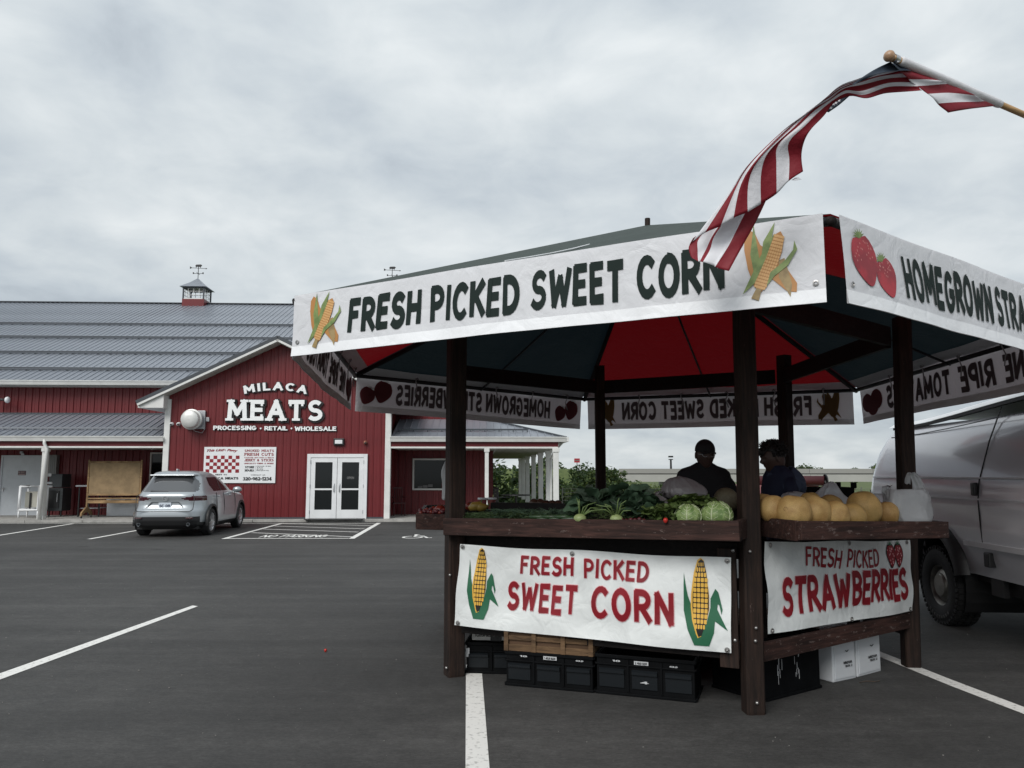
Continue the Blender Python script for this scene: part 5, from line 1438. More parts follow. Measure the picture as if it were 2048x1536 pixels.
# red roll-tarp wagon seen through the stand
c0, c1 = P(1560, 965, 30), P(1662, 962, 28)
t = thing('farm_wagon', 'pale red wagon with a rolled dark red tarp behind the stand', 'wagon', V((c1.x, c1.y, 0)))
mb = MB(); mb.tube([V((c0.x - 1.5, 30, c1.z)), V((c1.x, 28.6, c1.z))], .19, 14); mb.build('rolled_tarp', mat('tarp_roll', (.05, .006, .008), .5), t, True)
mb = MB(); mb.lathe([(.24, .0), (.24, .04), (.001, .05)], V((c1.x + .02, 28.6, c1.z)), 16, (V((0, 1, 0)), ZZ, V((1, 0, 0)))); mb.tube([V((c1.x + .03, 28.6, c1.z)), V((c1.x + .1, 28.5, c1.z - .4))], .05, 6); mb.build('tarp_end', 'black_metal', t)
mb = MB(); mb.box((c1.x - 2.6, 30.0, c1.z - .62), (5.0, 2.2, .9)); mb.build('box_body', mat('pink_red', (.26, .10, .11), .6, var=.1), t)
mb = MB(); mb.box((c1.x + .4, 29.8, c1.z - .75), (1.3, 2.0, .5)); mb.build('hitch_box', 'white_trim', t)
for q in (-4.2, -1.0):
    for w_ in (29.1, 30.9): mb = MB(); mb.lathe([(.2, -.12), (.42, -.12), (.45, 0), (.42, .12), (.2, .12), (.001, .1)], (c1.x + q, w_, .38), 20, (V((1, 0, 0)), ZZ, V((0, -1, 0)))); mb.build('wheel', 'rubber', t, True)

def tree(name, label, x, y, z0, h, rw, m, n, seed, cat='tree', group=None, conical=False, leaf=.22, trunk=.3):
    rg = random.Random(seed)
    t = thing(name, label, cat, (x, y, z0), group)
    mb = MB(); lims = []
    pts = [V((x, y, z0 - .3))]
    for k in range(1, 5): pts.append(V((x + rg.uniform(-.1, .1) * rw, y, z0 + h * .85 * k / 4)))
    mb.tube(pts, [rw * .07, rw * .06, rw * .045, rw * .03, rw * .01], 7)
    cl = []
    nb = 16 + int(h)
    for k in range(nb):
        f = rg.uniform(trunk, .97); a = rg.uniform(0, 2 * pi)
        R_ = rw * (math.sqrt(max(0, 1 - ((f - .45) / .58) ** 2)) if not conical else (1.08 - f) * 1.1) * rg.uniform(.55, 1.05)
        p = V((x + cos(a) * R_, y + sin(a) * R_, z0 + h * f)); s_ = V((x, y, z0 + h * max(.12, f - .28)))
        mb.tube([s_, (s_ + p) / 2 + V((0, 0, .05 * h)), p], [rw * .025, rw * .018, rw * .006], 5); cl.append((p, rw * rg.uniform(.24, .42))); cl.append(((s_ + p * 2) / 3, rw * rg.uniform(.22, .35)))
    mb.build('trunk', 'bark', t)
    cr_ = MB(); ms = ['leaf_dark', 'leaf_mid', 'leaf_light']
    bias = {'leaf_dark': (.62, .95), 'leaf_mid': (.3, .85), 'leaf_light': (.1, .5)}[m]
    for i in range(n):
        c, rr = rg.choice(cl)
        d = V((rg.gauss(0, 1), rg.gauss(0, 1), rg.gauss(0, .8))); d *= rr * rg.random() ** .45 / max(d.length, .01)
        p = c + d; s_ = leaf * rg.uniform(.6, 1.3)
        a = V((rg.uniform(-1, 1), rg.uniform(-1, 1), rg.uniform(-.7, .7))).normalized(); b = a.orthogonal().normalized(); b = b * cos(i) + a.cross(b) * sin(i)
        q = rg.random(); mi = 0 if q < bias[0] else (1 if q < bias[1] else 2)
        cr_.add([p - a * s_, p + b * s_ * .5, p + a * s_, p - b * s_ * .5], [(0, 1, 2, 3)], mi)
    cr_.build('crown', ms, t)
    return t
def tpx(name, label, px, pyt, Y, rw, m, n, seed, **k):
    top = P(px, pyt, Y); z0 = hgt(top.x, Y); return tree(name, label, top.x, Y, z0, top.z - z0, rw, m, n, seed, **k)
tpx('broadleaf_tree', 'dark ragged tree between the porch columns and the first rear post', 1166, 939, 62, 2.2, 'leaf_dark', 5200, 1, leaf=.16)
tpx('broadleaf_tree', 'leafy tree directly behind the left rear post of the stand', 1186, 943, 58, 1.7, 'leaf_mid', 3000, 2, leaf=.15)
tpx('young_tree', 'slim bright tree just left of the overpass girder end', 1228, 931, 60, 1.3, 'leaf_mid', 2600, 3, leaf=.14)
gp_ = 'bushes growing below the overpass'
for i, (px, py, Y, rw, m) in enumerate(((1130, 958, 66, 1.9, 'leaf_dark'), (1208, 962, 64, 1.8, 'leaf_light'), (1255, 966, 68, 2.2, 'leaf_mid'), (1290, 969, 70, 2.2, 'leaf_light'), (1322, 976, 72, 2.0, 'leaf_mid'), (1350, 972, 74, 2.2, 'leaf_dark'), (1385, 970, 74, 2.4, 'leaf_mid'), (1450, 972, 76, 2.6, 'leaf_dark'), (1500, 974, 76, 2.6, 'leaf_mid'), (1560, 976, 76, 2.6, 'leaf_dark'))):
    tpx('bush', ('leafy bush below the overpass, number %s along its foot' % i) if False else
        ['dark bush in the gap beside the white corner column', 'yellow green bush between the two dark trees', 'mid green bush under the left end of the girder', 'bright yellow green bush above the watermelons', 'green bush just left of the overpass pier', 'dark bush left of the capped man', 'green bush behind the bag on the melons', 'dark bush behind the capped man', 'green bush hidden by the near right post', 'dark bush behind the boy'][i],
        px, py, Y, rw, m, 2200, 20 + i, cat='bush', group=gp_, leaf=.17, trunk=.1)
# trees seen through the pavilion and at the horizon
for i, (x, y, h, rw) in enumerate(((-3.2, 62, 6.0, 3.4), (.8, 66, 6.6, 3.6), (4.0, 70, 5.6, 3.0), (-7.5, 66, 6.2, 3.6), (7.4, 74, 5.2, 2.6))):
    tree('broadleaf_tree', ['dark tree framed by the open pavilion left of its inner columns', 'dark tree behind the row of white porch columns', 'dark tree behind the outer porch columns', 'dark tree hidden beyond the shop wall', 'dark tree right of the corner column'][i], x, y, hgt(x, y), h, rw, 'leaf_dark', 4600, 40 + i, group='trees beyond the pavilion', leaf=.24, trunk=.12)
for i, (px, pyt, Y, rw) in enumerate(((1612, 933, 240, 4.0), (1632, 936, 240, 3.2), (1758, 930, 230, 3), (1708, 938, 250, 2.5), (1098, 916, 150, 3.2), (1580, 937, 240, 3.0))):
    tpx('distant_tree', ['far round tree top above the parapet right of the boy', 'lower far tree top beside the round one above the parapet', 'far tree top hidden by the van roof', 'very low far tree top above the overpass', 'far dark tree beside the outer porch columns', 'far tree top hidden behind the rear right post'][i], px, pyt, Y, rw, 'leaf_mid', 1500, 60 + i, leaf=.4, trunk=.5)
# distant tree belt on the horizon: one mass
rg = random.Random(5); mb = MB()
for i in range(16000):
    x = rg.uniform(-420, 900); y = 760 + rg.uniform(-14, 14); h = 5.2 + 1.2 * sin(x * .021) + .8 * sin(x * .067 + 1)
    p = V((x, y, -4.5 + h * rg.random() ** .6)); s_ = rg.uniform(1.2, 2.6)
    a = V((rg.uniform(-1, 1), rg.uniform(-.5, .5), rg.uniform(-.8, .8))).normalized(); b = a.orthogonal().normalized()
    mb.add([p - a * s_, p + b * s_ * .6, p + a * s_, p - b * s_ * .6], [(0, 1, 2, 3)], i % 2)
tag(mb.build('treeline', ['leaf_dark', 'leaf_mid'], kind='stuff'), 'distant dark line of woods along the horizon', 'woods')
# wire fence beyond the lot
ft = thing('wire_fence', 'low wire mesh fence on thin grey posts before the bushes', 'fence', (6, 40, 0))
for i in range(9):
    x = 2.6 + i * 2.2; z0 = hgt(x, 40); mb = MB(); mb.tube([(x, 40, z0 - .2), (x, 40, z0 + 1.25)], .022, 6); mb.build('fence_post', mat('fence_grey', (.12, .12, .115), .6), ft)
mb = MB()
for k in range(6): mb.tube([(2.6, 40, hgt(2.6, 40) + .15 + k * .2), (20.2, 40, hgt(20.2, 40) + .15 + k * .2)], .007, 4)
for k in range(120): x = 2.6 + k * .147; mb.tube([(x, 40, hgt(x, 40) + .12), (x, 40, hgt(x, 40) + 1.18)], .0025, 3, cap=False)
mb.build('mesh', 'fence_grey', ft)
# grass along the edge of the lot
rg = random.Random(9); mb = MB()
def edge_x(y):
    for a, b in zip(lot[1:], lot[2:]):
        if a[1] <= y <= b[1]: return lerp(a[0], b[0], (y - a[1]) / (b[1] - a[1]))
    return lot[-2][0]
for i in range(26000):
    y = rg.uniform(5, 24); x = edge_x(y) + .22 + rg.random() ** 1.6 * 5; z = hgt(x, y)
    h = rg.uniform(.05, .16); a = rg.uniform(0, pi); w_ = .012; lx, ly = rg.uniform(-.05, .05), rg.uniform(-.05, .05)
    mb.add([(x - cos(a) * w_, y - sin(a) * w_, z), (x + cos(a) * w_, y + sin(a) * w_, z), (x + lx, y + ly, z + h)], [(0, 1, 2)], i % 2)
mb.build('grass', ['leaf_light', mat('grass_blade', (.10, .15, .03), .8)], kind='stuff')

# loose grit and pale specks on the asphalt
rg = random.Random(12); mb = MB()
for i in range(420):
    x = rg.uniform(-7, 7); y = rg.uniform(3.2, 13); r_ = rg.uniform(.002, .0055)
    if rg.random() < .2: r_ *= 1.6
    mb.ball((x, y, r_ * .5), (r_, r_ * rg.uniform(.6, 1), r_ * .6), 5, 3)
mb.build('grit', mat('grit', (.20, .19, .18), .8), kind='stuff')

# ================================================================== FRUIT STAND
HA, HB, HC = V((-.473, 6.50, 0)), V((1.664, 5.52, 0)), V((3.40, 6.78, 0))
HD, HE, HF = V((3.20, 9.05, 0)), V((1.14, 9.95, 0)), V((-.66, 8.62, 0))
HX = [HA, HB, HC, HD, HE, HF]
CC = V((1.38, 7.72, 0))
stand = thing('fruit_stand', 'six sided brown timber fruit stand under green and red canvas with lettered white valances', 'market stand', CC)
PH = 3.02
def post(p, rot, top=PH, s=.142, lean=0):
    X = V((cos(rot), sin(rot), 0)); Y = V((-sin(rot), cos(rot), 0))
    mb = MB()
    # heavy timber with chamfered corners and slightly uneven faces
    rg = random.Random(int(p.x * 100)); c = .012; h = s / 2
    pr = [(-h + c, -h), (h - c, -h), (h, -h + c), (h, h - c), (h - c, h), (-h + c, h), (-h, h - c), (-h, -h + c)]
    zs_ = [0, .02, .4, .9, 1.5, 2.1, 2.6, top]; o = 0
    for k, z in enumerate(zs_):
        dx, dy = rg.uniform(-.002, .002), rg.uniform(-.002, .002); g_ = .985 if k == 0 else 1
        for a, b in pr: mb.v.append(tuple(p + X * (a * g_ + dx) + Y * (b * g_ + dy) + ZZ * z + V((lean * z / top, 0, 0))))
    for k in range(len(zs_) - 1):
        for j in range(8):
            j2 = (j + 1) % 8; mb.f.append((k * 8 + j, k * 8 + j2, k * 8 + 8 + j2, k * 8 + 8 + j)); mb.mi.append(0)
    mb.f.append(tuple(range(7, -1, -1))); mb.f.append(tuple(56 + j for j in range(8))); mb.mi += [0, 0]
    return mb.build('post', 'post_wood', stand)
rots = [R(22), R(4), R(-6), R(30), R(0), R(20)]
posts = [post(p, r, s=s_, lean=l_) for p, r, s_, l_ in zip(HX, rots, (.142, .130, .128, .132, .125, .13), (.0, .03, .09, .03, 0, 0))]
mat('bolt', (.35, .34, .33), .35, metal=.8)
def bolt(parent, px, py, Y, r=.011):
    c = P(px, py, Y); n = (V((0, 0, CAMH)) - c); n.z = 0; n.normalize(); X = ZZ.cross(n).normalized()
    mb = MB(); mb.lathe([(r, -.012), (r, .004), (r * .7, .009), (.001, .011)], c, 12, (X, ZZ, n)); return mb.build('bolt', 'bolt', parent, True)
for px, py in ((1500, 1103), (1511, 1282), (1514, 1406), (1512, 1256)): bolt(posts[1], px, py, HB.y - .074)
for px, py in ((893, 1336), (900, 1150)): bolt(posts[0], px, py, HA.y - .09)
# ring beams under the canvas
bz_ = [2.99, 3.0, 2.93, 2.86, 2.83, 2.86]
for i in range(6):
    a, b = HX[i], HX[(i + 1) % 6]; d = (b - a).normalized()
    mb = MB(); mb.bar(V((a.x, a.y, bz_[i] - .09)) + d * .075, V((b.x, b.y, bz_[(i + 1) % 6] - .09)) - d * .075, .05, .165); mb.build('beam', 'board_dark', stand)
# canopy corners (outer ring): xy, bottom z, top z
CV = [(-1.59, 5.50, 2.48, 2.925), (1.70, 3.96, 2.535, 3.02), (4.69, 6.05, 2.42, 2.90), (4.36, 9.68, 2.24, 2.71), (1.06, 11.22, 2.27, 2.74), (-1.89, 9.13, 2.37, 2.83)]
AP = V((CC.x + .0, CC.y - .05, 0)); AP.z = P(1295, 449, AP.y).z
def ctop(i): c = CV[i % 6]; return V((c[0], c[1], c[3]))
def cbot(i): c = CV[i % 6]; return V((c[0], c[1], c[2]))
for i in range(6):
    a, b = ctop(i), ctop(i + 1)
    n_ = (b - a).cross(AP - a).normalized()
    if n_.z < 0: n_ = -n_
    def rf(u, v, a=a, b=b, n_=n_, i=i):
        p = a.lerp(b, u).lerp(AP, v)
        w = (1 - v) * 4 * u * (1 - u)
        return p - ZZ * ((.055 if i != 1 else .30) * math.sin(pi * min(1, v * 1.15)) * w) + n_ * (.024 * u * (1 - u) * sin(u * 23 + v * 9 + i) * (1 - v) + .01 * sin(v * 13 + i) * w)
    mb = MB(); mb.grid(lambda u, v, rf=rf: rf(u, .004 + .996 * v) - ZZ * .008, 18, 12)
    green = i % 2 == 0
    o = mb.build('roof_panel', 'tarp_green' if green else 'tarp_red', stand, True, solid=0)
    o['label'] = 'dark green canvas roof panel' if green else 'red canvas roof panel'
    mb = MB()    # white header strip of the valance, under the canvas
    mb.grid(lambda u, v, rf=rf: rf(.01 + .98 * u, v * .055) - ZZ * .022, 36, 2); mb.build('header_strip', 'valance_vinyl', stand, True)
    mb = MB(); q0, q1 = a - ZZ * .03 + (AP - a) * .006, b - ZZ * .03 + (AP - b) * .006; mb.tube([V(q0) - ZZ * .02, V(q1) - ZZ * .02], .024, 10); mb.build('edge_pole', 'black_metal', stand, True)
    mb = MB(); mb.tube([a - ZZ * .05, AP - ZZ * .06], .028, 8); mb.build('rafter', 'board_dark', stand, True)
    m_ = (a + b) / 2; mb = MB(); mb.tube([m_ - ZZ * .06, (m_ + AP) / 2 - ZZ * .10, AP - ZZ * .06], .014, 8); mb.build('purlin', 'black_metal', stand, True)
mb = MB(); mb.tube([AP - ZZ * .5, P(1295, 437, AP.y)], .028, 10); mb.build('finial', 'post_wood', stand)
# white seams over the front roof panel
mb = MB(); a, b = ctop(0), ctop(1)
mb.tube([a.lerp(b, .47) + (AP - a.lerp(b, .47)) * t + ZZ * (.012 - .05 * math.sin(pi * t)) for t in (0, .12, .24, .36, .48)], .006, 6); mb.build('seam_cord', 'white_metal', stand)

# ---- flat prints drawn on the vinyl
def draw_corn(mb, fn, cx, cy, s, mir=1, back=False):
    """photographic print of two cobs in the husk; colours 2 husk 3 cob 4 kernel"""
    def tf(x, y, a):
        return cx + mir * s * (x * cos(a) - y * sin(a)), cy + s * (x * sin(a) + y * cos(a))
    def shape(pts, a, m, off, dx=0, dy=0):
        q = [tf(x, y, a) for x, y in pts]; q = [(x + dx * s * mir, y + dy * s) for x, y in q]; poly(mb, q, fn, m, off)
        if back: poly(mb, q, fn, 8, -off)
    cob = [(.0, -.5), (.09, -.4), (.13, -.1), (.125, .2), (.08, .42), (0, .5), (-.08, .42), (-.125, .2), (-.13, -.1), (-.09, -.4)]
    shape(cob, R(38), 3, .0045, .12, -.1)
    shape([(-.1, -.45), (.02, -.3), (.14, .1), (.05, .12), (-.08, -.1)], R(30), 9, .0052, .2, -.12)
    shape(cob, R(10), 3, .0047, -.16, .05)
    shape([(-.06, -.5), (.03, -.1), (.0, .55), (-.1, .1)], R(5), 2, .0058, -.12, .06)
    shape([(-.05, -.5), (.05, -.1), (.1, .5), (-.04, .2)], R(-8), 2, .0062, -.02, .12)
    cob2 = [(x * 1.0, y * .96) for x, y in cob]
    shape(cob2, R(-22), 3, .0068, .05, .0)
    k = 0
    for iy in range(17):
        for ix in range(-3, 4):
            y = -.40 + iy * .05; wv_ = .12 * math.sqrt(max(0, 1 - (y / .52) ** 2)); x = ix * wv_ / 3.3
            r1, r2 = .0155, .019
            q = [tf(x + a * r1, y + b * r2, R(-22)) for a, b in ((-1, -.5), (-.5, -1), (.5, -1), (1, -.5), (1, .5), (.5, 1), (-.5, 1), (-1, .5))]
            q = [(xx + .05 * s * mir, yy) for xx, yy in q]; poly(mb, q, fn, 4, .0076)
    shape([(-.03, -.52), (.05, -.3), (.02, .1), (-.04, .5), (-.07, .1)], R(-30), 2, .0082, -.07, -.02)
    shape([(-.12, -.3), (.0, -.16), (.2, -.02), (.34, .2), (.30, .34), (.28, .2), (.16, .06), (-.06, -.1)], R(0), 2, .0085, .12, -.06)
    shape([(-.06, -.12), (.06, -.12), (.04, .05), (-.04, .05)], R(-22), 9, .0088, -.13, -.44)
def heart(w=1, h=1, n=22):
    r = []
    for i in range(n):
        t = 2 * pi * i / n; x = math.sin(t); y = math.cos(t)
        r.append((x * .5 * w * (1 - .42 * max(0, -y) ** 1.2), y * .5 * h - (.06 * h if y > .9 else 0)))
    return r
def draw_berries(mb, fn, cx, cy, s, back=False, tomato=False, mir=1):
    for k, (dx, dy, a, w, h) in enumerate(((.36, -.13, R(24), .62, .68), (-.26, .05, R(16), .74, .86)) if not tomato else ((.34, -.02, 0, .74, .66), (-.30, .04, .1, .78, .70), (0, -.22, 0, .74, .56))):
        hp = heart(w, h) if not tomato else [(w / 2 * cos(2 * pi * i / 20), h / 2 * sin(2 * pi * i / 20)) for i in range(20)]
        def tf(x, y): return cx + mir * s * (dx + x * cos(a) - y * sin(a)), cy + s * (dy + x * sin(a) + y * cos(a))
        q = [tf(*p) for p in hp]; poly(mb, q, fn, 5, .0046 + k * .0009)
        if back: poly(mb, q, fn, 7, -.0046 - k * .0009)
        rg = random.Random(k)
        if not tomato:
            for _ in range(26):
                x, y = rg.uniform(-.2, .2) * w * 2, rg.uniform(.0, .42) * h; 
                if (x / w) ** 2 + (y / h) ** 2 > .19: continue
                poly(mb, [tf(x + cos(t) * .013, y + sin(t) * .018) for t in (0, 1.2, 2.5, 3.7, 5)], fn, 6, .0052 + k * .0009)
        for j in range(7):
            t = -1.35 + j * .45; L_ = .17 if not tomato else .12
            bx, by = 0, h * .43
            tip = (bx + sin(t) * L_ * 1.1, by + cos(t) * L_ * .8)
            q = [tf(bx - cos(t) * .035, by + sin(t) * .035), tf(*tip), tf(bx + cos(t) * .035, by - sin(t) * .035)]
            poly(mb, q, fn, 2, .0056 + k * .0009)
VM = ['print_green', 'print_back', 'print_husk', 'print_cob', 'print_kernel', 'print_berry', 'print_berry_light', 'print_backred', 'print_backyellow', 'print_tan']
side_txt = [(['FRESH', 'PICKED', 'SWEET', 'CORN'], 'corn'), (['HOMEGROWN', 'STRAWBERRIES'], 'berry'), (['VINE', 'RIPE', 'TOMATOES'], 'tomato')]
mat('strap', (.30, .29, .30), .7)
for i in range(6):
    j = (i + 1) % 6
    at_, bt, ab, bb = ctop(i), ctop(j), cbot(i), cbot(j)
    d = (bt - at_).normalized(); nrm = V((d.y, -d.x, 0)).normalized(); Ln = (bt - at_).length
    rgv = random.Random(i); ph = [rgv.uniform(0, 6) for _ in range(4)]
    def vf(x, y, l=0, i=i, at_=at_, bt=bt, ab=ab, bb=bb, nrm=nrm, ph=ph, Ln=Ln):
        """x 0..Ln metres along, y 0 (bottom) .. 1 (top), l outward lift"""
        u = (.012 if i else .004) + (x / Ln) * (.976 if 0 < i < 5 else (.984 if i == 0 else .945))
        t = at_.lerp(bt, u); b = ab.lerp(bb, u)
        p = b.lerp(t, y)
        hang = 1 - y
        wv_ = .012 * sin(x * 2.1 + ph[0]) * hang + .005 * sin(x * 5.3 + ph[1] + y * 2) + .0035 * sin(x * 11 + ph[2] + y * 5) * hang
        tilt = .03 * hang
        return p + nrm * (wv_ + tilt + l + .01) - ZZ * (.006 * sin(x * 1.4 + ph[3]))
    mb = MB(); mb.grid(lambda u, v, vf=vf, Ln=Ln: vf(u * Ln, v), 90, 10)
    # hem: a second, thicker band along the bottom
    mb.grid(lambda u, v, vf=vf, Ln=Ln: vf(u * Ln, v * .155 - .004, .004 * (1 - v) + .0012), 90, 2, m=1)
    mb.grid(lambda u, v, vf=vf, Ln=Ln: vf(u * Ln, v * .155 - .004, -.004 * (1 - v) - .0012), 90, 2, m=1)
    val = mb.build('valance', ['valance_vinyl', 'hem_vinyl'], stand, True)
    words, kind_ = side_txt[i % 3]
    val['label'] = 'white valance lettered %s' % ' '.join(words)
    if kind_ == 'corn': spans = [(.140, .305), (.325, .506), (.527, .694), (.715, .855)]; ic = (.076, .917)
    elif kind_ == 'berry': spans = [(.165, .475), (.492, .850)]; ic = (.078, .925)
    else: spans = [(.16, .30), (.335, .475), (.51, .835)]; ic = (.075, .925)
    for k, (wd__, (s0, s1)) in enumerate(zip(words, spans)):
        mb = MB(); put_text(mb, wd__, lambda x, y, l, vf=vf: vf(x, y, l), s0 * Ln, s1 * Ln, .235, .80, w=.225, style='brush', m=0, gap=.30, off=.0045, seed=i * 7 + k, back=1); mb.build('lettering', VM, val)
    H_ = .47
    for k, c_ in enumerate(ic):
        fn_ = lambda x, y, l, vf=vf: vf(x, y / H_, l)
        mb = MB()
        if kind_ == 'corn': draw_corn(mb, fn_, c_ * Ln, H_ * .52, .36, 1, back=True)
        else: draw_berries(mb, fn_, c_ * Ln, H_ * .52, .34, back=True, tomato=(kind_ == 'tomato'), mir=1)
        mb.build(kind_ + '_print', VM, val)
    for x in (.05, Ln - .05):
        mb = MB(); c = vf(x, .22, .006); mb.lathe([(.013, 0), (.016, .002), (.009, .003), (.007, -.002)], c, 12, (d, ZZ, nrm)); mb.build('grommet', 'bolt', val)
    k = .35
    while k < Ln - .2:
        mb = MB(); c = vf(k, .95, -.05); n_ = -nrm
        w0 = rgv.uniform(-.02, .02)
        mb.tube([c + ZZ * .02, c + ZZ * .01 + n_ * .03, c - ZZ * .02 + n_ * .025 + d * w0, c - ZZ * .09 + n_ * .008 - d * w0, c - ZZ * .20 + n_ * .012 + d * w0], .0085, 6, flat=.6); mb.tube([c + n_ * .03 - d * .02, c + ZZ * .015 + n_ * .04, c + n_ * .03 + d * .02], .008, 6)
        mb.build('strap', 'strap', val, True); k += .62

# ---- trays, rails and aprons
def board(a, b, h, th, m, name='board', parent=None, inward=None):
    """board between two top-edge points, h tall"""
    a, b = V(a), V(b); mb = MB(); d = (b - a).normalized()
    mb.bar(a - ZZ * h / 2, b - ZZ * h / 2, th, h); return mb.build(name, m, parent or stand, bevel=.004)
fl, fr_ = P(889, 1036, 6.36), P(1479, 1041.5, 5.22)
board(fl, fr_, .135, .04, 'board_front', 'tray_board')
din = V((.42, .907, 0)) # inward from the front side
board(fr_ + din * .02 - V((.02, -.01, 0)), fr_ + din * .40, .135, .035, 'board_front', 'tray_board')
board(fl + din * .02 + V((.02, 0, 0)), fl + din * .85, .135, .035, 'board_front', 'tray_board')
bk0, bk1 = fl + din * .86 + ZZ * .095, fr_ + din * .9 + ZZ * .06
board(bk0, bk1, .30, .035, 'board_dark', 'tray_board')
mb = MB(); mb.add([fl - ZZ * .115, fr_ - ZZ * .115, bk1 - ZZ * .14, bk0 - ZZ * .14, fl - ZZ * .14, fr_ - ZZ * .14, bk1 - ZZ * .17, bk0 - ZZ * .17], [(0, 1, 2, 3), (7, 6, 5, 4), (0, 4, 5, 1), (1, 5, 6, 2), (2, 6, 7, 3), (3, 7, 4, 0)]); mb.build('tray_floor', 'board_dark', stand)
# right tray
rl, rr_ = P(1598, 1042, 5.22), P(1892, 1043, 6.05)
ri = P(1521, 1034, 5.62)
board(rl, rr_, .125, .04, 'board_right', 'tray_board')
board(ri, rl + (ri - rl) * .04, .135, .035, 'board_right', 'tray_board')
dr_in = V((-.52, .854, 0))
board(rr_ - V((.02, -.02, 0)), rr_ + dr_in * .95, .125, .035, 'board_right', 'tray_board')
board(ri + V((.03, .3, 0)), rr_ + dr_in * .95, .14, .03, 'board_dark', 'tray_board')
mb = MB(); q = [ri, rl, rr_, rr_ + dr_in * .95, ri + V((.03, .3, 0))]
mb.add([p - ZZ * .105 for p in q] + [p - ZZ * .13 for p in q], [(0, 1, 2, 3, 4), (9, 8, 7, 6, 5), (0, 5, 6, 1), (1, 6, 7, 2), (2, 7, 8, 3), (3, 8, 9, 4), (4, 9, 5, 0)]); mb.build('tray_floor', 'board_dark', stand)
# left tray, seen end on
ll, lr_ = P(835, 1027, 6.95), P(893, 1029, 6.95)
board(ll, lr_ + V((.15, 0, 0)), .14, .035, 'board_front', 'tray_board')
lb = V((-.12, 1.75, 0))
board(ll + V((0, .02, 0)), ll + lb, .14, .035, 'board_front', 'tray_board')
board(ll + lb, ll + lb + V((.72, 0, 0)), .14, .035, 'board_dark', 'tray_board')
mb = MB(); mb.add([ll - ZZ * .115, ll + V((.75, 0, -.115)), ll + lb + V((.72, 0, -.115)), ll + lb - ZZ * .115, ll - ZZ * .14, ll + V((.75, 0, -.14)), ll + lb + V((.72, 0, -.14)), ll + lb - ZZ * .14], [(0, 1, 2, 3), (7, 6, 5, 4), (0, 4, 5, 1), (1, 5, 6, 2), (2, 6, 7, 3), (3, 7, 4, 0)]); mb.build('tray_floor', 'board_dark', stand)
# rails round the foot and boards below the trays
def between(i, z0, z1, th, m, name, off=0.0, t0=.0, t1=1.0, dz=0.0):
    a, b = HX[i], HX[(i + 1) % 6]; d = (b - a).normalized(); n_ = V((d.y, -d.x, 0)); g_ = .075
    p, q = a + d * g_ + n_ * off, b - d * g_ + n_ * off; p, q = p.lerp(q, t0), p.lerp(q, t1)
    mb = MB(); mb.bar(p + ZZ * ((z0 + z1) / 2), q + ZZ * ((z0 + z1) / 2 + dz), th, z1 - z0); return mb.build(name, m, stand, bevel=.004)
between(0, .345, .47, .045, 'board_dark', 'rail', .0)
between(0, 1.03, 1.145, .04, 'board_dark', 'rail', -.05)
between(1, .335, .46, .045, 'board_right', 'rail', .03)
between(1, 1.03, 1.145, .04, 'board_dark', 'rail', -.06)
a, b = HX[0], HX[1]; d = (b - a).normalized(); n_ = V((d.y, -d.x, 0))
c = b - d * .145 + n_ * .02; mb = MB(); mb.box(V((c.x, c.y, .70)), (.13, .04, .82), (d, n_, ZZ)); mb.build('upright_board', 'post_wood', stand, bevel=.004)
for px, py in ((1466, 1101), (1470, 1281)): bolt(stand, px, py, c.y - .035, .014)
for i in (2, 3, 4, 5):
    between(i, .25, .40, .045, 'board_dark', 'rail'); between(i, .62, 1.145, .04, 'board_dark', 'shade_board')  # upper rear boards added to keep the space under the stand dark
    if i != 5:
        a, b = HX[i], HX[(i + 1) % 6]; dd = (b - a).normalized(); nn_ = V((dd.y, -dd.x, 0))
        mb = MB(); mb.box((a + b) / 2 + ZZ * 1.16 - nn_ * .1, ((b - a).length - .2, .6, .03), (dd, nn_, ZZ)); mb.build('counter', 'board_dark', stand)
between(5, .25, .40, .045, 'board_dark', 'rail')
# short rear legs of the trays
for p in (fl + din * .80, fr_ + din * .85, rr_ + dr_in * .85):
    mb = MB(); mb.box(V((p.x, p.y, .58)), (.08, .08, 1.16)); mb.build('tray_leg', 'board_dark', stand)
# plank floor of the stand, where the sellers stand
t = thing('floor_pallet', 'low plank pallet on the asphalt inside the fruit stand', 'pallet', (1.9, 7.6, 0))
for k in range(14):
    mb = MB(); mb.box((1.9, 6.75 + k * .15, .13), (2.2, .125, .025)); mb.build('plank', 'crate_wood', t)
for k in (-1, 0, 1): mb = MB(); mb.box((1.9 + k, 7.73, .06), (.09, 2.1, .115)); mb.build('bearer', 'crate_wood', t)

# ---- hung banners
def banner(name, label, tl, tr, bl, br, sag, draw, mats, nrm, grom):
    t = MB()
    W_ = ((tr - tl).length + (br - bl).length) / 2; H_ = ((tl - bl).length + (tr - br).length) / 2
    def f(x, y, l=0):
        u, v = x / W_, y / H_
        p = (bl.lerp(br, u)).lerp(tl.lerp(tr, u), v)
        z = .010 * sin(u * 7.0 + 1.2 + v * 2.6) * 4 * v * (1 - v) + .006 * sin(u * 17 + v * 5) * (1 - v) + .006 * sin((u - v) * 11)
        p = p - ZZ * sag * (math.sin(pi * u * 2) ** 2) * (1 if v > .5 else .4) * abs(v - .5) * 2
        return p + nrm * (z + l)
    t.grid(lambda u, v: f(u * W_, v * H_), 60, 20)
    b = t.build(name, 'banner_vinyl', None, True); tag(b, label, 'banner')
    draw(b, f, W_, H_, mats)
    d = (tr - tl).normalized()
    for gx, gy in grom:
        mb = MB()
        c = f(gx * W_, gy * H_, .004); mb.lathe([(.016, 0), (.019, .003), (.010, .004), (.008, 0)], c, 12, (d, ZZ, nrm)); mb.ball(c + nrm * .004, (.009, .009, .007), 8, 6)
        mb.build('grommet', 'bolt', b)
    return b
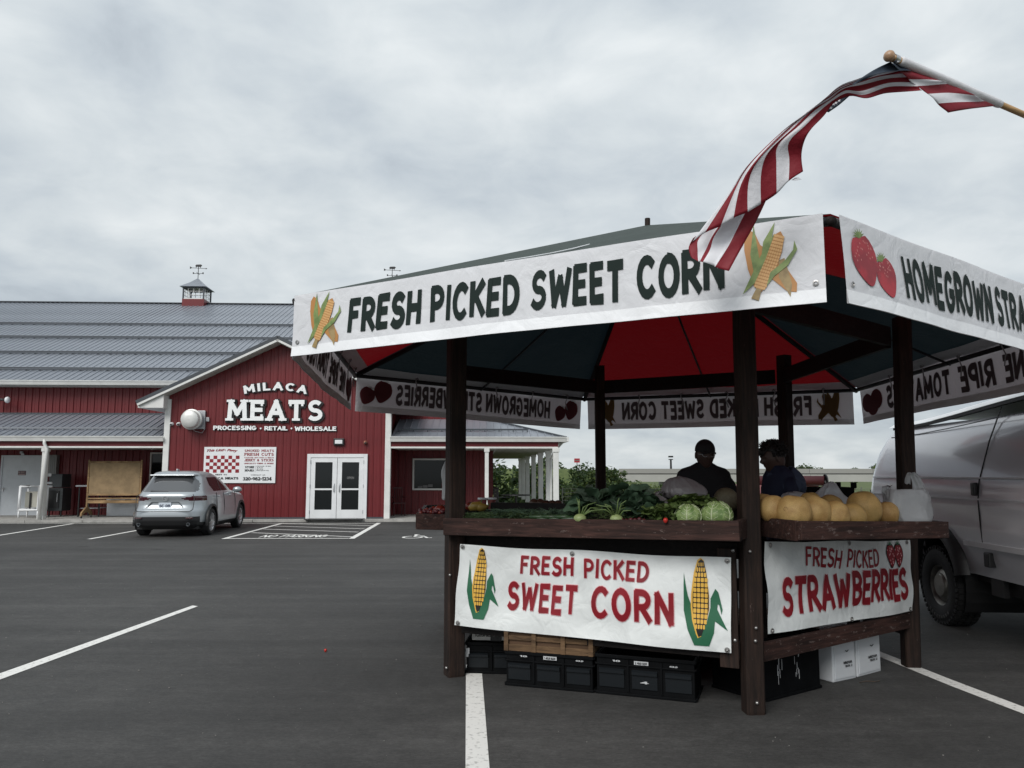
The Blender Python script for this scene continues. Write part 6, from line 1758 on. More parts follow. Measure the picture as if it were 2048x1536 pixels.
nF = V((-.417, -.909, 0)); nR = V((.587, -.81, 0))
def toon_corn(b, f, cx, cy, s, mats, kx=.66):
    """green husk 1, black 2, yellow 3"""
    mb = MB()
    def q(pts, m, off): poly(mb, [(cx + x * s * kx, cy + y * s) for x, y in pts], f, m, off)
    q([(-.36, .36), (-.30, .10), (-.20, -.12), (-.10, -.25), (-.02, -.5), (.18, -.5), (.24, -.36), (.26, -.18), (.0, -.26), (-.12, -.16), (-.28, .1)], 1, .0045)
    q([(-.36, .36), (-.35, -.1), (-.26, -.32), (-.12, -.5), (-.02, -.5), (-.05, -.2), (-.24, .0)], 1, .0049)
    q([(.18, -.5), (.10, -.3), (.20, -.05), (.20, .06), (.30, .18), (.36, .14), (.45, -.06), (.43, -.12), (.38, -.01), (.35, .0), (.34, -.06), (.56, -.30), (.30, -.20), (.28, -.34)], 1, .0053)
    cob = [(-.06, .5), (-.12, .35), (-.165, .1), (-.17, -.05), (-.14, -.2), (-.06, -.36), (-.03, -.40), (.03, -.38), (.12, -.22), (.17, -.06), (.165, .1), (.12, .35), (.06, .5), (0, .53)]
    q([(x * 1.12 - .015, y * 1.03) for x, y in cob], 3, .0060)
    q(cob, 2, .0066)
    for iy in range(13):
        y = .44 - iy * .062
        wv_ = .165 * min(1, (.58 - y) / .32) * min(1, (y + .46) / .24) ** .8
        wv_ = max(wv_, .055)
        for ix in range(4):
            x0 = -wv_ + .014 + ix * (2 * wv_ - .02) / 4; x1 = x0 + (2 * wv_ - .02) / 4 - .014
            if x1 - x0 < .006: continue
            c = .008; y0, y1 = y, y + .05
            q([(x0 + c, y0), (x1 - c, y0), (x1, y0 + c), (x1, y1 - c), (x1 - c, y1), (x0 + c, y1), (x0, y1 - c), (x0, y0 + c)], 3, .0074)
    mb.build('corn_print', mats, b)
def word(b, mats, *a, **k):
    mb = MB(); put_text(mb, *a, **k); mb.build('lettering', mats, b)
def drawF(b, f, W_, H_, mats):
    word(b, mats, 'FRESH', f, .252 * W_, .457 * W_, .685 * H_, .915 * H_, w=.18, style='brush', m=0, gap=.30, off=.0045, seed=3, halo=4, hw=.022)
    word(b, mats, 'PICKED', f, .496 * W_, .728 * W_, .680 * H_, .915 * H_, w=.18, style='brush', m=0, gap=.30, off=.0045, seed=4, halo=4, hw=.022)
    word(b, mats, 'SWEET', f, .207 * W_, .476 * W_, .245 * H_, .585 * H_, w=.19, style='brush', m=0, gap=.30, off=.0045, seed=5, halo=4, hw=.02)
    word(b, mats, 'CORN', f, .527 * W_, .815 * W_, .225 * H_, .60 * H_, w=.19, style='brush', m=0, gap=.32, off=.0045, seed=6, halo=4, hw=.02)
    toon_corn(b, f, .094 * W_, .52 * H_, .54, mats, .56); toon_corn(b, f, .903 * W_, .50 * H_, .58, mats, .58)
yA = 6.36; yB = 5.50
banner('lettered_banner', 'white vinyl banner reading FRESH PICKED SWEET CORN between two cartoon cobs', P(921, 1088, 6.33), P(1462, 1115, 5.50), P(909, 1250, 6.36), P(1462, 1307, 5.50), .012, drawF, ['print_red', 'print_leaf', 'print_black', 'print_yellow', 'halo'], nF, ((.012, .97), (.45, .955), (.988, .965), (.015, .03), (.988, .03)))
def drawR(b, f, W_, H_, mats):
    def wav(x, y, l): return f(x + .012 * sin(y * 14), y + .03 * sin(x * 4.2 - .4) , l)
    word(b, mats, 'FRESH', wav, .245 * W_, .475 * W_, .66 * H_, .90 * H_, w=.16, style='brush', m=0, gap=.24, off=.0045, seed=13)
    word(b, mats, 'PICKED', wav, .515 * W_, .74 * W_, .69 * H_, .93 * H_, w=.15, style='brush', m=0, gap=.24, off=.0045, seed=14)
    k = f
    word(b, mats, 'STRAW', lambda x, y, l: f(x, y + .04 * H_, l), .085 * W_, .53 * W_, .13 * H_, .57 * H_, w=.20, style='brush', m=0, gap=.26, off=.0045, seed=15, halo=4, hw=.012)
    word(b, mats, 'BERRIES', lambda x, y, l: f(x, y + .10 * H_, l), .545 * W_, .955 * W_, .08 * H_, .52 * H_, w=.20, style='brush', m=0, gap=.24, off=.0045, seed=16, halo=4, hw=.012)
    mb = MB()
    for dx in (-.055, .06):
        c = (.865 * W_ + dx, .80 * H_)
        poly(mb, [(c[0] + x * .15, c[1] + y * .21) for x, y in heart(.9, 1.05)], f, 2, .0045 + (dx > 0) * .0006)
        poly(mb, [(c[0] + x * .13, c[1] + y * .185) for x, y in heart(.9, 1.05)], f, 0, .0056 + (dx > 0) * .0006)
        rg = random.Random(3)
        for _ in range(22):
            x, y = rg.uniform(-.05, .05), rg.uniform(-.075, .07)
            if abs(x) > .05 * (1 - max(0, -y) * 7): continue
            poly(mb, [(c[0] + x + cos(t) * .006, c[1] + y + sin(t) * .008) for t in (0, 1, 2, 3, 4, 5)], f, 3, .0070)
        for a in (-.9, -.4, .1, .6, 1.1):
            poly(mb, [(c[0] - .008, c[1] + .085), (c[0] + sin(a) * .06, c[1] + .085 + cos(a) * .05), (c[0] + .008, c[1] + .085)], f, 1, .0066)
    mb.build('berry_print', mats, b)
banner('lettered_banner', 'white vinyl banner reading FRESH PICKED STRAWBERRIES with two red berries', P(1528, 1083, 5.60), P(1820, 1080, 6.70), P(1536, 1268, 5.58), P(1827, 1222, 6.68), .008, drawR, ['print_red', 'print_leaf', 'print_black', 'halo', 'halo'], nR, ((.03, .96), (.53, .97), (.97, .97), (.02, .03), (.53, .02), (.98, .03)))

# ---- crates and boxes below
def frame_of(a, b):
    d = (b - a); d.z = 0; L_ = d.length; d.normalize(); return d, V((-d.y, d.x, 0)), L_
mat('crate_black', (.003, .0034, .004), .65, spec=.1, var=.2, vs=9)
mat('label_white', (.5, .51, .52), .5)
def plastic_crate(label, a, b, h, depth, tabs=3, group='black plastic produce crates under the stand', labels=()):
    a, b = V(a), V(b); d, n_, L_ = frame_of(a, b)
    if n_.y < 0: n_ = -n_
    t = thing('produce_crate', label, 'crate', a, group)
    c = (a + b) / 2 + n_ * depth / 2
    th = .012
    mb = MB()
    mb.box(a.lerp(b, .5) + n_ * .014 + ZZ * h / 2, (L_ - .02, th, h - .02), (d, n_, ZZ)); mb.box(a.lerp(b, .5) + n_ * (depth - .014) + ZZ * h / 2, (L_ - .02, th, h - .02), (d, n_, ZZ))
    for e in (.014, L_ - .014): mb.box(a + d * e + n_ * depth / 2 + ZZ * h / 2, (th, depth - .04, h - .02), (d, n_, ZZ))
    mb.box(c + ZZ * .02, (L_ - .03, depth - .03, .02), (d, n_, ZZ)); mb.build('shell', 'crate_black', t)
    mb = MB()
    for z, e in ((h - .012, .024), (.012, .02), (h - .07, .012)):
        mb.box(a.lerp(b, .5) + n_ * .004 + ZZ * z, (L_, .016, e), (d, n_, ZZ)); mb.box(a + n_ * depth / 2 + ZZ * z, (.016, depth - .02, e), (d, n_, ZZ)); mb.box(b + n_ * depth / 2 + ZZ * z, (.016, depth - .02, e), (d, n_, ZZ))
    mb.build('rim', 'crate_black', t, bevel=.003)
    for k in range(tabs):
        f0, f1 = (k + .12) / tabs, (k + .88) / tabs
        p, q = a.lerp(b, f0), a.lerp(b, f1); w_ = (q - p).length
        mb = MB(); m_ = (p + q) / 2
        mb.prism([(0, h * .66), (.018, h * .62), (.018, h * .55), (.004, h * .53), (.004, h * .2), (0, h * .2)], p + n_ * .004, -n_, ZZ, (q - p)); mb.build('handle_tab', mat('crate_sheen', (.008, .010, .012), .4, spec=.25), t)
        if k:
            s_ = a.lerp(b, k / tabs); mb = MB(); mb.box(s_ + n_ * .0 + ZZ * h / 2, (.014, .014, h - .06), (d, n_, ZZ)); mb.build('rib', 'crate_black', t)
    for (f_, zz, w_, h_, tx) in labels:
        p = a.lerp(b, f_) - n_ * .006
        mb = MB()
        if w_: mb.box(p + ZZ * zz, (w_, .003, h_), (d, n_, ZZ))
        if tx: put_text(mb, tx, lambda x, y, l, p=p: p + d * x - n_ * (.003 + l) + ZZ * y, -w_ * .42 if w_ else -.03, w_ * .42 if w_ else .03, zz - h_ * .3, zz + h_ * .3, w=.2, m=1 if w_ else 0, gap=.2, off=.001)
        mb.build('sticker', ['label_white', 'letter_black'], t)
    return t
g1a, g1b = G(1010, 1372), G(1188, 1388)
cr1 = plastic_crate('black plastic crate under the brown wooden crate', g1a + V((0, .02, 0)), g1b + V((0, .02, 0)), .262, .42, labels=((.22, .232, 0, .02, '18'), (.52, .230, .105, .026, '1 40LB B220'), (.85, .228, 0, .018, '40LB')))
cr2 = plastic_crate('black plastic crate beneath the right cartoon cob', G(1192, 1388) + V((0, .02, 0)), G(1394, 1408) + V((0, .02, 0)), .29, .42, labels=((.22, .25, 0, .02, '18'), (.47, .245, .105, .026, '2 40LB B220'), (.79, .240, 0, .018, '40LB'), (.50, .11, 0, .03, '4')))
cr3 = plastic_crate('black plastic crate carrying the white fruit box behind the left post', G(931, 1347) + V((0, .0, 0)), G(1010, 1346) + V((0.1, -.05, 0)), .25, .36, tabs=2, labels=((.04, .17, .03, .07, None),))
cr4 = plastic_crate('scuffed black plastic bin with white streaks beside the foam boxes', G(1533, 1408) + V((0, .03, 0)), G(1647, 1378) + V((0, .03, 0)), .44, .5, tabs=0)
mb = MB(); a, b = G(1533, 1408) + V((0, .03, 0)), G(1647, 1378) + V((0, .03, 0)); d, n_, L_ = frame_of(a, b); rg = random.Random(4)
for k in range(16):
    x = (.28 if k % 2 else .58) * L_ + rg.uniform(-.03, .03); z = rg.uniform(.12, .32); mb.box(a + d * x - n_ * .003 + n_ * .010 + ZZ * z, (rg.uniform(.002, .005), .002, rg.uniform(.02, .09)), (d, n_, ZZ))
mb.build('scuffs', 'label_white', cr4)
# wooden crate on crate 1
a, b = V(g1a) + V((0, .03, .264)), V(g1b) + V((0, .03, .264)); d, n_, L_ = frame_of(a, b)
t = thing('wooden_crate', 'brown wooden slatted crate stacked on the black plastic crate', 'crate', a)
for k, (z, h) in enumerate(((.025, .05), (.10, .035))):
    mb = MB(); mb.box((a + b) / 2 + ZZ * z - n_ * .004, (L_, .012, h), (d, n_, ZZ)); mb.build('slat', 'crate_wood', t, bevel=.002)
mb = MB(); mb.box((a + b) / 2 + ZZ * .10 + n_ * .014, (L_ - .01, .012, .20), (d, n_, ZZ)); mb.build('back_panel', mat('crate_inner', (.085, .045, .022), .8), t)
for f_ in (.02, .34, .67, .98):
    mb = MB(); mb.box(a.lerp(b, f_) + ZZ * .10 - n_ * .014, (.035, .012, .20), (d, n_, ZZ)); mb.build('upright', 'crate_wood', t, bevel=.002)
for e in (0, L_):
    mb = MB(); mb.box(a + d * e + n_ * .2 + ZZ * .10, (.014, .38, .20), (d, n_, ZZ)); mb.build('side', 'crate_wood', t)
mb = MB(); mb.box((a + b) / 2 + n_ * .2 + ZZ * .008, (L_ - .02, .38, .012), (d, n_, ZZ)); mb.build('base', 'crate_wood', t)
# white printed fruit box on crate 3
a, b = V(G(931, 1347)) + V((.05, .03, .26)), V(G(1010, 1346)) + V((.12, -.02, .26)); d, n_, L_ = frame_of(a, b)
t = thing('fruit_box', 'white cardboard fruit box printed with a red berry on the left crate', 'cardboard box', a)
mb = MB(); mb.box((a + b) / 2 + n_ * .16 + ZZ * .07, (L_, .32, .14), (d, n_, ZZ)); mb.build('carton', mat('carton', (.62, .60, .57), .7, var=.08), t, bevel=.004)
mb = MB()
fb = lambda x, y, l: a + d * x - n_ * (.003 + l) + ZZ * y
put_text(mb, 'FLAVOR BEST', fb, .03, .17, .03, .055, w=.2, gap=.22); put_text(mb, 'PRODUCE OF USA', fb, .20, .29, .055, .068, w=.2, gap=.22) 
poly(mb, [(.055 + x * .04, .085 + y * .045) for x, y in heart()], lambda x, y, l: fb(x, y, l), 1, .002)
mb.build('print', ['letter_black', 'print_berry'], t)
mb = MB(); mb.box(a + d * .2 - n_ * .002 + ZZ * .015, (.09, .006, .04), (d, n_, ZZ)); mb.build('hand_hole', 'black_metal', t)
# foam boxes
mat('foam', (.60, .62, .64), .7, bump=.15, bs=200)
for k, (pa, pb, lab, h) in enumerate((((1666, 1366), (1713, 1356), 'white foam box nearest the black bin with stamped label', .33), ((1715, 1355), (1763, 1342), 'white foam box nearest the right post with stamped label', .335))):
    a, b = G(*pa), G(*pb); d, n_, L_ = frame_of(a, b)
    t = thing('foam_box', lab, 'foam box', a, 'white foam boxes standing under the stand')
    mb = MB(); mb.box((a + b) / 2 + n_ * .17 + ZZ * h / 2, (L_ - .008, .34, h), (d, n_, ZZ)); mb.build('box', 'foam', t, bevel=.008)
    mb = MB(); mb.box((a + b) / 2 - n_ * .004 + ZZ * h / 2 + n_ * .001, (L_ - .05, .008, h - .04), (d, n_, ZZ)); mb.build('face_panel', 'foam', t, bevel=.004)
    mb = MB(); fb = lambda x, y, l: a + d * x - n_ * (.009 + l) + ZZ * y
    put_text(mb, 'WINDSOR', fb, L_ * .42, L_ * .78, .13, .15, w=.22, gap=.2); put_text(mb, 'BOX 2', fb, L_ * .50, L_ * .78, .105, .122, w=.22, gap=.2); put_text(mb, 'V', fb, L_ * .5, L_ * .66, .22, .235, w=.2)
    mb.build('stamp', 'letter_black', t)
mb = MB(); p = G(1742, 1366); mb.tube([p + V((-.09, 0, .004)), p + V((-.03, .025, .008)), p + V((.04, .02, .006)), p + V((.09, .05, .004))], .004, 5); tag(mb.build('twig', 'bark'), 'thin dry twig lying in front of the foam boxes', 'twig')

# ================================================================== PRODUCE
def melon_mat(name, c, c2, net):
    m = bpy.data.materials.new(name); m.use_nodes = True; t = m.node_tree; b = t.nodes['Principled BSDF']; lk = t.links.new
    co = t.nodes.new('ShaderNodeTexCoord'); n = N(t, 'ShaderNodeTexNoise', i_Scale=9.0, i_Detail=5.0); lk(co.outputs['Object'], n.inputs['Vector'])
    r = ramp(t, [(0.38, c), (0.62, c2)], n.outputs[0])
    vo = N(t, 'ShaderNodeTexVoronoi', i_Scale=110.0, feature='DISTANCE_TO_EDGE'); lk(co.outputs['Object'], vo.inputs['Vector'])
    rv = ramp(t, [(0.0, (1.12,) * 3), (0.25, (.9,) * 3)], vo.outputs[0])
    mu = N(t, 'ShaderNodeMix', data_type='RGBA', blend_type='MULTIPLY'); mu.inputs[0].default_value = net; lk(r.outputs[0], mu.inputs[6]); lk(rv.outputs[0], mu.inputs[7]); lk(mu.outputs[2], b.inputs['Base Color'])
    bp = N(t, 'ShaderNodeBump'); bp.invert = True; bp.inputs['Strength'].default_value = .35 * net; bp.inputs['Distance'].default_value = .004; lk(vo.outputs[0], bp.inputs['Height']); lk(bp.outputs[0], b.inputs['Normal'])
    b.inputs['Roughness'].default_value = .6; MATS[name] = m
melon_mat('cantaloupe_skin', (.33, .185, .058), (.48, .31, .115), 1.0)
melon_mat('cantaloupe_green', (.30, .19, .06), (.44, .27, .09), 1.0)
mat('watermelon_skin', (.010, .018, .010), .3, c2=(.022, .04, .018), vs=14, var=.1)
mat('scar', (.20, .11, .04), .8)
GM = 'cantaloupes piled in the right tray'
labs = ['yellow melon almost hidden behind the near right post', 'orange melon right next to the post, behind the front one', 'big pale melon at the left front of the tray, small round scar', 'tilted orange melon second from the left in front', 'small dark topped melon behind, in front of the bag peak', 'small melon behind the middle ones with a dull top', 'tilted melon in the middle of the front row', 'broad greenish melon left of the tallest one', 'tallest upright ribbed melon of the tray', 'narrow melon squeezed between tallest one and standing bag']
from mathutils import noise as _nz
def mnz(d, k): return _nz.noise(d * 1.6 + V((k * 3.1, 0, 0)))
for k, (px, py, r_, Y, el, tilt, mt) in enumerate(((1524, 1014, 26, 5.85, 1, 0, 0), (1546, 1018, 27, 5.55, 1.0, .2, 0), (1587, 1024, 34, 5.47, .95, .1, 0), (1629, 1025, 30, 5.56, 1.08, .5, 0), (1621, 1006, 21, 5.95, 1, 0, 1), (1662, 1012, 22, 6.0, 1, .3, 1), (1669, 1031, 27, 5.60, 1.1, .6, 0), (1703, 1032, 27, 5.68, .95, -.2, 1), (1728, 1019, 31, 5.85, 1.18, -.1, 1), (1774, 1028, 21, 6.0, 1.15, -.1, 0))):
    c = P(px, py, Y); rr = r_ / FPX * Y * 1.05
    t = thing('cantaloupe', labs[k], 'melon', c, GM)
    ax_ = (V((cos(tilt), 0, -sin(tilt))), V((0, 1, 0)), V((sin(tilt), 0, cos(tilt))))
    mb = MB()
    def mf(p, d, k=k):
        a = math.atan2(d.y, d.x); q = 1 + .022 * cos(9 * a + k) * (1 - abs(d.z)) + .05 * mnz(d, k) - .05 * max(0, abs(d.z) - .88) / .12
        return p * q
    mb.ball(c, (rr, rr * .98, rr * el), 36, 22, fn=mf, ax=ax_); mb.build('fruit', 'cantaloupe_green' if mt else 'cantaloupe_skin', t, True)
    mb = MB(); mb.disc(c + ax_[2] * (rr * el * .965), rr * .10, ax_[2], 10)
    if k == 2:
        for q in range(14):
            a0, a1 = 2 * pi * q / 14, 2 * pi * (q + 1) / 14; n0 = V((-.68, -.70, .2)).normalized(); X_ = n0.cross(ZZ).normalized(); Y_ = X_.cross(n0)
            mb.bar(c + n0 * rr * .985 + (X_ * cos(a0) + Y_ * sin(a0)) * rr * .10, c + n0 * rr * .985 + (X_ * cos(a1) + Y_ * sin(a1)) * rr * .10, .004, .003, up=n0)
    mb.build('stem_scar', 'scar', t)
for k, (px, py, rx, Y, lab) in enumerate(((1262, 1004, 21, 6.5, 'dark watermelon behind the collard leaves, left of the small white bag'), (1285, 1006, 20, 6.7, 'dark watermelon just behind the small white bag'), (1372, 1011, 44, 6.15, 'large dark watermelon under the crumpled bag before the capped man'))):
    c = P(px, py, Y); rr = rx / FPX * Y
    t = thing('watermelon', lab, 'watermelon', c, 'watermelons at the back of the front tray')
    mb = MB(); mb.ball(c, (rr, rr * .8, rr * (.95 if k < 2 else .62)), 30, 20); mb.build('fruit', 'watermelon_skin', t, True)
    mb = MB(); mb.tube([c + V((rr * .92, 0, 0)), c + V((rr * 1.05, 0, .015))], .004, 6); mb.build('stem', 'bark', t)
c = P(1452, 1001, 6.05); t = thing('muskmelon', 'brown green netted melon beside the seller hand behind the cabbages', 'melon', c)
mb = MB(); mb.ball(c, (.098, .09, .10), 30, 20); mb.build('fruit', mat('muskmelon', (.10, .085, .05), .6, bump=.4, bs=90, var=.2), t, True); mb = MB(); mb.disc(c + V((0, 0, .097)), .01, (0, 0, 1)); mb.build('stem_scar', 'scar', t)

# --- leafy produce
def leaf_mesh(name, L_, W_, curl, ruff, seed, m, nu=6, nv=9, stem=.25, serr=0):
    rg = random.Random(seed); ph = rg.uniform(0, 6); mb = MB()
    def f(u, v):
        x = (u - .5) * 2
        s_ = max(0, (v - stem) / (1 - stem)); w = W_ * (math.sin(pi * min(1, s_ * .92 + .04)) ** .6 if v > stem else .0) + .006
        y = v * L_; z = -curl * v * v * L_ + abs(x) * w * .25 + ruff * sin(v * 15 + ph + x * 2) * abs(x) * w
        return V((x * w, y * (1 - .25 * curl * v), z + .25 * L_ * v * (1 - v)))
    mb.grid(f, nu, nv)
    me = bpy.data.meshes.new(name); me.from_pydata(mb.v, [], mb.f); me.materials.append(M[m]); me.polygons.foreach_set('use_smooth', [True] * len(me.polygons))
    return me
mat('collard', (.065, .115, .068), .5, var=.2, vs=14, trans=.2, tcol=(.04, .09, .03))
mat('collard_pale', (.075, .105, .075), .5, var=.2, vs=14, trans=.2, tcol=(.05, .1, .04))
mat('lettuce', (.13, .19, .055), .55, var=.25, vs=16, trans=.3, tcol=(.14, .22, .04))
mat('stalk', (.13, .19, .06), .5)
mat('kohlrabi', (.28, .34, .14), .45, var=.12, vs=20)
mat('cabbage', (.15, .24, .07), .5, c2=(.30, .39, .15), vs=22, var=.1)
mat('cabbage_vein', (.50, .56, .34), .5)
mat('herb', (.065, .11, .04), .6, var=.3, vs=30, trans=.2, tcol=(.08, .13, .03))
def put_leaf(parent, me, p, az_, pitch, roll, s=1.0):
    ob = bpy.data.objects.new('leaf', me); col.objects.link(ob); ob.parent = parent; ob.matrix_parent_inverse = WM[parent.name].inverted()
    ob.matrix_basis = Matrix.Translation(p) @ Matrix.Rotation(az_, 4, 'Z') @ Matrix.Rotation(pitch, 4, 'X') @ Matrix.Rotation(roll, 4, 'Y') @ Matrix.Scale(s, 4)
    return ob
def tray_pt(px, py, Y): return P(px, py, Y)
LM = [leaf_mesh('leaf', .30, .085, .35, .30, k, 'collard') for k in range(4)] + [leaf_mesh('leaf', .30, .09, .3, .25, 9, 'collard_pale')]
def bunch(label, px, py, Y, n, spread, az0, L_=1.0, group=None, meshes=LM, cat='greens', name='collard_bunch'):
    c = P(px, py, Y); t = thing(name, label, cat, c, group)
    rg = random.Random(int(px))
    for k in range(n):
        a = az0 + rg.uniform(-spread, spread); put_leaf(t, rg.choice(meshes), c + V((rg.uniform(-.07, .07), rg.uniform(-.05, .05), rg.uniform(-.01, .085))), a, rg.uniform(.1, 1.0), rg.uniform(-.9, .9), rg.uniform(.45, .85) * L_)
    return t
bunch('upright dark collard bunch fanned above the left kohlrabi', 1192, 1026, 5.95, 44, 1.5, .4, 1.0)
bunch('dark collard bunch spread right of the upright one', 1250, 1028, 5.85, 46, 1.4, -.9, 1.0)
bunch('low dark collard bunch lying before the white bag', 1282, 1030, 5.75, 30, .9, -1.3, .85)
o = bunch('single tall pale collard leaf standing highest of the greens', 1196, 1010, 6.05, 3, .3, .3, .8, meshes=[LM[4]])
bunch('loose collard leaves heaped highest in the centre of the front tray', 1232, 1021, 6.05, 34, 1.6, -.2, .9)
LT = [leaf_mesh('leaf', .17, .075, .5, .55, 20 + k, 'lettuce', stem=.1) for k in range(4)]
for k, (px, py, Y, n, lab) in enumerate(((1338, 1030, 5.65, 20, 'curly lettuce head left of the left cabbage'), (1374, 1014, 5.70, 22, 'curly lettuce head heaped behind the left cabbage'), (1406, 1012, 5.65, 18, 'curly lettuce head between the two cabbages and the melon'), (1312, 1036, 5.60, 10, 'small dark lettuce at the tray board beside the strawberry'))):
    t = thing('lettuce', lab, 'lettuce', P(px, py, Y), 'loose lettuces in the front tray'); rg = random.Random(k + 40); c = P(px, py + 6, Y)
    for q in range(n): put_leaf(t, rg.choice(LT), c + V((rg.uniform(-.02, .02), rg.uniform(-.02, .02), rg.uniform(-.01, .02))), rg.uniform(0, 2 * pi), rg.uniform(.4, 1.4), rg.uniform(-.5, .5), rg.uniform(.6, .95))
# kohlrabi
for k, (px, py, Y, lab) in enumerate(((1160, 1037, 5.80, 'pale green kohlrabi with upright stalks, left of the pair'), (1233, 1038, 5.68, 'pale green kohlrabi with curved stalks below the collards'))):
    c = P(px, py, Y); t = thing('kohlrabi', lab, 'kohlrabi', c, 'kohlrabi bulbs in the front tray')
    mb = MB(); mb.ball(c, (.048, .046, .036), 22, 14); mb.build('bulb', 'kohlrabi', t, True)
    rg = random.Random(k)
    for q in range(9):
        a = rg.uniform(-1.2, 1.2) + (0.5 if k == 0 else 0); l_ = rg.uniform(.09, .16); b_ = rg.uniform(-.05, .05)
        mb = MB(); mb.tube([c + V((sin(a) * .025, b_ * .3, .025)), c + V((sin(a) * l_ * .6, b_, .03 + cos(a) * l_ * .6)), c + V((sin(a) * l_ * 1.25, b_ * 1.5, .02 + cos(a) * l_ * .85))], [.006, .0045, .003], 6); mb.build('stalk', 'stalk', t, True)
# cabbages: wrapped leaves with raised veins
for k, (px, py, rp, Y, lab) in enumerate(((1377, 1032, 26, 5.56, 'smaller pale green cabbage, left of the two'), (1434, 1030, 30, 5.53, 'larger veined green cabbage nearest the near right post'))):
    c = P(px, py, Y); rr = rp / FPX * Y; t = thing('cabbage', lab, 'cabbage', c, 'cabbages at the right end of the front tray')
    mb = MB(); mb.ball(c, (rr, rr * .95, rr * .82), 30, 18, fn=lambda p, d: p * (1 + .02 * sin(5 * math.atan2(d.y, d.x)))); mb.build('head', 'cabbage', t, True)
    for q in range(5):
        a0 = q * 2 * pi / 5 + k + .6
        mb = MB()
        def cf(u, v, a0=a0): 
            az_ = a0 + (u - .5) * 1.7 * (math.sin(pi * (v * .8 + .12)) ** .5); el_ = lerp(-.6, 1.35, v); r2 = rr * (1.03 + .05 * abs(u - .5) * 2 + .012 * sin(v * 9 + u * 7) + (.05 if v > .9 else 0))
            return c + V((cos(az_) * cos(el_) * r2, sin(az_) * cos(el_) * r2 * .95, sin(el_) * r2 * .84))
        mb.grid(cf, 10, 10); lf = mb.build('wrapper_leaf', 'cabbage', t, True)
        mb = MB(); mb.tube([cf(.5, v_) + (cf(.5, v_) - c) * .015 for v_ in (0, .2, .4, .6, .8, 1)], [.007, .006, .005, .004, .003, .0015], 5)
        for v_ in (.15, .35, .55, .7):
            for s_ in (-1, 1): mb.tube([cf(.5, v_) + (cf(.5, v_) - c) * .01, cf(.5 + s_ * .2, v_ + .10) + (cf(.5, v_) - c) * .012, cf(.5 + s_ * .4, v_ + .24 if v_ < .7 else .95) + (cf(.5, v_) - c) * .012], [.0028, .002, .001], 4)
        mb.build('vein', 'cabbage_vein', lf, True)
# beans / herbs / cucumbers, low in the tray
def herbs(name, label, x0, x1, y0, y1, n, m, L_, seed, rad=.0022, cat='vegetables'):
    rg = random.Random(seed); mb = MB()
    for q in range(n):
        px = rg.uniform(x0, x1); py = rg.uniform(y0, y1); Y = lerp(6.42, 5.35, (px - 905) / (1478 - 905)) + rg.uniform(.05, .35)
        c = P(px, py, Y); a = rg.uniform(0, 2 * pi); u_ = rg.uniform(-.15, .5)
        d = V((cos(a) * cos(u_), sin(a) * cos(u_), sin(u_))) * L_ * rg.uniform(.5, 1); mb.tube([c - d * .5, c + V((0, 0, rg.uniform(-.004, .012))), c + d * .5], [rad * .6, rad, rad * .4], 5)
    return tag(mb.build(name, m, kind='stuff'), label, cat)
herbs('green_beans', 'heap of slim green beans and herbs along the left of the front tray', 900, 1100, 1026, 1040, 900, 'herb', .10, 1, .003)
herbs('dill_fronds', 'dark feathery herb fronds in the middle of the front tray', 985, 1180, 1020, 1036, 700, 'collard', .12, 2, .003)
herbs('carrot_tops', 'fine light green tops around the kohlrabi bulbs', 1140, 1250, 1018, 1038, 260, 'stalk', .09, 3, .002)
herbs('lettuce_litter', 'small leafy scraps along the board before the lettuces', 1255, 1345, 1030, 1042, 300, 'herb', .06, 5, .004)
for k in range(9):
    px = 1082 + k * 8.5; py = 1034 + (k % 3) * 2; Y = 6.05 - k * .02; c = P(px, py, Y)
    t = MB(); a = .3 + .25 * sin(k * 2.1); d = V((cos(a), -sin(a) * .8, 0)) * .10
    t.tube([c - d, c - d * .9, c, c + d * .9, c + d], [.004, .016, .02, .016, .004], 10)
    tag(t.build('cucumber', mat('cucumber', (.022, .05, .018), .4, var=.25, vs=20), None, True), 'dark green cucumber in the heap left of the kohlrabi', 'cucumber', 'cucumbers heaped in the front tray')
mat('tomato', (.15, .018, .010), .35, var=.15, vs=20)
mat('radish', (.07, .008, .012), .5, var=.2, vs=30)
for k, (px, py, Y) in enumerate(((1262, 1040, 5.62), (1270, 1041, 5.6), (1279, 1039, 5.6), (1253, 1042, 5.62), (1288, 1042, 5.58), (1245, 1041, 5.66))):
    mb = MB(); c = P(px, py, Y); mb.ball(c, (.018, .016, .017), 12, 8); mb.tube([c + V((.01, 0, 0)), c + V((.035, -.005, -.004))], [.004, .0006], 5)
    tag(mb.build('radish', 'radish', None, True), 'dark red radish at the tray board right of the kohlrabi', 'radish', 'radishes scattered in the front tray')
o = thing('strawberry', 'bright red strawberry on the tray board left of the cabbages', 'strawberry', P(1331, 1041, 5.42))
mb = MB(); berry(mb, P(1331, 1041, 5.42), .016); mb.build('fruit', 'berry', o, True)
mb = MB(); c = P(1331, 1034, 5.42)
for k in range(6): a = k * pi / 3; mb.add([c, c + V((cos(a) * .013, sin(a) * .013, -.004)), c + V((cos(a + .5) * .007, sin(a + .5) * .007, .004))], [(0, 1, 2)])
mb.build('calyx', 'leaf_mid', o)
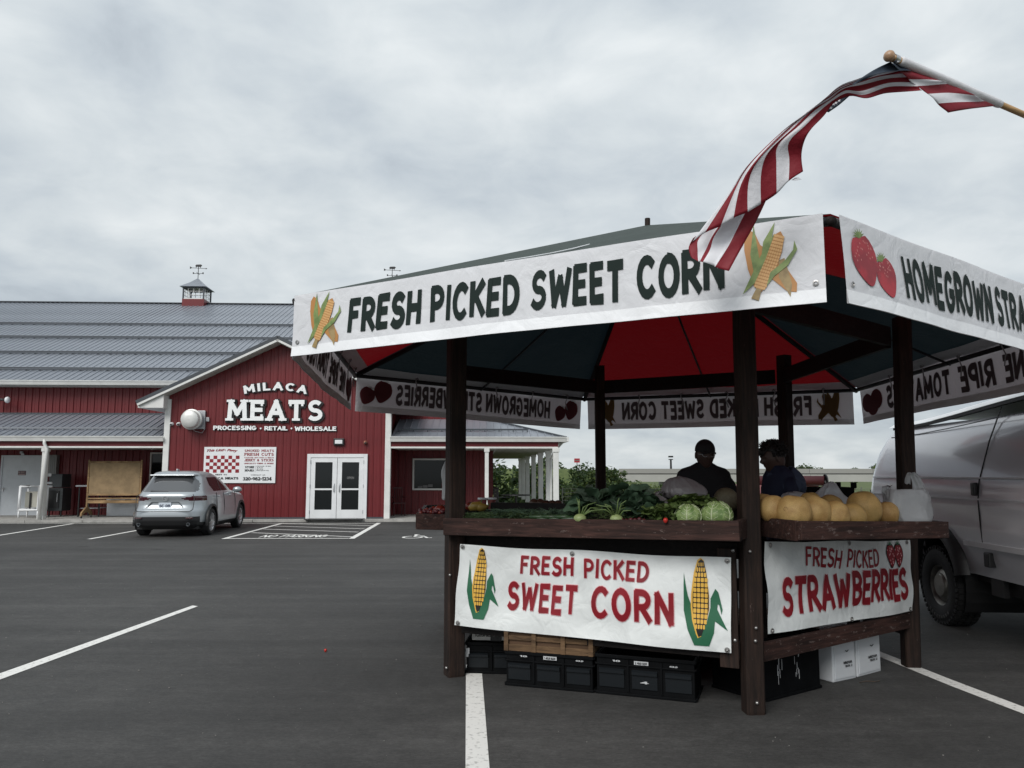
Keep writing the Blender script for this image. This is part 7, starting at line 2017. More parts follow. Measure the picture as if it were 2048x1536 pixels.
# left tray: tomatoes, basket of berries, squash, cups
rg = random.Random(8)
for k in range(22):
    px = 843 + (k % 8) * 6.2 + rg.uniform(-2, 2); Y = 7.0 + (k // 8) * .16; c = P(px, 1025 - (k // 8) * 2.0 + rg.uniform(-2, 1), Y); mb = MB(); r_ = rg.uniform(.018, .026); mb.ball(c, (r_, r_, r_ * .85), 12, 8)
    tag(mb.build('cherry_tomato', 'radish' if k % 3 else 'tomato', None, True), 'small dark red tomato in the left tray', 'tomato', 'small tomatoes heaped in the left tray')
for k, (px, py, r_, Y, lab) in enumerate(((880, 1020, .058, 7.3, 'large orange red tomato in the left tray at the left post'), (868, 1019, .04, 7.5, 'orange tomato behind the small ones in the left tray'), (940, 1013, .05, 7.5, 'orange red tomato right of the left post'))):
    c = P(px, py, Y); t = thing('tomato', lab, 'tomato', c); mb = MB(); mb.ball(c, (r_, r_, r_ * .8), 20, 12, fn=lambda p, d: p * (1 + .03 * cos(5 * math.atan2(d.y, d.x)))); mb.build('fruit', 'tomato', t, True)
    mb = MB()
    for q in range(5): a = q * 1.256; mb.add([c + V((0, 0, r_ * .8)), c + V((cos(a) * r_ * .5, sin(a) * r_ * .5, r_ * .78)), c + V((cos(a + .5) * r_ * .15, sin(a + .5) * r_ * .15, r_ * .86))], [(0, 1, 2)])
    mb.build('calyx', 'leaf_mid', t)
mat('squash', (.30, .20, .04), .4, var=.1, vs=12)
for k, (pts, lab) in enumerate(((((938, 1018), (948, 1013), (958, 1009), (962, 1004)), 'yellow crookneck squash in front of the lidded tubs'), (((950, 1016), (960, 1014), (970, 1014), (976, 1012)), 'yellow squash lying lower beside the lidded tubs'))):
    mb = MB(); Y = 7.1; mb.tube([P(a, b, Y) for a, b in pts], [.02, .045, .03, .012], 12); t = thing('squash', lab, 'squash', P(*pts[1], Y)); mb.build('fruit', 'squash', t, True)
    mb = MB(); mb.tube([P(*pts[-1], Y), P(pts[-1][0] + 2, pts[-1][1] - 5, Y)], .006, 6); mb.build('stem', 'stalk', t)
for k, (px, lab) in enumerate(((965, 'left lidded quart tub of berries behind the squash'), (983, 'right lidded quart tub of berries behind the squash'))):
    c = P(px, 1018, 7.35); top = P(px, 998, 7.35).z; t = thing('berry_tub', lab, 'tub', c, 'lidded tubs on the left tray')
    mb = MB(); h = top - c.z; mb.lathe([(.03, 0), (.043, h)], c, 18); mb.build('tub', mat('tub', (.35, .12, .11), .2, trans=.3), t, True)
    mb = MB(); mb.lathe([(.045, h - .005), (.048, h + .004), (.046, h + .012), (.001, h + .014)], c, 18); mb.build('lid', 'white_metal', t)
for k in range(5):
    mb = MB(); c = P(1068 + k * 12, 1006 if k < 2 else 1009, 7.9); mb.ball(c, (.05, .05, .045), 14, 10); tag(mb.build('onion', mat('onion', (.10, .055, .035), .4), None, True), 'brown onion showing above the back board of the front tray', 'onion', 'onions on the far counter')
c = HX[4].lerp(HX[5], .5)

# --- plastic bags
def crumple(p, s, a, seed):
    q = V((p.x * s + seed, p.y * s, p.z * s)); from mathutils import noise
    return noise.noise(q) * a + noise.noise(q * 2.3) * a * .5 + abs(noise.noise(q * 4.1)) * a * .35
mat('bag_plastic', (.50, .51, .52), .3, trans=.35, tcol=(.55, .56, .56), spec=.6, bump=.5, bs=14)
mat('bag_grey', (.24, .22, .225), .3, trans=.25, tcol=(.25, .23, .23), spec=.6, bump=.5, bs=14)
from mathutils import noise as mnoise
def fold(a, z, seed, amp):
    p = V((cos(a) * 1.6 + seed, sin(a) * 1.6, z * 5 + seed))
    return amp * (mnoise.noise(p) * 1.2 + .8 * abs(mnoise.noise(V((cos(a) * 4 + seed, sin(a) * 4, z * 7 + a)))) + .35 * abs(mnoise.noise(V((cos(a) * 9, sin(a) * 9 + seed, z * 26)))))
def bag(label, c, rings, m, seed, amp=.02, e=2.6, flaps=(), nm='plastic_bag'):
    """rings: (height, half width, half depth, shift); flaps: strips of film standing up from the rim"""
    t = thing(nm, label, 'bag', c); mb = MB(); n_ = 72; L2 = []
    for (z, hx, hy, dx) in cr_rings(rings, 6):
        for q in range(n_):
            a = 2 * pi * q / n_; k = 2 / e; f_ = 1 + fold(a, z, seed, amp) / max(.03, hx)
            mb.v.append((c[0] + math.copysign(abs(cos(a)) ** k, cos(a)) * hx * f_ + dx, c[1] + math.copysign(abs(sin(a)) ** k, sin(a)) * hy * f_, c[2] + z + .25 * fold(a, z + 3, seed, amp)))
        L2.append(0)
    for r_ in range(len(L2) - 1):
        for q in range(n_): mb.f.append((r_ * n_ + q, r_ * n_ + (q + 1) % n_, (r_ + 1) * n_ + (q + 1) % n_, (r_ + 1) * n_ + q)); mb.mi.append(0)
    mb.build('sack', m, t, True)
    for fl_ in flaps:
        mb = MB(); pts = cr_spline([V(c) + V(p) for p, w in fl_], 4); ws = [w for p, w in fl_]
        def g(u, v):
            i_ = v * (len(pts) - 1); p = pts[int(min(i_, len(pts) - 1))]; w = ws[min(int(v * (len(ws) - 1)), len(ws) - 2)]; w2 = ws[min(int(v * (len(ws) - 1)) + 1, len(ws) - 1)]; fr_ = v * (len(ws) - 1) % 1 if v < 1 else 1
            ww = lerp(w, w2, fr_); s_ = (u - .5) * 2
            return p + V((s_ * ww, .020 * (s_ * s_) + .007 * sin(s_ * 9 + v * 6 + seed), .006 * sin(v * 20 + s_ * 5)))
        mb.grid(g, 12, len(pts) - 1); mb.build('handle', m, t, True)
    return t
def cr_spline(pts, n):
    out = []
    for i in range(len(pts) - 1):
        p0, p1, p2, p3 = pts[max(i - 1, 0)], pts[i], pts[i + 1], pts[min(i + 2, len(pts) - 1)]
        for k in range(n):
            s = k / n; out.append(.5 * ((2 * p1) + (p2 - p0) * s + (2 * p0 - 5 * p1 + 4 * p2 - p3) * s * s + (3 * p1 - p0 - 3 * p2 + p3) * s ** 3))
    out.append(pts[-1]); return out
def cr_rings(rings, n):
    q = [Vector(r) for r in rings]; return [tuple(x) for x in cr_spline(q, n)]
bag('crumpled grey plastic bag lying over the large watermelon', P(1369, 990, 6.05), [(-.03, .13, .09, .0), (0, .165, .12, .0), (.05, .155, .11, -.01), (.09, .12, .08, -.03), (.125, .07, .05, -.045), (.14, .01, .01, -.05)], 'bag_grey', 1, .03, 2.2)
bag('small knotted white plastic bag between watermelons and lettuce', P(1312, 1013, 5.95), [(-.02, .06, .05, 0), (.0, .085, .06, 0), (.05, .075, .055, 0), (.08, .03, .025, -.01), (.09, .012, .012, -.01)], 'bag_grey', 2, .022, 2.2, flaps=([((-.02, 0, .08), .015), ((-.05, 0, .11), .03), ((-.075, -.01, .10), .02)], [((.0, 0, .08), .015), ((.04, 0, .115), .03), ((.07, 0, .10), .01)]))
bag('white plastic bag rising to a peak behind the cantaloupes', P(1668, 1020, 6.25), [(-.03, .22, .10, 0), (.02, .215, .10, 0), (.07, .17, .09, -.02), (.13, .10, .06, -.03), (.19, .045, .04, -.02), (.225, .01, .01, -.01)], 'bag_plastic', 3, .018, 2.4)
bag('flat white plastic bag beside the boy, left of the peaked bag', P(1598, 1010, 6.4), [(-.03, .12, .08, 0), (.03, .13, .08, 0), (.08, .11, .06, -.02), (.10, .06, .04, -.04), (.105, .01, .01, -.05)], 'bag_plastic', 7, .02, 2.4)
bag('standing white grocery bag with one raised handle at the right end of the tray', P(1813, 1040, 6.08), [(-.02, .15, .10, .01), (.0, .175, .115, .01), (.08, .175, .11, .0), (.17, .165, .10, .0), (.215, .15, .085, -.01), (.235, .135, .07, -.01), (.225, .10, .04, -.01), (.20, .03, .01, 0)], 'bag_plastic', 5, .034, 2.7,
    flaps=([((.12, .0, .19), .055), ((.12, .0, .26), .05), ((.10, .0, .32), .038), ((.075, .0, .365), .025), ((.05, .01, .34), .02), ((.045, .02, .28), .02)], [((-.13, 0, .20), .04), ((-.14, 0, .25), .035), ((-.10, .01, .265), .02)]))
bag('long white plastic bag hanging on the left side of the left post', P(893, 1000, 6.95), [(.0, .01, .01, 0), (.01, .03, .04, 0), (.12, .036, .05, 0), (.25, .032, .05, -.01), (.33, .02, .03, .0), (.37, .008, .01, .01)], 'bag_plastic', 6, .010, 2.2)
# dark bins inside the stand
b0, b1 = P(1606, 975, 7.9), P(1716, 974, 7.9)
plastic_crate('black plastic bin standing inside behind the peaked bag', V((b0.x, 7.9, 1.175)), V((b1.x, 7.9, 1.175)), b0.z - 1.175, .3, tabs=2, group=None) if False else None
t = thing('produce_bin', 'dark open bin with raised corners on the rear counter behind the peaked bag', 'bin', V(((b0.x + b1.x) / 2, 8.2, 1.18)))
mb = MB(); z1 = b0.z
for c_, s_ in ((((b0.x + b1.x) / 2, 8.0, (z1 + 1.18) / 2), (b1.x - b0.x, .02, z1 - 1.18)), (((b0.x + b1.x) / 2, 8.38, (z1 + 1.18) / 2), (b1.x - b0.x, .02, z1 - 1.18)), ((b0.x, 8.19, (z1 + 1.18) / 2), (.02, .36, z1 - 1.18)), ((b1.x, 8.19, (z1 + 1.18) / 2), (.02, .36, z1 - 1.18)), (((b0.x + b1.x) / 2, 8.19, 1.19), (b1.x - b0.x, .36, .02))): mb.box(c_, s_)
mb.build('shell', 'crate_black', t)
for x in (b0.x, b1.x):
    for y in (8.0, 8.38): mb = MB(); mb.box((x, y, z1 + .02), (.05, .05, .06)); mb.build('corner_lug', 'crate_black', t, bevel=.01)

# ================================================================== PEOPLE
mat('skin', (.07, .036, .027), .5, var=.06, vs=12)
mat('shirt_black', (.010, .010, .012), .85, bump=.3, bs=25)
mat('cap_black', (.012, .010, .011), .8)
mat('jeans', (.02, .028, .05), .85, bump=.2, bs=60)
mat('navy', (.006, .010, .032), .8, bump=.3, bs=22)
mat('hood_blue', (.04, .055, .095), .85, bump=.4, bs=28)
mat('hair', (.010, .008, .007), .6)
def skin_mesh(name, verts, edges, radii, root=0, sub=2):
    me = bpy.data.meshes.new(name); me.from_pydata([tuple(v) for v in verts], edges, [])
    ob = bpy.data.objects.new(name, me); col.objects.link(ob)
    sk = ob.modifiers.new('skin', 'SKIN'); sk.use_smooth_shade = True; sk.branch_smoothing = .6
    for i, d in enumerate(me.skin_vertices[0].data):
        r = radii[i]; d.radius = r if isinstance(r, tuple) else (r, r); d.use_root = (i == root)
    ss = ob.modifiers.new('s', 'SUBSURF'); ss.levels = sub; ss.render_levels = sub
    bpy.context.view_layer.update()
    dg = bpy.context.evaluated_depsgraph_get(); m2 = bpy.data.meshes.new_from_object(ob.evaluated_get(dg))
    bpy.data.objects.remove(ob); bpy.data.meshes.remove(me)
    return m2
def head_mesh(mb, c, yaw, s=1.0, jaw=.82, pitch=0.0):
    """head about .235 m tall, c = centre; faces -y before turning"""
    Rz = Matrix.Rotation(yaw, 3, 'Z') @ Matrix.Rotation(pitch, 3, 'X')
    def f(p, d):
        x, y, z = d
        if z < 0: jw = (1.02 - z * z) ** -.20; x *= jw; y *= jw
        w = .077 * (1 - .22 * max(0, -z - .15) ** 1.0 / .85 * 1.3); dp = .098; hh = .118
        q = V((x * w, y * dp, z * hh))
        if y < 0:  # face
            fr_ = -y
            q.y *= (1 - .10 * max(0, -z)); 
            nose = math.exp(-((x / .16) ** 2)) * math.exp(-(((z + .12) / .17) ** 2)) * fr_; q.y -= .026 * nose
            for sx_ in (-.36, .36): q.y += .011 * math.exp(-(((x - sx_) / .17) ** 2) - ((z - .06) / .11) ** 2) * fr_
            q.y -= .006 * math.exp(-((z - .22) / .10) ** 2) * fr_ * (abs(x) < .7)
            q.y -= .008 * math.exp(-((x / .28) ** 2) - ((z + .48) / .07) ** 2) * fr_; q.y += .006 * math.exp(-((x / .3) ** 2) - ((z + .41) / .025) ** 2) * fr_
            q.y -= .014 * math.exp(-((x / .3) ** 2) - ((z + .80) / .16) ** 2)
        else: q.y *= 1 + .06 * max(0, z)
        return Rz @ (q * s)
    mb.ball(c, 1.0, 44, 34, fn=lambda p, d: f(p, d))
    for sx_ in (-1, 1):
        e = V((sx_ * .080, .008, -.005)) * s; X = Rz @ V((0, 1, 0)); Y = Rz @ V((sx_, -.35, 0)).normalized()
        mb.ball(V(c) + Rz @ e, (.018 * s, .009 * s, .032 * s), 12, 10, ax=(X, Y, Rz @ V((0, 0, 1))))
    return Rz
def hand(verts, edges, radii, wrist, d, up, s=1.0, curl=.5, side=1):
    """palm and five fingers grown from the wrist vertex; d = pointing direction"""
    d = d.normalized(); sd_ = d.cross(up).normalized() * side; dn = -up
    o = len(verts)
    verts += [wrist + d * .05 * s, wrist + d * .085 * s]; radii += [(.030 * s, .016 * s)] * 2; edges += [(len(verts) - 3 if False else HW[0], o), (o, o + 1)]
    for k, (off, ln_) in enumerate(((-.026, .068), (-.009, .078), (.009, .074), (.026, .058))):
        b = wrist + d * .088 * s + sd_ * off * s; i0 = len(verts)
        verts += [b + d * .006, b + d * ln_ * .45 * s + dn * .012 * curl * 1.2, b + d * ln_ * .8 * s + dn * .04 * curl * s, b + d * ln_ * .92 * s + dn * .062 * curl * s]
        radii += [.0095 * s, .009 * s, .008 * s, .007 * s]; edges += [(o + 1, i0), (i0, i0 + 1), (i0 + 1, i0 + 2), (i0 + 2, i0 + 3)]
    b = wrist + d * .03 * s - sd_ * .03 * s; i0 = len(verts)
    verts += [b, b + d * .03 * s - sd_ * .02 * s + dn * .01, b + d * .055 * s - sd_ * .022 * s + dn * .022]; radii += [.012 * s, .0105 * s, .009 * s]; edges += [(o, i0), (i0, i0 + 1), (i0 + 1, i0 + 2)]
HW = [0]
def person(name, label, base, yaw, hgt_, sh, arms, head_yaw, head_pitch=0.0, lean=0.0, shirt='shirt_black', sleeve=.95, build_=1.0):
    """base on the floor; body frame: x to the figure's left, y backwards (faces -y); arms = [(elbow, wrist, hand dir)] in body frame (shoulder relative)"""
    t = thing(name, label, 'person', base)
    k = hgt_ / 1.78; Rb = Matrix.Rotation(yaw, 3, 'Z')
    def B(x, y, z): 
        y2 = y - lean * max(0, z - .95) ; return V(base) + Rb @ V((x * k, y2 * k, z * k))
    vs = [B(0, 0, .96), B(0, 0, 1.12), B(0, .01, 1.30), B(0, .015, 1.43), B(0, .0, 1.50), B(0, -.012, 1.575)]
    rs = [(.13 * build_, .10), (.12 * build_, .09), (.13 * build_, .09), (.11 * build_, .07), (.056, .056), (.052, .055)]
    es = [(0, 1), (1, 2), (2, 3), (3, 4), (4, 5)]
    for sgn in (-1, 1):
        i = len(vs); vs += [B(sgn * .10, .01, .86), B(sgn * .11, -.01, .50), B(sgn * .115, .02, .10), B(sgn * .12, -.07, .045), B(sgn * .125, -.14, .035)]
        rs += [.085, .06, .045, (.045, .035), (.045, .025)]; es += [(0, i), (i, i + 1), (i + 1, i + 2), (i + 2, i + 3), (i + 3, i + 4)]
    armpts = []
    for sgn, (el_, wr_, hd_, up_) in zip((-1, 1), arms):
        i = len(vs); s_ = B(sgn * sh, .01, 1.445)
        e_ = s_ + Rb @ V(el_) * k; w_ = e_ + Rb @ V(wr_) * k
        vs += [s_, e_, w_]; rs += [.055, .042, (.028, .024)]; es += [(3, i), (i, i + 1), (i + 1, i + 2)]; HW[0] = i + 2
        armpts.append((s_, e_, w_)); hand(vs, es, rs, w_, Rb @ V(hd_), Rb @ V(up_), k, .6, sgn)
    me = skin_mesh('body', vs, es, rs, 0)
    hb = MB(); hc = B(0, -.03, 1.652); Rz = head_mesh(hb, hc, head_yaw, k * 1.07, pitch=head_pitch)
    v0 = [tuple(v.co) for v in me.vertices]; f0 = [tuple(p.vertices) for p in me.polygons]; bpy.data.meshes.remove(me)
    mb = MB(); mb.add(v0, f0); mb.add(hb.v, hb.f); mb.build('body', 'skin', t, True)
    # shirt: a shell of rings over the torso, sleeves joined in
    mb = MB(); b_ = build_
    rings = [(.90, .170 * b_, .125, .0), (1.0, .175 * b_, .13, .0), (1.12, .178 * b_, .13, .0), (1.25, .195 * b_, .135, .0), (1.37, .207 * b_, .13, .005), (1.44, .216 * b_, .115, .01), (1.49, .205 * b_, .105, .012), (1.525, .172 * b_, .09, .012), (1.55, .125, .078, .008), (1.57, .088, .07, .0), (1.582, .070, .064, -.004)]
    n_ = 36; o = 0
    for (z, hx, hy, dy) in rings:
        for q in range(n_):
            a = 2 * pi * q / n_; e = 2 / 2.5
            x = math.copysign(abs(cos(a)) ** e, cos(a)) * hx; y = math.copysign(abs(sin(a)) ** e, sin(a)) * hy + dy
            f_ = .004 * sin(a * 7 + z * 22) * (1 if z < 1.4 else .3); mb.v.append(tuple(B(x * (1 + f_ * 3), y + f_, z)))
    for r_ in range(len(rings) - 1):
        for q in range(n_): mb.f.append((r_ * n_ + q, r_ * n_ + (q + 1) % n_, (r_ + 1) * n_ + (q + 1) % n_, (r_ + 1) * n_ + q)); mb.mi.append(0)
    for sgn, (s_, e_, w_) in zip((-1, 1), armpts):
        c0 = B(sgn * (sh - .09), .012, 1.42)
        pts = [c0, s_ - ZZ * .015, s_.lerp(e_, .25) , s_.lerp(e_, .6), s_.lerp(e_, .95)]; rr = [.04, .060, .066, .062, .058]
        if sleeve > 1: pts += [e_.lerp(w_, .15), e_.lerp(w_, .6), e_.lerp(w_, .95)]; rr += [.058, .05, .042]
        mb.tube(pts, [q * k for q in rr], 18)
    mb.build('shirt', shirt, t, True)
    pv = [B(0, 0, .98), B(0, 0, .88)]; pr_ = [(.175 * build_, .13), (.17 * build_, .13)]; pe = [(0, 1)]
    for sgn in (-1, 1): i = len(pv); pv += [B(sgn * .10, .01, .80), B(sgn * .11, -.01, .50), B(sgn * .115, .02, .07)]; pr_ += [.10, .075, .065]; pe += [(1, i), (i, i + 1), (i + 1, i + 2)]
    pm = skin_mesh('trousers', pv, pe, pr_, 0); pm.materials.append(M['jeans']); pm.polygons.foreach_set('use_smooth', [True] * len(pm.polygons)); link('trousers', pm, t)
    for sgn in (-1, 1):
        mb = MB(); c = B(sgn * .122, -.07, .045); X = Rb @ V((1, 0, 0)); Y = Rb @ V((0, 1, 0)); mb.ball(c, (.052, .145, .05), 18, 12, ax=(X, Y, ZZ)); mb.build('shoe', 'black_metal', t, True)
    return t, hc, Rz, k, B, Rb
def cap_on(t, hc, Rz, k):
    mb = MB()
    def f(p, d): return Rz @ (V((d.x * .084, d.y * .106, max(d.z, -.12) * .096 + .040)) * k)
    mb.ball(hc, 1.0, 32, 22, fn=f); cp = mb.build('cap', 'cap_black', t, True)
    mb = MB()
    def g(u, v):
        a = (u - .5) * 2; return hc + Rz @ (V((a * .070 * (1 - .18 * v), -.080 - v * .060 * math.sqrt(max(0, 1 - a * a * .75)), .040 - .012 * v - .016 * a * a)) * k)
    mb.grid(g, 14, 6); mb.build('peak', 'cap_black', cp, True, solid=.004)
zf = .145
mx, my = P(1407, 930, 7.25).x, 7.25
top = P(1407, 878, my).z
hm = (top - zf) / 1.80 * 1.78
t, hc, Rz, k, B, Rb = person('person', 'man in black cap, glasses and black shirt facing the counter', V((mx, my, zf)), 0.12, hm, .205,
    [((-.06, .02, -.30), (.02, -.12, -.25), (0, -.5, -.6), (0, -1, .3)), ((.10, -.05, -.30), (.04, -.42, -.02), (-.55, -.8, -.05), (0, 0, 1))], 0.10, .10, .02, build_=1.2)
cap_on(t, hc, Rz, k * 1.07)
mb = MB()
for sx_ in (-1, 1):
    cc = [hc + Rz @ (V((sx_ * .034 + cos(a) * .026, -.103, .008 + sin(a) * .019)) * k) for a in [2 * pi * i / 18 for i in range(19)]]
    mb.tube(cc, .0018, 5, cap=False); mb.tube([hc + Rz @ (V((sx_ * .060, -.100, .012)) * k), hc + Rz @ (V((sx_ * .084, .0, .008)) * k)], .002, 5)
mb.tube([hc + Rz @ (V((-.008, -.106, .012)) * k), hc + Rz @ (V((.008, -.106, .012)) * k)], .002, 5); mb.build('glasses', 'steel', t, True)
# boy
bx_, by_ = P(1554, 930, 6.85).x, 6.85
top = P(1540, 878, by_).z; hm = (top - zf) / 1.80 * 1.76
t, hc, Rz, k, B, Rb = person('person', 'boy with tousled dark hair in navy hoodie seen in profile beside the post', V((bx_ + .03, by_, zf)), -1.35, hm, .17,
    [((-.05, .0, -.28), (.03, -.20, -.12), (0, -1, -.1), (0, 0, 1)), ((.05, .0, -.28), (-.03, -.20, -.12), (0, -1, -.1), (0, 0, 1))], -1.5, .22, .06, shirt='navy', sleeve=1.2, build_=.86)
mb = MB(); rg = random.Random(2)
def hf(p, d):
    q = V((d.x * .092, d.y * .112 + .012, d.z * .105 + .038))
    if d.y < -.2 and d.z < .30: q.y = max(q.y, -.03)
    if d.z < -.3: q.x *= .9; q.z = max(q.z, -.075)
    from mathutils import noise
    q *= 1 + .09 * noise.noise(d * 3.2) + .05 * noise.noise(d * 8)
    return Rz @ (q * k)
mb.ball(hc, 1.0, 40, 28, fn=hf)
for q in range(420):
    a = rg.uniform(0, 2 * pi); e = rg.uniform(-.25, 1.5); d = V((cos(a) * cos(e), sin(a) * cos(e), sin(e)))
    if d.y < -.3 and d.z < .45: continue
    p = hc + hf(None, d); tdir = (Rz @ V((d.x * .6, d.y * .6 + rg.uniform(-.5, .2), d.z * .3 - .25 + rg.uniform(-.3, .5)))).normalized()
    mb.tube([p - tdir * .015, p + tdir * .012 + (p - hc).normalized() * .006, p + tdir * rg.uniform(.02, .045)], [.008, .006, .001], 4)
for q in range(60):
    a = rg.uniform(-.8, .8); p = hc + Rz @ (V((a * .07, -.088, .062 + rg.uniform(-.01, .02))) * k); mb.tube([p + Rz @ V((0, .03, .02)), p, p + Rz @ V((rg.uniform(-.01, .01), -.028, -rg.uniform(.005, .035)))], [.009, .007, .001], 4)
mb.build('hair', 'hair', t, True)
mb = MB()
def hood(u, v):
    a = u * 2 * pi; r1 = .072 + .045 * sin(v * pi) + .03 * v; bk = .5 + .5 * cos(a)   # a=0 back
    return B(0, .045, 1.50) + Rb @ (V((sin(a) * (r1 + .02), cos(a) * r1 * (1.0 + .55 * bk * v) + .035 * bk, .085 * (1 - v) * (.45 + .55 * bk) - .17 * v * bk - .02 - .012 * sin(a * 5 + v * 6))) * k)
mb.grid(hood, 32, 12); mb.build('hood', 'hood_blue', t, True, solid=.012)
mb = MB()
for sgn in (-1, 1): mb.ball(B(sgn * .12, .03, 1.40), (.10, .10, .085), 18, 12)
mb.build('shoulder_yoke', 'hood_blue', t, True)

# ================================================================== FLAG
pole0, pole1 = P(1778, 112, 3.30), P(2330, 352, 4.55)
def Zp(px, py, Y): return P(1300 + px / 2.738, 60 + py / 2.738, Y)
t = thing('flag', 'red and white striped flag with blue canton streaming from a wooden pole over the stand', 'flag', pole0)
pd_ = (pole1 - pole0).normalized()
mb = MB(); mb.tube([pole0 + pd_ * .03, pole1], .0155, 16); mb.build('pole', mat('pole_wood', (.42, .26, .12), .45, var=.15, vs=8, stretch=(1, 1, 6)), t, True)
side_ = pd_.cross(ZZ).normalized(); upv = side_.cross(pd_)
mb = MB(); mb.lathe([(.001, -.022), (.014, -.019), (.024, -.008), (.026, .002), (.023, .012), (.014, .021), (.011, .026), (.011, .034)], pole0, 24, (side_, upv, pd_)); mb.build('finial_ball', mat('finial_wood', (.36, .22, .13), .35, var=.2, vs=20), t, True)
mb = MB(); mb.lathe([(.018, .030), (.019, .036), (.019, .060), (.017, .064)], pole0, 20, (side_, upv, pd_)); mb.tube([pole0 + pd_ * .05 - upv * .018 + side_ * a for a in (-.012, 0, .012)], .005, 6); mb.build('collar', 'steel', t, True)
mat('flag_red', (.25, .010, .022), .6, trans=.25, tcol=(.36, .02, .04), bump=.2, bs=30)
mat('flag_white', (.84, .84, .87), .6, trans=.25, tcol=(.6, .6, .64), bump=.2, bs=30)
mat('flag_blue', (.022, .035, .055), .6, trans=.15, tcol=(.02, .03, .05))
mb = MB(); s0, s1 = .075, (Zp(1935, 400, 3.7) - pole0).length
mb.tube([pole0 + pd_ * lerp(s0, s1, f) for f in (0, .02, .3, .5, .7, .98, 1)], [.018, .0215, .021, .022, .021, .0215, .019], 16)
mb.build('sleeve', 'flag_white', t, True)
def cr_spline(pts, n):
    out = []
    for i in range(len(pts) - 1):
        p0, p1, p2, p3 = pts[max(i - 1, 0)], pts[i], pts[i + 1], pts[min(i + 2, len(pts) - 1)]
        for k in range(n):
            s = k / n; out.append(.5 * ((2 * p1) + (p2 - p0) * s + (2 * p0 - 5 * p1 + 4 * p2 - p3) * s * s + (3 * p1 - p0 - 3 * p2 + p3) * s ** 3))
    out.append(pts[-1]); return out
def cloth(stations, cols, name='cloth', sub=5, across=4):
    """stations: rows of stripe-boundary points from the pole to the fly; cols: colour of each stripe"""
    nb = len(stations[0])
    lines = [cr_spline([st[b] for st in stations], sub) for b in range(nb)]
    m = len(lines[0]); mb = MB()
    for i in range(m):
        row = cr_spline([lines[b][i] for b in range(nb)], across)
        mb.v += [(p.x, p.y + .0055 * sin(i * .42 + j * .33) + .0025 * sin(j * 1.1 - i * .2), p.z) for j, p in enumerate(row)]
    w = (nb - 1) * across + 1
    for i in range(m - 1):
        for j in range(w - 1): mb.f.append((i * w + j, i * w + j + 1, (i + 1) * w + j + 1, (i + 1) * w + j)); mb.mi.append(cols[j // across])
    return mb.build(name, ['flag_red', 'flag_white', 'flag_blue'], t, True, solid=.0012)
def row(pts, Y0, Y1): 
    n = len(pts) - 1; return [Zp(p[0], p[1], lerp(Y0, Y1, i / n) if len(p) < 3 else p[2]) for i, p in enumerate(pts)]
# near the pole: from the sleeve down-left to the fold; boundaries run from the canton side to the lower stripe
cols = [2, 0, 1, 0, 1, 0, 1, 0]
st = [row([(1345, 165), (1390, 200), (1440, 222), (1590, 275), (1600, 282), (1735, 330), (1775, 362), (1835, 388), (1885, 412)], 3.34, 3.66)]
cA = [2, 0, 1, 0, 1, 0]
poleside = [(1345, 165), (1425, 208), (1592, 276), (1640, 298), (1778, 362), (1832, 388), (1895, 412)]
midrow = [(1335, 180), (1395, 222), (1500, 272), (1560, 300), (1640, 342), (1715, 392), (1770, 432)]
foldrow = [(1325, 192), (1368, 224), (1418, 266), (1462, 306), (1520, 352), (1572, 405), (1632, 453)]
cA = [2, 0, 1, 0, 1, 0]
cloth([row(poleside, 3.34, 3.68), row(midrow, 3.32, 3.58), row(foldrow, 3.30, 3.50)], cA, 'cloth', 6, 4)
# dark canton folded over the top edge
cloth([row([(1320, 172), (1345, 185), (1440, 222)], 3.33, 3.36), row([(1250, 205), (1262, 228), (1375, 226)], 3.33, 3.33), row([(1160, 262), (1190, 262), (1250, 238)], 3.34, 3.32), row([(1110, 296), (1120, 296), (1150, 280)], 3.36, 3.34)], [2, 2], 'canton', 6, 3)
# the long streamer: boundaries from the lower edge (0) to the upper edge (8)
S = [
 row([(1490, 330), (1470, 306), (1445, 284), (1415, 262), (1392, 240), (1365, 222), (1350, 210), (1340, 200), (1322, 188)], 3.40, 3.36),
 row([(1300, 345), (1380, 285, 3.40), (1350, 258), (1315, 262), (1270, 248), (1255, 240), (1250, 236), (1246, 230), (1240, 222)], 3.42, 3.34) if False else
 row([(1300, 345), (1310, 312), (1300, 292), (1290, 268), (1262, 252), (1255, 246), (1250, 240), (1246, 234), (1240, 224)], 3.42, 3.34),
 row([(1185, 378), (1180, 352), (1165, 330), (1150, 302), (1150, 288), (1145, 282), (1140, 278), (1135, 274), (1130, 268)], 3.42, 3.36),
 row([(1100, 358), (1085, 342), (1070, 334), (1055, 326), (1050, 320), (1046, 316), (1042, 314), (1038, 312), (1034, 310)], 3.44, 3.40),
 row([(1010, 398), (1000, 388), (990, 380), (984, 376), (978, 372), (972, 370), (966, 372), (960, 374), (955, 376)], 3.48, 3.46),
 row([(952, 470), (920, 452), (902, 440), (890, 436), (880, 436), (872, 440), (866, 446), (860, 452), (852, 460)], 3.52, 3.54),
 row([(885, 540), (845, 528), (815, 525), (790, 530), (768, 538), (750, 545), (735, 552), (720, 560), (705, 572)], 3.56, 3.62),
 row([(845, 605), (762, 612), (705, 628), (655, 660), (612, 690), (588, 705), (570, 712), (550, 725), (530, 745)], 3.60, 3.70),
 row([(832, 680), (765, 705), (690, 735), (608, 775), (545, 815), (500, 845), (478, 850), (455, 870), (430, 890)], 3.64, 3.78),
 row([(838, 775), (757, 830), (692, 898), (610, 950), (536, 995), (455, 1032), (385, 1076), (300, 1110), (232, 1158)], 3.66, 3.86),
]
cB = [0, 1, 0, 1, 0, 1, 0, 1]
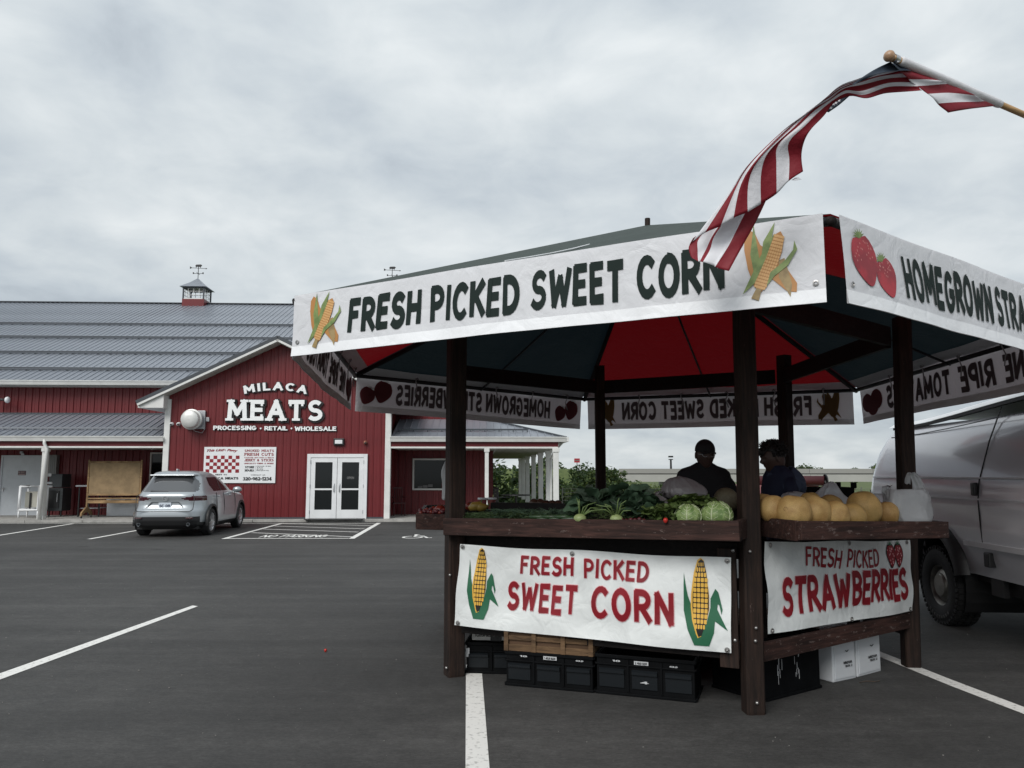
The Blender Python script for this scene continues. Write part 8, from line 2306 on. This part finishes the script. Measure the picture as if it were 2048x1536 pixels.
cloth(S, cB, 'cloth', 6, 4)
# blue underside glimpsed below the narrow part
cloth([row([(1092, 362), (1050, 352), (1010, 368)], 3.50, 3.50), row([(1030, 415), (990, 400), (960, 425)], 3.52, 3.52), row([(975, 455), (950, 450), (935, 475)], 3.54, 3.54)], [2, 2], 'canton', 6, 3)
mb = MB()
for (a, b) in ((1035, 385), (1005, 405), (990, 425), (1018, 398)):
    c = Zp(a, b, 3.495); X = V((1, 0, 0)); pts = []
    for q in range(10): r_ = .010 if q % 2 == 0 else .004; an = pi / 2 + q * pi / 5; pts.append(c + X * (cos(an) * r_) + ZZ * (sin(an) * r_))
    mb.add(pts, [tuple(range(10))])
mb.build('star', 'flag_white', t)
# the fly end turned under
T_ = [
 row([(236, 1140), (310, 1090), (395, 1050), (410, 1045), (500, 1000), (530, 985), (650, 905)], 3.93, 3.80),
 row([(212, 1190), (262, 1155), (340, 1130), (352, 1130), (455, 1110), (470, 1105), (590, 1030)], 3.96, 3.84),
 row([(218, 1232), (262, 1212), (308, 1200), (330, 1200), (418, 1190), (425, 1190), (520, 1160)], 3.95, 3.86),
 row([(232, 1248), (266, 1266), (272, 1268), (288, 1272), (352, 1290), (358, 1296), (432, 1320)], 3.93, 3.86),
]
cloth(T_, [1, 0, 1, 1, 1, 0] if False else [0, 1, 0, 1, 1, 0], 'cloth', 6, 4)
mb = MB()
for k in range(7): a = Zp(775 + k * 3, 822 - k * 2, 3.68); mb.tube([a, a + V((.008 + .002 * k, 0, .001)), a + V((.014 + .003 * k, 0, -.004 - .001 * k))], .0006, 4)
mb.build('frayed_thread', 'flag_red', t)
# timber mast carrying the flag pole, beyond the frame
ms_ = thing('flag_mast', 'upright timber mast holding the flag pole at the right of the stand', 'mast', V((pole1.x, pole1.y, 0)))
mb = MB(); mb.box((pole1.x + .04, pole1.y + .06, (pole1.z + .15) / 2), (.09, .09, pole1.z + .15)); mb.build('mast', 'post_wood', ms_, bevel=.006)
mb = MB(); mb.tube([pole1 - pd_ * .09, pole1 + pd_ * .02], .024, 12); mb.build('bracket', 'galvanised', ms_)
